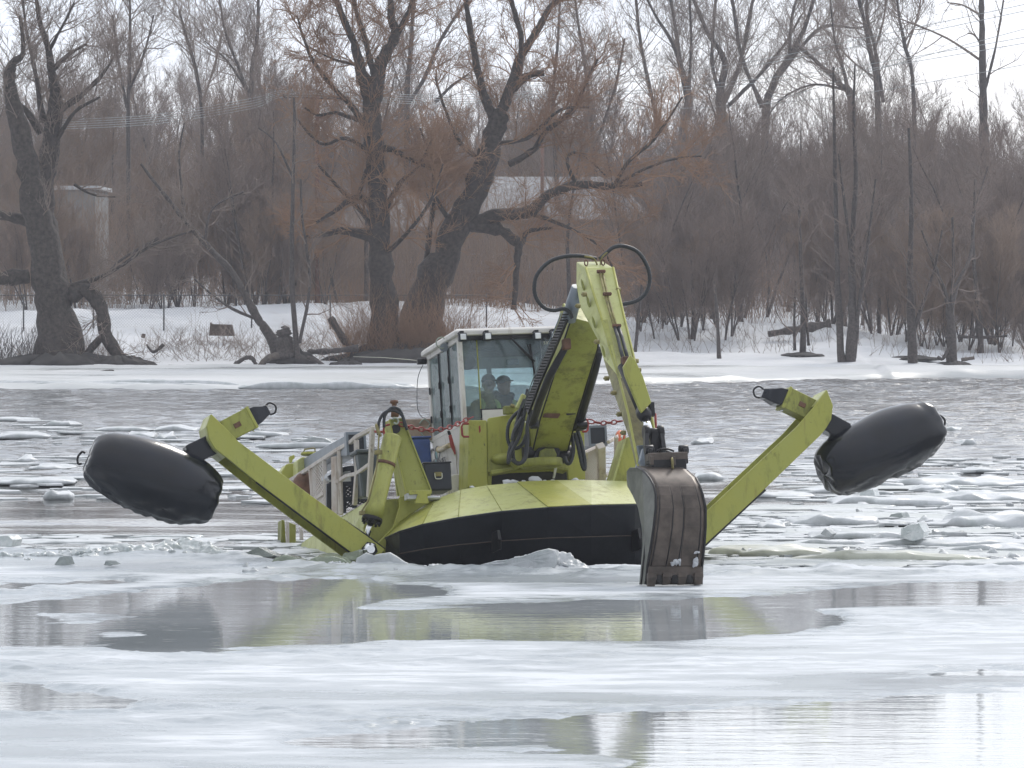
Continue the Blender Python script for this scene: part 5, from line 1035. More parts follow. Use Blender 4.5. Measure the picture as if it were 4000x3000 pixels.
# ---- lower hoses
LH = [[(2050, 1600), (2020, 1612), (1990, 1650), (1982, 1700), (1992, 1740), (2015, 1752), (2040, 1735), (2055, 1700)],
      [(2062, 1520), (2050, 1570), (2030, 1640), (2018, 1690), (1990, 1760), (1985, 1812)],
      [(2050, 1560), (2030, 1610), (2010, 1690), (2004, 1760), (2010, 1800), (2035, 1808), (2052, 1780), (2056, 1740), (2060, 1680)],
      [(2070, 1530), (2052, 1600), (2030, 1700), (1996, 1770), (1988, 1806)], [(2040, 1630), (2010, 1680), (2000, 1720)],
      [(2075, 1600), (2060, 1660), (2062, 1720), (2052, 1790), (2025, 1812), (1998, 1795)]]
for k, pts in enumerate(LH): hose(pts, 1.55 - .05 * k, .024, H)
for k, pts in enumerate([[(2245, 1690), (2262, 1760), (2275, 1820), (2284, 1832), (2283, 1790), (2268, 1720), (2252, 1670)], [(2235, 1700), (2240, 1760), (2228, 1805), (2214, 1808), (2205, 1785)]]): hose(pts, 1.75, .026, H)
m = MB(); m.box(B(2035, 1570, 1.5), .07, .05, .2, Matrix.Rotation(.5, 3, 'Y')); m.box(B(2062, 1578, 1.45), .05, .05, .17, Matrix.Rotation(.3, 3, 'Y')); m.build('hose_label', 'lime_pale', H, .01)
m = MB(); m.box(B(1992, 1602, 2.3), .16, .12, .1); m.build('valve_block', 'lime_dark', H, .01); m = MB(); m.cyl(B(2000, 1592, 2.25), B(2004, 1580, 2.25), .03, 10); m.build('valve_cap', 'olive', H); m = MB(); m.box(B(2030, 1690, 2.0), .12, .12, .3); m.build('valve_block', 'lime_dark', H, .01)

# ---- cab
YC, YR = 3.0, 4.75
p = [B(1787, 1312, YC), B(2232, 1295, YC)]; zc = B(1787, 1312, YC).z; cx0 = p[0].x; cx1 = B(2225, 1300, YC).x; zf = B(1800, 1900, YC).z; ztop = zc
CAB = MB(); zs = B(1880, 1648, YC).z; zg = B(1930, 1595, YC).z
cw = cx1 - cx0
def pil(x0, x1, y0, y1, z0, z1, mt='white', nm='pillar'): m = MB(); m.box(((x0 + x1) / 2, (y0 + y1) / 2, (z0 + z1) / 2), abs(x1 - x0), abs(y1 - y0), abs(z1 - z0)); return m.build(nm, mt, CABO, .006)
m = MB(); sl = -.0
m.prism([(cx0, YC, zs - .02), (cx0, YR, zs - .02), (cx0 + .07, YR, zf), (cx0 + .07, YC, zf)], (.04, 0, 0)); CABO = m.build('cab', 'white', BT, .006)
m = MB(); m.prism([(cx1, YC, zs), (cx1, YR, zs), (cx1 - .07, YR, zf), (cx1 - .07, YC, zf)], (-.04, 0, 0)); m.build('side_wall', 'white', CABO, .006)
m = MB(); m.prism([(cx0 + .01, YR, zs - .0), (cx1 - .01, YR, zs - .0), (cx1 - .07, YR, zf), (cx0 + .07, YR, zf)], (0, -.04, 0)); m.build('rear_wall', 'white', CABO, .006)
pil(cx0 + .055, cx1 - .055, YC + .0, YC + .035, zf, zs - .01, 'white', 'front_wall')
pil(cx0 + .06, cx1 - .06, YC + .04, YR - .05, zf + .25, zf + .3, 'dsteel', 'cab_floor')
# pillars
pil(cx0 - .005, cx0 + .055, YC - .01, YC + .06, zs - .6, ztop); pil(cx0, cx0 + .06, YR - .07, YR, zs, ztop - .02)
pil(cx1 - .06, cx1, YR - .07, YR, zs, ztop - .02); pil(cx1 - .05, cx1, YC + .22, YC + .28, zs, ztop)
for f_ in (.36, .66): pil(cx0 + .002, cx0 + .03, YC + f_ * (YR - YC) - .012, YC + f_ * (YR - YC) + .012, zs, ztop - .03, 'dsteel', 'window_divider')
pil(cx0 - .004, cx0 + .05, YC + .05, YR, zs - .03, zs + .03, 'white', 'window_sill'); pil(cx0 - .004, cx0 + .05, YC + .05, YR, ztop - .07, ztop, 'white', 'head_rail')
pil(cx1 - .05, cx1, YC + .05, YR, zs - .03, zs + .03, 'white', 'window_sill'); pil(cx1 - .05, cx1, YC + .05, YR, ztop - .07, ztop, 'white', 'head_rail')
# rear window frame, rounded lower corner
pil(cx0 + .06, cx1 - .06, YR - .05, YR - .01, ztop - .20, ztop - .02, 'white', 'head_rail'); pil(cx0 + .06, cx1 - .06, YR - .05, YR - .01, zs, zs + .12, 'white', 'window_sill')
pil(cx0 + .06, cx0 + .24, YR - .05, YR - .01, zs + .1, ztop - .18); pil(cx0 + .78, cx0 + .84, YR - .05, YR - .01, zs + .1, ztop - .18); 
pil(cx0 + .06, cx0 + .66, YC + .5, YC + 1.1, ztop - .14, ztop - .03, 'seat', 'roof_console'); 
# roof
m = MB(); ov = .05; zr = ztop
rp = [(cx0 - ov, YC - .06), (cx1 + .0, YC - .06), (cx1 + ov, YC + .2), (cx1 + ov, YR + .1), (cx0 - ov, YR + .1)]
ri = [(cx0 - .01, YC - .02), (cx1 - .03, YC - .02), (cx1 + .01, YC + .22), (cx1 + .01, YR + .04), (cx0 - .01, YR + .04)]
m.loft([[Vector((x, y, zr - .005)) for x, y in rp], [Vector((x, y, zr + .055)) for x, y in rp], [Vector((x, y, zr + .085)) for x, y in ri]]); ROOF = m.build('cab_roof', 'white', CABO, .01)
m = MB(); m.box(((cx0 + cx1) / 2 - .05, YC - .005, zr - .035), cw - .12, .03, .05); m.build('roof_gasket', 'dsteel', CABO)
pil(cx0 + .06, cx1 - .06, YC + .08, YR - .06, ztop - .06, ztop - .02, 'seat', 'roof_lining')
# glass
m = MB(); xa = B(1868, 1400, YC).x; xb = B(2116, 1400, YC).x
def pane(x0, y0, x1, y1, z0, z1, mt, nm='window_pane', par=None):
    m = MB(); a, b, c, d = Vector((x0, y0, z0)), Vector((x1, y1, z0)), Vector((x1, y1, z1)), Vector((x0, y0, z1)); t = Vector((y1 - y0, -(x1 - x0), 0)).normalized() * .006; m.prism([a, b, c, d], t); return m.build(nm, mt, par or CABO)
w1 = pane(cx0 + .06, YC + .03, xa - .008, YC + .03, zs - .05, ztop - .05, 'glass', 'windscreen'); w2 = pane(xa + .008, YC + .03, xb - .006, YC + .03, zg, ztop - .05, 'glass', 'windscreen'); w3 = pane(xb + .006, YC + .04, cx1 - .02, YC + .24, zg - .1, ztop - .05, 'glass', 'windscreen')
pil(xa - .008, xa + .008, YC + .02, YC + .045, zg, ztop - .05, 'lime_dirty', 'glazing_strip'); pil(xb - .006, xb + .006, YC + .02, YC + .045, zg, ztop - .05, 'grey', 'glazing_strip')
pil(xa + .01, B(1978, 1610, YC).x, YC + .0, YC + .03, zs + .0, zg - .015, 'white', 'front_panel'); pil(xa + .0, cx1 - .06, YC + .0, YC + .03, zg - .014, zg - .001, 'dsteel', 'glazing_strip'); pil(B(1978, 1610, YC).x, cx1 - .06, YC + .01, YC + .03, zs, zg - .015, 'lime_dark', 'front_panel')
for f0, f1 in ((.04, .355), (.365, .655), (.665, .96)):
    gl = pane(cx0 + .02, YC + f0 * (YR - YC), cx0 + .02, YC + f1 * (YR - YC), zs + .03, ztop - .07, 'glass_side', 'side_window')
    for zz in (zs + .25, zs + .62):
        mm = MB(); mm.box((cx0 - .008, YC + f1 * (YR - YC) - .02, zz), .02, .03, .09); mm.build('window_hinge', 'dsteel', gl, .004)
pane(cx1 - .02, YC + .3, cx1 - .02, YR - .08, zs + .03, ztop - .07, 'glass', 'side_window')
pane(cx0 + .24, YR - .03, cx0 + .78, YR - .03, zs + .12, ztop - .2, 'glass', 'rear_window'); pane(cx0 + .84, YR - .03, cx1 - .06, YR - .03, zs + .12, ztop - .2, 'glass', 'rear_window')
# roof lamps
for px, py, mirror in ((1806, 1318, 0), (1903, 1316, 0), (2098, 1314, 0), (2163, 1310, 0)):
    c = B(px, py, YC - .16); m = MB(); m.box(c, .105, .09, .105); lp = m.build('work_lamp', 'case', ROOF, .014); m = MB(); m.box(c + Vector((0, -.052, 0)), .072, .012, .072); m.build('lamp_glass', 'lens', lp, .008)
    m = MB(); m.box(c + Vector((.0, .05, .07)), .05, .1, .03); m.cyl(c + Vector((-.06, 0, .05)), c + Vector((.06, 0, .05)), .008, 6); m.build('lamp_bracket', 'dsteel', lp, .003)
# wipers
for a, b in (((1995, 1318), (2090, 1412)), ((2000, 1325), (2080, 1410)), ((2060, 1345), (2085, 1420))):
    m = MB(); m.cyl(B(*a, YC - .05), B(*b, YC - .04), .009, 6); m.build('wiper_arm', 'dsteel', CABO)
m = MB(); m.cyl(B(2070, 1345, YC - .03), B(2093, 1490, YC - .03), .013, 6); m.build('wiper_blade', 'dsteel', CABO)
# antenna, horn, rope on the roof edge
m = MB(); c = B(1740, 1350, YC + .55); 
for dx in (-.03, .05): m.tube([c + Vector((dx, -.05, dx)), c + Vector((dx, .06, dx))], [.055, .035], 12)
m.build('horn', 'grey', ROOF)
m = MB(); m.tube([c + Vector((-.06 + .07 * math.cos(t), -.05, .03 + .07 * math.sin(t))) for t in [k * math.pi / 8 for k in range(14)]], .008, 6); m.box(c + Vector((.09, 0, .02)), .08, .08, .06); m.build('horn_cable', 'rope', ROOF)
m = MB(); a = B(1650, 1412, YR); m.cyl(a + Vector((-.07, 0, 0)), a + Vector((.05, 0, .0)), .04, 12); m.build('antenna_base', 'dsteel', ROOF); 
m = MB(); m.tube([B(1640, 1411, YR), B(1600, 1405, YR), B(1500, 1397, YR), B(1380, 1393, YR)], [.006, .005, .004, .003], 5); m.build('antenna', 'inkw', ROOF)
m = MB(); m.tube(crom([B(1652, 1425, YR), B(1632, 1480, YR), B(1630, 1580, YR), B(1642, 1622, YR), B(1664, 1636, YR)], 6), .005, 5); m.build('antenna_cable', 'ink', ROOF)
# lever with red paddle, tool pocket, seams and lettering on the side wall
def SW(px, py, off=-.012): # point on the cab's left side wall
    d = BI @ ray(px, py); o = BI @ (CP - BO); x = cx0 + .03 + off; return o + d * ((x - o.x) / d.x)
m = MB(); a = SW(1716, 1757, -.02); b = B(1760, 1738, YC - .12); m.cyl(a, b, .032, 12); m.ball(a, .045, .045, .045); m.build('lever_tube', 'tan_pipe' if 'tan_pipe' in M else 'cream', CABO)
m = MB(); m.prism([B(px, py, YC - .16) for px, py in ((1752, 1700), (1764, 1695), (1778, 1745), (1782, 1775), (1776, 1780), (1762, 1745))], (0, .03, 0)); pd_ = m.build('paddle', 'red', CABO, .01)
m = MB(); m.prism([B(px, py, YC - .162) for px, py in ((1747, 1683), (1757, 1680), (1764, 1696), (1753, 1700))], (0, .034, 0)); m.build('grip', 'dsteel', pd_, .008)
m = MB(); m.prism([B(px, py, YC - .158) for px, py in ((1765, 1752), (1777, 1778), (1782, 1773), (1783, 1784), (1778, 1781), (1772, 1775))], (0, .02, 0)); m.build('paddle_tip', 'inkw', pd_, .004)
m = MB(); m.prism([B(px, py, YC - .12) for px, py in ((1745, 1872), (1772, 1853), (1806, 1853), (1808, 1925), (1748, 1935))], (0, .1, 0)); m.build('tool_pocket', 'white', CABO, .006)
def text(body, size, origin, xdir, zdir, mt, parent, name='lettering', sx=1.0):
    cu = bpy.data.curves.new(name, 'FONT'); cu.body = body; cu.size = size; cu.extrude = .002; tmp = bpy.data.objects.new(name, cu); col.objects.link(tmp)
    dg = bpy.context.evaluated_depsgraph_get(); me = bpy.data.meshes.new_from_object(tmp.evaluated_get(dg)); bpy.data.objects.remove(tmp)
    o = bpy.data.objects.new(name, me); col.objects.link(o); me.materials.clear(); me.materials.append(M[mt]); o.parent = parent
    x = Vector(xdir).normalized(); z = Vector(zdir).normalized(); y = z; n_ = x.cross(z); R = Matrix((x * sx, z, n_)).transposed(); o.matrix_local = Matrix.Translation(origin) @ R.to_4x4(); return o
# side sign: reads from stern (left) to bow (right)
zd = (.0, .0, 1); xd = (0.0, -1, 0.0)
sg = MB(); q = [SW(1661, 1772, -.012), SW(1725, 1730, -.012), SW(1728, 1828, -.012), SW(1676, 1850, -.012)]; sg.prism(q, (-.006, 0, 0)); SG = sg.build('sign_panel', 'white', CABO)
text('ECO', .27, SW(1666, 1822, -.03), xd, zd, 'ink', SG, sx=1.45); sq = MB(); c = SW(1704, 1790, -.025); sq.box(c, .006, .12, .17); sq.build('sign_mark', 'teal', SG) if 'teal' in M else sq.build('sign_mark', 'grey', SG)
text('TECHNOLOGIES', .115, SW(1668, 1846, -.03), xd, zd, 'ink', SG, sx=1.25); text('LTD', .15, SW(1742, 1868, -.03), xd, zd, 'ink', SG, sx=1.1)
text('5300-12', .055, B(2123, 1345, YC + .01), (1, .1, 0), (0, 0, 1), 'inkw', w3, sx=.95)
for z_ in (.1, .35): pass
m = MB(); m.box((cx0 - .0 + .02, YC + .55, (zs + zf) / 2), .012, .012, zs - zf - .1); m.build('panel_seam', 'cream', CABO)
# seats and levers inside
for sx_ in (.36, .62):
    m = MB(); m.box((cx0 + sx_ * cw, 4.15, zs - .15), .42, .4, .1); m.box((cx0 + sx_ * cw, 4.36, zs + .12), .42, .1, .5); m.build('cab_seat', 'seat', CABO, .03, seg=2)
m = MB(); c = Vector((cx0 + .9, 3.5, zs + .02)); m.cyl(c + Vector((0, 0, -.5)), c, .025, 8); m.ball(c, .035); m.build('control_lever', 'dsteel', CABO)
m = MB(); m.ball(B(1825, 1415, 3.7), .12, .04, .1); m.cyl(B(1825, 1415, 3.7), B(1825, 1340, 3.7), .012, 6); m.build('cab_fan', 'seat', CABO)
m = MB(); m.box(B(2002, 1415, 3.7), .16, .03, .08); m.build('mirror', 'grey', CABO, .01)
pil(cx0 + .2, cx0 + .5, YC + .06, YC + .12, ztop - .16, ztop - .06, 'seat', 'cab_speaker')

# ---- railings and stern gear on the left
def LY(px): return 2.2 + (1455 - px) / 73.0
def RB(px, py): return B(px, py, LY(px))
RL = empty('left_railing', (0, 0, 0), parent=BT)
def rl(a, b, w=.05, nm='rail', mt='cream', h=None): m = MB(); m.beam(RB(*a), RB(*b), w, h or w, (0, 0, 1)); return m.build(nm, mt, RL, .005)
for a, b in (((1457, 1673), (1392, 1708)), ((1392, 1708), (1370, 1728)), ((1370, 1728), (1319, 1757)), ((1319, 1757), (1266, 1792)), ((1266, 1792), (1137, 1876))): rl(a, b, .05)
for a, b in (((1455, 1675), (1441, 1942)), ((1392, 1718), (1395, 1850)), ((1395, 1850), (1385, 1972)), ((1326, 1757), (1331, 2012)), ((1266, 1795), (1278, 1984)), ((1213, 1830), (1221, 1938)), ((1163, 1862), (1168, 1900))): rl(a, b, .055, 'stanchion')
for a, b in (((1444, 1814), (1395, 1850)), ((1395, 1850), (1355, 1858)), ((1355, 1858), (1294, 1898)), ((1235, 1948), (1268, 1926)), ((1283, 1920), (1308, 1945))): rl(a, b, .045)
m = MB(); m.beam(RB(1311, 1785), RB(1314, 2008), .09, .09, (0, 0, 1)); m.build('rusty_post', 'cream', RL, .005)
def mesh_panel(name, c0, c1, c2, c3, nu, nv, r_, mt, parent, diamond=True):
    m = MB(); f = lambda u, v: (c0 * (1 - u) + c1 * u) * (1 - v) + (c3 * (1 - u) + c2 * u) * v
    for k in range(-nv, nu + 1):
        for sgn in (1, -1):
            pts = []
            for t in (0, 1):
                u0 = (k + (t if sgn > 0 else 1 - t) * nv) / nu; pts.append((u0, t))
            (ua, va), (ub, vb) = pts; 
            if ua == ub: continue
            def cl(u, o): return va + (u - ua) * (vb - va) / (ub - ua)
            lo, hi = min(ua, ub), max(ua, ub); lo2, hi2 = max(lo, 0), min(hi, 1)
            if hi2 - lo2 < .02: continue
            m.beam(f(lo2, cl(lo2, 0)), f(hi2, cl(hi2, 0)), r_, r_, (0, 1, 0))
    o = m.build(name, mt, parent, fix=False); o['kind'] = 'stuff'; return o
mesh_panel('mesh_infill', RB(1216, 1832), RB(1266, 1796), RB(1277, 1984), RB(1221, 1938), 7, 11, .014, 'cream', RL)
GR = empty('grating_frame', (0, 0, 0), parent=BT)
def gr(a, b, Y, w, mt='case', nm='frame_bar'): m = MB(); m.beam(B(*a, Y), B(*b, Y), w, w, (0, 1, 0)); m.build(nm, mt, GR, .004)
for a, b in (((1284, 1868), (1345, 1832)), ((1345, 1832), (1385, 1828)), ((1284, 1893), (1440, 1888)), ((1284, 1890), (1284, 2005)), ((1379, 1830), (1385, 1985)), ((1438, 1890), (1438, 1960)), ((1340, 1890), (1342, 2005)), ((1345, 1950), (1420, 1948)), ((1284, 1960), (1345, 1958))): gr(a, b, 4.2, .06)
mesh_panel('grating', B(1284, 1896, 4.22), B(1438, 1892, 4.22), B(1438, 1960, 4.22), B(1284, 2005, 4.22), 9, 6, .02, 'case', GR)
m = MB(); m.box(B(1385, 1858, 4.6), .75, .6, .1); m.build('snow_load', 'snow', GR, .03)['kind'] = 'stuff'
# grey square beams (spud arms) both sides
def spud(mouth, Y0, tail, Y1, w, h, nm='square_beam'):
    a = B(*mouth, Y0); b = B(*tail, Y1); d = (b - a).normalized(); s1 = d.cross(Vector((0, 0, 1))).normalized(); s2 = s1.cross(d).normalized()
    def rg(c, f=1.0): return [c + s1 * w * f + s2 * h * f, c - s1 * w * f + s2 * h * f, c - s1 * w * f - s2 * h * f, c + s1 * w * f - s2 * h * f]
    m = MB(); m.loft([rg(a), rg(b)]); e = m.build(nm, 'grey', BT, .008); m = MB(); A = rg(a - d * .02, 1.22); I = rg(a - d * .02, .92); A2 = rg(a + d * .12, 1.22)
    m.add(A + I + A2, [(0, 1, 5, 4), (1, 2, 6, 5), (2, 3, 7, 6), (3, 0, 4, 7), (0, 8, 9, 1), (1, 9, 10, 2), (2, 10, 11, 3), (3, 11, 8, 0)]); m.build('beam_collar', 'grey', e, .004)
    m = MB(); m.add(rg(a - d * .004, .92), [(0, 1, 2, 3)]); m.build('beam_mouth', 'case', e); return e
spud((1391, 1732), 3.4, (1200, 1835), 7.0, .105, .12); spud((2334, 1702), 3.4, (2275, 1730), 4.4, .10, .11)
# stern lugs and posts in lime
ST = empty('stern_gear', (0, 0, 0), parent=BT)
plate('stern_bracket', [(1100, 1840), (1120, 1812), (1160, 1808), (1160, 1870), (1100, 1865)], 7.0, .3, 'lime', ST, .01)
plate('stern_bracket', [(1162, 1798), (1180, 1785), (1200, 1785), (1200, 1880), (1162, 1885)], 6.6, .3, 'lime_pale', ST, .01)
plate('stern_clamp', [(1132, 1783), (1150, 1776), (1152, 1790), (1143, 1796), (1143, 1806), (1135, 1806)], 7.0, .1, 'lime', ST, .006)
m = MB(); m.cyl(B(1208, 1778, 6.4), B(1208, 1768, 6.4), .11, 14); m.build('hatch_cap', 'lime', ST)
m = MB(); m.tube([B(px, py, 6.4) for px, py in ((1184, 1770), (1190, 1756), (1224, 1750), (1230, 1753), (1231, 1766), (1200, 1771))], .012, 6, True); m.build('wire_handle', 'olive', ST)
m = MB(); m.ball(B(1200, 1905, 6.0), .2, .2, .22); m.build('dark_drum', 'rust', ST)
plate('stern_post', [(1100, 2030), (1112, 2032), (1118, 2136), (1098, 2136)], 6.6, .25, 'lime_dark', ST, .006); plate('stern_post', [(1130, 2040), (1156, 2050), (1156, 2130), (1130, 2136)], 6.5, .2, 'lime_dirty', ST, .006)
plate('stern_post', [(1118, 2036), (1130, 2040), (1131, 2150), (1119, 2150)], 6.3, .04, 'cream', ST, .004); plate('stern_post', [(1171, 2062), (1184, 2070), (1186, 2110), (1172, 2108)], 6.2, .04, 'cream', ST, .004)
# right railing
RR = empty('right_railing', (0, 0, 0), parent=BT)
def rr_(a, b, w, nm='rail', Ya=2.9, Yb=3.4): m = MB(); m.beam(B(*a, Ya), B(*b, Yb), w, w, (0, 1, 0)); m.build(nm, 'cream', RR, .005)
rr_((2346, 1740), (2348, 1885), .1, 'stanchion'); rr_((2282, 1768), (2350, 1737), .04); rr_((2377, 1727), (2442, 1687), .045); rr_((2366, 1860), (2408, 1836), .045); rr_((2407, 1706), (2406, 1850), .045, 'stanchion'); rr_((2290, 1765), (2290, 1885), .04, 'stanchion')
mesh_panel('mesh_infill', B(2284, 1772, 3), B(2332, 1750, 3), B(2332, 1888, 3), B(2284, 1888, 3), 6, 14, .013, 'cream', RR)
# chains and red brackets
def chain(pts, Y, name='chain', n=18):
    q = crom([B(*p) for p in pts], 12); seg = [0]
    for a, b in zip(q, q[1:]): seg.append(seg[-1] + (b - a).length)
    def at(s):
        for i in range(len(seg) - 1):
            if seg[i + 1] >= s: return q[i].lerp(q[i + 1], (s - seg[i]) / (seg[i + 1] - seg[i] + 1e-9))
        return q[-1]
    T = seg[-1]; n = int(T / .088); e = empty(name, (0, 0, 0), parent=BT)
    for k in range(n):
        a = at(k * T / n); b = at((k + 1) * T / n); d = (b - a).normalized(); c = (a + b) / 2; s = d.cross(Vector((0, 1, 0))).normalized(); s = s if k % 2 == 0 else d.cross(s)
        lk = [c + d * (.058 * math.cos(t)) + s * (.026 * math.sin(t)) for t in [j * 2 * math.pi / 12 for j in range(12)]]; m = MB(); m.tube(lk, .0085, 6, True); m.build('chain_link', 'red', e)
chain([(1560, 1655, 1.4), (1627, 1674, 1.6), (1700, 1680, 1.8), (1760, 1668, 2.0), (1800, 1650, 2.15), (1845, 1630, 2.3)], 1)
chain([(2292, 1644, 2.3), (2340, 1652, 2.2), (2385, 1651, 2.0), (2430, 1644, 1.8)], 1)
def dring(pts, Y, parent=BT): m = MB(); m.tube([B(px, py, Y) for px, py in pts], .014, 6); m.build('red_bracket', 'red', parent)
dring([(1522, 1658), (1500, 1664), (1498, 1680), (1505, 1716), (1512, 1722), (1532, 1718)], 1.4); dring([(1831, 1655), (1808, 1656), (1803, 1668), (1806, 1700), (1812, 1706), (1832, 1706)], 2.3); dring([(2282, 1638), (2293, 1638), (2297, 1650), (2296, 1680), (2290, 1686), (2274, 1686)], 2.3)
dring([(1462, 1686), (1500, 1687)], 1.6); dring([(2560, 1615), (2562, 1680)], -2.2, STK)
m = MB(); m.tube(crom([B(1532, 1640, 1.38), B(1540, 1633, 1.36), B(1552, 1636, 1.36), B(1556, 1648, 1.36), B(1548, 1656, 1.36), B(1538, 1650, 1.36)], 4), .012, 6); m.build('shackle', 'rope', mastL)

# ---- things that stand or lie on the boat
def box_thing(name, c, sx_, sy_, sz_, mat, label, cat, bev=.02):
    w = BO + BM @ c; e = empty(name, w); e.rotation_euler = BM.to_euler(); tag(e, label, cat); m = MB(); m.box((0, 0, sz_ / 2), sx_, sy_, sz_); return e, m.build('body', mat, e, bev, seg=2)
cb = B(1697, 1925, 1.9); e, b_ = box_thing('tool_case', cb, .34, .5, .34, 'case', 'black hard case with a brass catch standing beside the cab', 'case')
m = MB(); m.box((0, -.255, .20), .10, .012, .055); h_ = m.build('catch', 'olive', e, .006); m = MB(); m.tube(crom([Vector((-.045, -.27, .21)), Vector((-.04, -.275, .15)), Vector((0, -.275, .14)), Vector((.04, -.275, .15)), Vector((.045, -.27, .21))], 4), .006, 6); m.build('handle', 'inkw', e)
m = MB(); m.box((0, 0, .345), .36, .52, .02); m.build('lid', 'case', e, .008)
cb = B(1633, 1835, 3.2); e, b_ = box_thing('blue_box', cb, .28, .4, .38, 'blue', 'blue plastic box between the left mast and the cab', 'box', .04)
m = MB(); m.box((0, 0, .385), .3, .42, .03); m.build('lid', 'blue', e, .01)
cb = B(1632, 1725, 4.9); e, b_ = box_thing('plywood_crate', cb, .42, .4, .27, 'tan', 'tan plywood crate with a green rope behind the cab', 'crate', .01)
m = MB(); m.tube(crom([Vector((-.02, -.22, .2)), Vector((.05, -.22, .26)), Vector((.12, -.22, .2)), Vector((.06, -.22, .12)), Vector((0, -.22, .08)), Vector((.1, -.22, -.02)), Vector((.2, -.22, -.06))], 5), .01, 6); m.build('rope', 'rope', e)
c = B(1449, 1945, 3.0); w = BO + BM @ c; e = empty('grey_bin', w); e.rotation_euler = BM.to_euler(); tag(e, 'grey plastic rubbish bin half hidden behind the white railing', 'bin')
m = MB(); m.loft([[Vector((x * .17 * f, y * .17 * f, z)) for x, y in ((-1, -1), (1, -1), (1, 1), (-1, 1))] for f, z in ((.8, 0), (1, .55))]); m.build('body', 'bin', e, .02); m = MB(); m.box((0, 0, .57), .4, .4, .05); m.build('lid', 'bin', e, .015)
c = B(2428, 1745, 3.3); w = BO + BM @ c; e = empty('life_ring', w); e.rotation_euler = (BM @ Matrix.Rotation(rad(62), 3, 'Z')).to_euler(); tag(e, 'orange life ring hanging on the right railing', 'life ring')
m = MB(); m.tube([Vector((.17 * math.cos(t), 0, .17 * math.sin(t))) for t in [k * 2 * math.pi / 28 for k in range(28)]], .045, 10, True); m.build('ring', 'orange', e)
for k in range(4): m = MB(); t = math.pi / 4 + k * math.pi / 2; c = Vector((.17 * math.cos(t), 0, .17 * math.sin(t))); m.box(c, .05, .1, .1, Matrix.Rotation(-t, 3, 'Y')); m.build('band', 'inkw', e, .01)
# lumps of snow lying on the fore deck
def lump(c, s, seed):
    m = MB(); m.ball((0, 0, 0), s, s * .8, s * .55, None, 10, 7); m.v = [tuple(Vector(v) * (1 + .45 * mnoise.noise(Vector(v) * (1.4 / s) + Vector((seed, 0, 0))))) for v in m.v]; o = m.build('snow_lump', 'snow'); o.location = c; return o
for k, (px, py, s, Y) in enumerate(((1845, 1903, .035, 1.5), (1983, 1885, .07, 1.55), (2010, 1884, .06, 1.6), (2045, 1882, .035, 1.5), (2092, 1876, .085, 1.6), (2158, 1878, .03, 1.5), (2246, 1876, .05, 1.5), (1975, 1892, .03, 1.5), (2128, 1880, .03, 1.5), (1700, 1948, .05, 1.8))):
    tag(lump(BO + BM @ B(px, py, Y), s, k * 3.1), 'small white lump of snow lying on the edge of the bow deck', 'snow lump', 'snow lumps on the bow deck')
m = MB(); a = B(2160, 1868, 2.1); m.prism([a, a + Vector((.05, 0, .22)), a + Vector((.09, .02, .2)), a + Vector((.03, .02, .0))], (0, .03, 0)); o = m.build('white_slat', 'snow', None, .004); o.matrix_world = Matrix.Translation(BO) @ BM.to_4x4(); tag(o, 'thin white sliver of ice leaning in the dark opening under the boom', 'ice sliver')

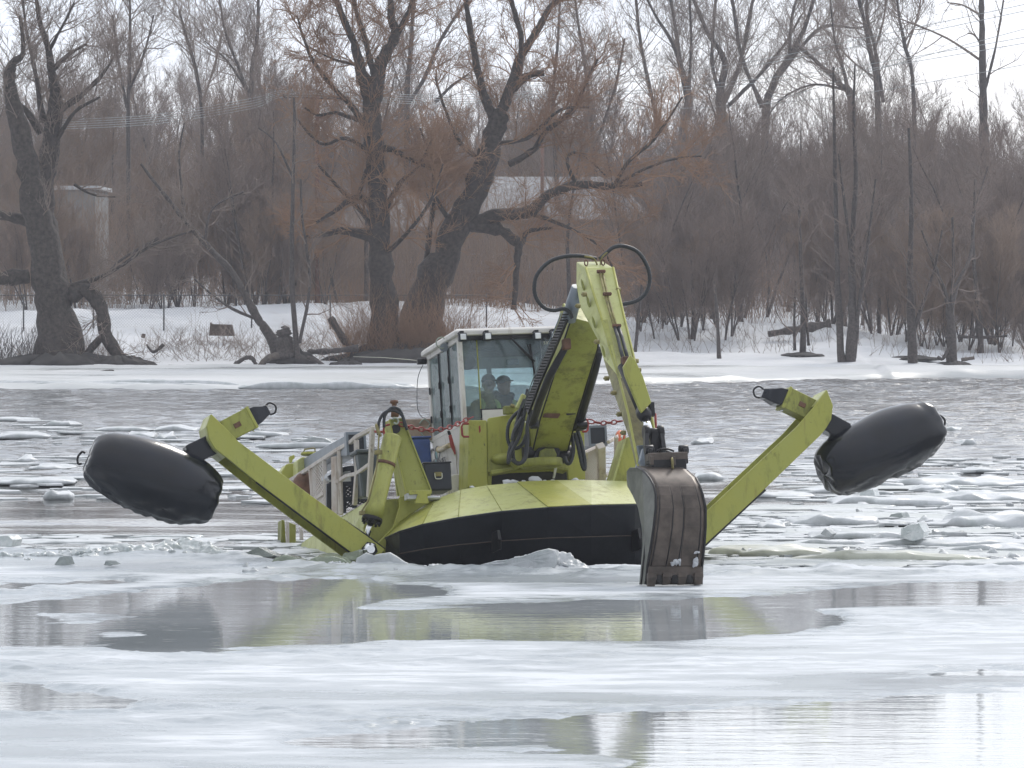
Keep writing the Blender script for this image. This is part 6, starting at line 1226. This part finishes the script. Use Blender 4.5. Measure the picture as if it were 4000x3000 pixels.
# ------------------------------------------------------------------ the two men in the cab
def person(px, py_head, Y, yaw, label, seed, arms_fwd=.32):
    hd = B(px, py_head, Y); wpos = BO + BM @ (hd + Vector((0, 0, -.72))); e = empty('person', wpos); e.rotation_euler = (BM @ Matrix.Rotation(rad(0), 3, 'Z')).to_euler(); tag(e, label, 'person')
    Rh = Matrix.Rotation(yaw, 3, 'Z')
    def remesh(m, name, mat, vox=.011):
        o = m.build(name, mat, e, fix=False); md = o.modifiers.new('skin', 'REMESH'); md.mode = 'VOXEL'; md.voxel_size = vox; md.use_smooth_shade = True
        s = o.modifiers.new('smooth', 'SMOOTH'); s.factor = .5; s.iterations = 3; return o
    h = Vector((0, 0, .72)); b = MB()
    b.ball(h, .078, .098, .115, Rh); b.ball(h + Rh @ Vector((0, -.03, -.06)), .058, .07, .062, Rh); b.ball(h + Rh @ Vector((0, -.105, -.012)), .015, .026, .03, Rh); b.ball(h + Rh @ Vector((0, -.09, .03)), .05, .02, .014, Rh)
    b.ball(h + Rh @ Vector((0, -.088, -.062)), .03, .02, .012, Rh)
    for s in (-1, 1): b.ball(h + Rh @ Vector((s * .082, .01, -.01)), .012, .025, .035, Rh)
    b.tube([h + Vector((0, .02, -.06)), Vector((0, .03, .50))], [.058, .066], 14); b.ball((0, .03, .33), .17, .11, .24); b.ball((0, .02, .06), .17, .13, .13)
    for s in (-1, 1):
        b.tube([(s * .17, .03, .46), (s * .23, -.02, .30), (s * .25, -.06, .20)], [.055, .05, .042], 12); b.tube([(s * .25, -.06, .20), (s * .19, -arms_fwd, .22)], [.042, .03], 12)
        hnd = Vector((s * .185, -arms_fwd - .05, .225)); b.ball(hnd, .038, .05, .022)
        for k in range(4): b.tube([hnd + Vector(((k - 1.5) * .018, -.03, 0)), hnd + Vector(((k - 1.5) * .02, -.075 - .006 * (k in (1, 2)), -.012)), hnd + Vector(((k - 1.5) * .019, -.085, -.04))], [.0095, .009, .0075], 8)
        b.tube([hnd + Vector((-s * .03, .01, 0)), hnd + Vector((-s * .055, -.03, -.012))], [.011, .009], 8)
        b.tube([(s * .10, 0, .03), (s * .13, -.42, .05)], [.085, .062], 12); b.tube([(s * .13, -.42, .05), (s * .13, -.44, -.38)], [.06, .042], 12); b.ball((s * .13, -.50, -.41), .045, .11, .04)
    body = remesh(b, 'body', 'skin')
    j = MB(); j.ball((0, .03, .33), .205, .145, .27); j.ball((0, .02, .08), .19, .15, .14); j.tube([(0, .03, .50), (0, .025, .60)], [.11, .085], 16)
    for s in (-1, 1):
        j.ball((s * .16, .03, .45), .085, .085, .08); j.tube([(s * .17, .03, .46), (s * .235, -.02, .30), (s * .255, -.06, .20)], [.08, .07, .06], 12); j.tube([(s * .255, -.06, .20), (s * .195, -arms_fwd + .03, .22)], [.06, .045], 12)
        j.ball((s * .085, -.0, .59), .05, .07, .045)
    remesh(j, 'jacket', 'jacket', .013)
    t = MB()
    for s in (-1, 1): t.tube([(s * .10, .03, .03), (s * .13, -.42, .05)], [.105, .078], 12); t.tube([(s * .13, -.42, .055), (s * .13, -.44, -.36)], [.078, .06], 12)
    remesh(t, 'trousers', 'jacket', .014)
    c = MB(); c.ball(h + Rh @ Vector((0, .008, .055)), .09, .108, .078, Rh); c.tube([h + Rh @ Vector((0, .0, .03)), h + Rh @ Vector((0, .0, .06))], [.094, .094], 18); 
    c.prism([h + Rh @ Vector(v) for v in ((-.075, -.06, .045), (-.055, -.135, .04), (0, -.165, .036), (.055, -.135, .04), (.075, -.06, .045))], (0, 0, .014)); cp_ = c.build('cap', 'cap', e)
    for s in (-1, 1):
        v = MB(); v.tube([(s * .105, .03, .535), (s * .112, -.105, .46), (s * .108, -.15, .34), (s * .105, -.165, .2)], [.028] * 4, 8); st_ = v.build('reflective_stripe', 'hivis', e)
        st_.scale = (1, 1, 1)
    for s in (-1, 1): v = MB(); v.ball(h + Rh @ Vector((s * .03, -.092, .005)), .009, .006, .006, Rh, 8, 6); v.build('eye', 'ink', body)
    return e
person(1968, 1506, 3.95, rad(25), 'man in dark cap and jacket with yellow green stripes, nearer the windscreen', 1)
person(1909, 1500, 4.35, rad(-12), 'person in a dark cap sitting behind the left shoulder of the man at the window', 2)

# ------------------------------------------------------------------ ice round the boat
def floe(px, row, wpx, th, dep, name='ice_floe', label=None, mat='floe', seed=0, tilt=(0, 0), cat='ice floe', group=None, jag=.25, sink=.4, n=None, z0=-.03, bumpy=.25, yaw=None):
    c = G(px, row, z0); s = FPX / c.y; w = wpx / s; r = np.random.default_rng(int(px * 7 + row + seed)); m = MB(); rings = []; n = max(14, min(64, int(w * 16))) if n is None else n; sd = r.random() * 50
    an = [2 * math.pi * k / n for k in range(n)]
    def nz(a, f, o=0.0): return mnoise.fractal(Vector((math.cos(a) * f + sd, math.sin(a) * f + o, sd * .37)), 0.8, 2.1, 4)
    R_k = [max(.25, 1 + jag * 2.0 * nz(a, 2.2)) / (abs(math.cos(a)) ** 3 + abs(math.sin(a)) ** 3) ** (1 / 3.0) * .92 for a in an]
    H_k = [max(.10, .62 + .75 * nz(a, 3.0, 7) - .35 * abs(math.cos(a)) ** 4) for a in an]
    for f, z in ((.92, -sink), (1.0, -.05), (1.0, .35), (.97, .75), (.90, 1.0), (.72, 1.0), (.45, .95), (.2, .95)):
        ring = []
        for k, a in enumerate(an):
            hk = H_k[k] if f > .6 else (H_k[k] * f + .75 * (1 - f)); x = w / 2 * f * R_k[k] * math.cos(a); y = dep / 2 * f * R_k[k] * math.sin(a)
            zz = z * th * (hk if z > 0 else 1) + (bumpy * .45 * th * mnoise.fractal(Vector((x * 3.5 + sd, y * 3.5, row * .1)), .7, 2, 4) if z > .5 else 0)
            ring.append(Vector((x + r.normal() * .006, y, zz)))
        rings.append(ring)
    m.loft(rings, smooth=True); o = m.build(name, mat, None); o.location = c; o.rotation_euler = (tilt[0], tilt[1], r.normal() * .12 if yaw is None else yaw)
    if wpx > 150: sb = o.modifiers.new('sub', 'SUBSURF'); sb.levels = 1; sb.render_levels = 1
    tag(o, label, cat, group); return o
def shard(name, pts, Y0, ext, mat, label, cat='ice block'):
    m = MB(); P = [W(px, py, Y0) for px, py in pts]; c0 = sum(P, Vector()) / len(P); P = [p - c0 for p in P]; e = Vector(ext)
    k = len(P); rg_ = [[p.lerp(sum(P, Vector()) / k, .06) - e * .02 for p in P], P, [p + e * .9 for p in P], [p.lerp(Vector(), .15) + e for p in P]]
    m.loft(rg_); o = m.build(name, mat, None); o.location = c0
    sb = o.modifiers.new('sub', 'SUBSURF'); sb.levels = 2; sb.render_levels = 2; sb.subdivision_type = 'SIMPLE'
    tx = bpy.data.textures.get('facets') or bpy.data.textures.new('facets', 'VORONOI'); tx.noise_scale = .22
    dm = o.modifiers.new('facets', 'DISPLACE'); dm.texture = tx; dm.strength = .045; dm.texture_coords = 'GLOBAL'
    for p_ in o.data.polygons: p_.use_smooth = 'mound' in label or 'rounded' in label
    tag(o, label, cat); return o
YB = 60.2
shard('ice_slab', [(1880, 2205), (1960, 2190), (2060, 2165), (2140, 2143), (2168, 2148), (2176, 2170), (2172, 2205), (2150, 2235), (1900, 2235)], YB - .1, (.05, .5, -.05), 'floe', 'thick tilted white ice slab pushed up against the middle of the black bow')
def heap(name, pts, n, smax, seed, label, dy=.25, mat='floe'):
    """pts: (px, base row, height px) along the crest"""
    r = np.random.default_rng(seed); m = MB()
    for k in range(n):
        t = r.random() * (len(pts) - 1); i = min(int(t), len(pts) - 2); f = t - i; px = pts[i][0] * (1 - f) + pts[i + 1][0] * f; row = pts[i][1] * (1 - f) + pts[i + 1][1] * f; h = (pts[i][2] * (1 - f) + pts[i + 1][2] * f) / 330
        c = G(px, row, 0); q = r.random() ** .7; s_ = smax * r.uniform(.35, 1) * (.5 + .5 * h / .15); yo = abs(r.normal()) * dy * (1 - q)
        b0 = len(m.v); sd = r.random() * 40; m.ball(c + Vector((r.normal() * .02, yo * (-1 if r.random() < .7 else 1), max(0, h * q - s_ * .6))), s_ * r.uniform(.8, 1.5), s_ * r.uniform(.8, 1.3), s_ * r.uniform(.6, .9), None, 9, 6)
        for j in range(b0, len(m.v)): v = Vector(m.v[j]); m.v[j] = tuple(v + Vector((mnoise.noise(v * 9 + Vector((sd, 0, 0))), mnoise.noise(v * 9 + Vector((0, sd, 0))), mnoise.noise(v * 11 + Vector((0, 0, sd))))) * s_ * .9)
    o = m.build(name, mat, None, fix=False); md = o.modifiers.new('fuse', 'REMESH'); md.mode = 'VOXEL'; md.voxel_size = .016; md.use_smooth_shade = True; return tag(o, label, 'snow heap')
heap('snow_rubble', [(1890, 2224, 10), (1960, 2222, 30), (2050, 2222, 55), (2120, 2224, 62), (2180, 2222, 70), (2215, 2222, 58), (2260, 2226, 30), (2310, 2228, 8)], 320, .055, 4, 'crumbled white snow heap in front of the tilted slab at the bow')
heap('snow_rubble', [(1620, 2226, 14), (1700, 2224, 26), (1760, 2222, 12), (1850, 2222, 20), (1900, 2224, 8)], 110, .035, 5, 'low strip of broken ice at the left foot of the black bow')
heap('snow_rubble', [(2300, 2226, 12), (2370, 2224, 24), (2440, 2224, 16), (2490, 2226, 10)], 70, .035, 6, 'low strip of broken ice between the snow heap and the bucket')
heap('snow_rubble', [(1150, 2212, 12), (1230, 2216, 22), (1300, 2218, 26), (1400, 2220, 30), (1520, 2224, 14), (1620, 2228, 8)], 170, .045, 7, 'crumbled ice along the edge left of the hull corner')
heap('ice_rubble', [(-60, 2178, 20), (150, 2176, 24), (330, 2172, 30), (460, 2170, 45), (620, 2168, 50), (700, 2166, 62), (790, 2168, 58), (830, 2176, 40), (930, 2188, 18)], 330, .085, 8, 'long grey ridge of fused broken ice under the left float', .4, 'clear')
shard('ice_slab', [(1385, 2215), (1392, 2178), (1430, 2160), (1460, 2172), (1490, 2165), (1522, 2158), (1545, 2172), (1600, 2205), (1660, 2225), (1500, 2240)], YB + .3, (0, .6, -.05), 'floe', 'large smooth white ice mound at the left corner of the bow')
shard('ice_slab', [(1045, 2215), (1075, 2180), (1110, 2168), (1150, 2180), (1190, 2200), (1200, 2222)], YB + 1.0, (.05, .5, 0), 'greenice', 'rounded greenish ice block left of the hull below the side arm')
shard('ice_slab', [(1190, 2215), (1200, 2190), (1240, 2172), (1290, 2172), (1340, 2185), (1375, 2208), (1380, 2225)], YB + .8, (.05, .5, 0), 'greenice', 'broken greenish ice block where the left arm meets the water')
shard('ice_slab', [(1330, 2180), (1345, 2160), (1400, 2150), (1410, 2175), (1395, 2192)], YB + 1.2, (.05, .3, 0), 'greenice', 'small greenish ice piece wedged under the left arm')
shard('ice_slab', [(940, 2168), (975, 2152), (1010, 2134), (1040, 2150), (1080, 2172), (1000, 2180)], YB + 2.6, (.1, .6, -.05), 'darkice', 'dark grey tilted ice plate standing out of the water left of the boat')
shard('ice_slab', [(1105, 1738), (1160, 1722), (1225, 1706), (1275, 1712), (1320, 1740), (1290, 1745)], 106, (.2, 1.5, -.1), 'clear', 'pale pointed ice block floating behind the left railing')
shard('ice_slab', [(1150, 2140), (1200, 2115), (1250, 2110), (1330, 2150), (1300, 2170), (1180, 2160)], 66, (.1, .6, 0), 'greenice', 'green tinted sheet of ice beside the sunken stern side')
# low wall of grey ice on the left
shard('ice_shard', [(215, 2210), (235, 2178), (250, 2175), (262, 2205)], 61.0, (.1, .1, 0), 'darkice', 'small dark pointed shard on the left ice ridge', 'ice shard'); shard('ice_shard', [(405, 2208), (412, 2192), (440, 2205)], 60.5, (.1, .1, 0), 'darkice', 'second small dark shard right of the pointed one on the ridge', 'ice shard')
shard('ice_shard', [(0, 2130), (0, 2095), (30, 2092), (52, 2110), (45, 2135)], 64.5, (.1, .3, 0), 'clear', 'clear crystal ice lump at the left edge of the picture', 'ice shard')
floe(640, 2100, 330, .06, .6, 'ice_floe', 'thin glassy green floe under the left float', mat='clear', seed=7); floe(230, 2118, 480, .05, 1.2, 'ice_floe', 'flat grey floe left of the glassy green one', seed=8)
floe(140, 1882, 360, .11, 2.0, 'ice_floe', 'flat white floe at the left edge level with the left float', seed=9, jag=.1)
floe(200, 1828, 170, .10, 1.5, 'ice_floe', 'small low white floe above the flat one at left', seed=10)
# right side floes and the churned band by the bucket
R_ = [(3080, 1938, 240, .10, 1.0, 'grey floe right of the arm, behind the upper row'), (3190, 1920, 230, .08, .8, 'thin pale floe just left of the right float foot'), (3480, 1965, 520, .13, 1.6, 'broad white floe under the right float'), (3800, 1890, 620, .14, 2.0, 'large white floe with a crystal crest right of the right float'), (3850, 1950, 460, .12, 1.4, 'wide grey floe at the right edge below the crystal crested one'),
      (3270, 2045, 370, .16, .9, 'long smooth rounded white floe below the right float'), (3020, 2058, 140, .10, .6, 'small pale floe left of the long rounded one'), (3870, 2050, 560, .20, 1.3, 'thick square edged floe at the right edge with a glassy corner'), (3350, 2098, 420, .11, .8, 'bumpy white floe of many lumps right of the bucket'), (3700, 2125, 900, .09, 1.2, 'wide flat grey floe in front of the thick square one'),
      (3010, 2165, 540, .16, .8, 'smooth cream coloured floe pushed up beside the bucket'), (3480, 2185, 760, .14, .7, 'low yellowish wave of ice right of the bucket'), (3920, 2150, 420, .12, .8, 'pale floe at the right edge above the yellowish wave'), (3240, 2125, 330, .07, .6, 'thin floe between the bumpy floe and the cream one'), (3900, 2205, 520, .08, .7, 'last low floe at the right edge before the ice sheet')]
for k, (px, row, w_, th, dep, lab) in enumerate(R_): floe(px, row, w_, th, dep * 1.2, 'ice_floe', lab, seed=20 + k, jag=.22, mat='floe' if k not in (10, 11) else 'floe_y')
shard('ice_shard', [(3515, 2100), (3522, 2066), (3550, 2050), (3592, 2040), (3612, 2078), (3605, 2100), (3570, 2108)], 66.0, (.1, .4, 0), 'clear', 'glassy upright ice block at the corner of the thick square floe', 'ice shard')
shard('ice_shard', [(3655, 1885), (3640, 1862), (3670, 1848), (3720, 1852), (3740, 1880), (3700, 1892)], 88, (.1, .5, 0), 'clear', 'clear crystal lump crowning the large floe right of the right float', 'ice shard')
shard('ice_shard', [(3360, 1935), (3365, 1915), (3410, 1912), (3420, 1938)], 79, (.1, .3, 0), 'clear', 'small clear lump on the broad floe under the right float', 'ice shard')
shard('ice_shard', [(3205, 2085), (3225, 2068), (3250, 2085), (3240, 2098)], 67.5, (.1, .2, 0), 'floe', 'small white shard standing on the bumpy floe', 'ice shard')
shard('ice_shard', [(3470, 2020), (3480, 2008), (3520, 2005), (3530, 2020)], 72, (.1, .2, 0), 'darkice', 'dark wet lump between the floes below the right float', 'ice shard')
shard('ice_shard', [(1010, 1790), (1060, 1775), (1120, 1782), (1135, 1795), (1060, 1802)], 91, (.1, .6, 0), 'darkice', 'thin grey pan seen over the left sleeve', 'ice shard') if False else None
for px, row, w_ in ((3500, 2075, 1300), (3900, 2020, 900), (3300, 2010, 700), (3650, 2160, 1200), (3050, 2130, 700), (3150, 1985, 800), (3850, 1935, 800), (3500, 1905, 900), (3250, 2200, 900)):
    floe(px, row, w_, .035, 1.5, 'brash_ice', 'thin wide grey sheet of refrozen slush lying among the floes right of the bucket', seed=300, group='thin slush sheets on the right', jag=.3, bumpy=.3, mat='slushy', cat='slush sheet', n=40)
r = np.random.default_rng(5)
for k in range(26): floe(r.uniform(2800, 4050), r.uniform(1990, 2200), r.uniform(30, 110), r.uniform(.04, .10), r.uniform(.15, .4), 'ice_fragment', 'small broken ice fragment drifting among the floes right of the bucket', seed=60 + k, n=9, cat='ice fragment', group='ice fragments right of the bucket', jag=.4)
for k in range(16): floe(r.uniform(3300, 4050), r.uniform(1760, 1990), r.uniform(40, 170), r.uniform(.05, .12), r.uniform(.4, 1.1), 'ice_fragment', 'small white floe drifting on the open water beyond the right float', seed=90 + k, n=10, cat='ice fragment', group='small floes on the far right water')
for px, row, w_ in ((90, 1707, 240), (490, 1680, 230), (650, 1712, 90), (30, 1640, 240), (700, 1680, 200), (560, 1705, 110), (230, 1940, 120), (110, 1800, 90), (940, 1682, 180), (240, 1660, 130), (600, 1788, 100), (2770, 1868, 130), (2750, 1730, 90), (1200, 1745, 420), (1050, 1700, 170), (3720, 1680, 90), (3770, 1735, 60)):
    floe(px, row, w_, .12, 1.2, 'ice_fragment', 'small white floe drifting on the open water on the far side of the boat', seed=120, n=12, cat='ice fragment', group='small floes on the water behind the boat', jag=.3)
for k in range(22): floe(r.uniform(950, 2500), r.uniform(2218, 2240), r.uniform(18, 60), r.uniform(.03, .07), r.uniform(.06, .2), 'ice_crumb', 'tiny crumb of broken ice at the foot of the hull', seed=200 + k, n=8, cat='ice crumb', group='ice crumbs along the hull', jag=.5, z0=0)
floe(300, 1512, 1500, .28, 1.2, 'shore_ice_ridge', 'long low bright ice ridge along the far shore at left', seed=11, cat='ice ridge', jag=.08, bumpy=.8, n=40)
floe(1280, 1516, 700, .22, 1.0, 'shore_ice_ridge', 'low bright ice ridge along the far shore left of the cab', seed=12, cat='ice ridge', jag=.1, bumpy=.8, n=30)
def slush(name, n, prange, rrange, seed, label, big=.35):
    r = np.random.default_rng(seed); m = MB()
    for k in range(n):
        c = G(r.uniform(*prange), r.uniform(*rrange), -.03); w = abs(r.normal()) * big * .5 + .04; d = w * r.uniform(.4, 1.2); h = r.uniform(.004, .018); kk = 6; a0 = r.random() * 6
        pts = [(w * r.uniform(.6, 1.2) * math.cos(a0 + j * 6.283 / kk), d * r.uniform(.6, 1.2) * math.sin(a0 + j * 6.283 / kk)) for j in range(kk)]
        m.loft([[c + Vector((x, y, -.02)) for x, y in pts], [c + Vector((x, y, h * r.uniform(.5, 1.3))) for x, y in pts], [c + Vector((x * .4, y * .4, h * 1.3)) for x, y in pts]])
    o = m.build(name, 'floe', None, fix=False); return tag(o, label, kind='stuff')
slush('floating_slush', 800, (2760, 4100), (2000, 2225), 1, 'broken slush ice between the floes right of the bucket')
slush('drifting_slush', 260, (3100, 4100), (1780, 2000), 2, 'thin slush drifting beyond the right float', .5)
slush('left_slush', 420, (-100, 1500), (2090, 2200), 3, 'slush ice along the edge of the ice sheet at left')
slush('far_slush', 160, (-100, 1300), (1640, 1960), 4, 'specks of drifting ice on the dark water at left', .7)
# haze over the river and the wood
hz = MB(); hz.box((0, 240, 18.5), 500, 780, 41); ho = hz.build('haze', None)
hm = bpy.data.materials.new('river_haze'); hm.use_nodes = True; n_ = hm.node_tree.nodes; n_.clear(); o_ = n_.new('ShaderNodeOutputMaterial'); v_ = n_.new('ShaderNodeVolumePrincipled')
v_.inputs['Color'].default_value = (0.86, 0.9, 1.0, 1); v_.inputs['Density'].default_value = HAZE; v_.inputs['Anisotropy'].default_value = 0.3; hm.node_tree.links.new(v_.outputs[0], o_.inputs['Volume']); ho.data.materials.append(hm); tag(ho, kind='stuff')
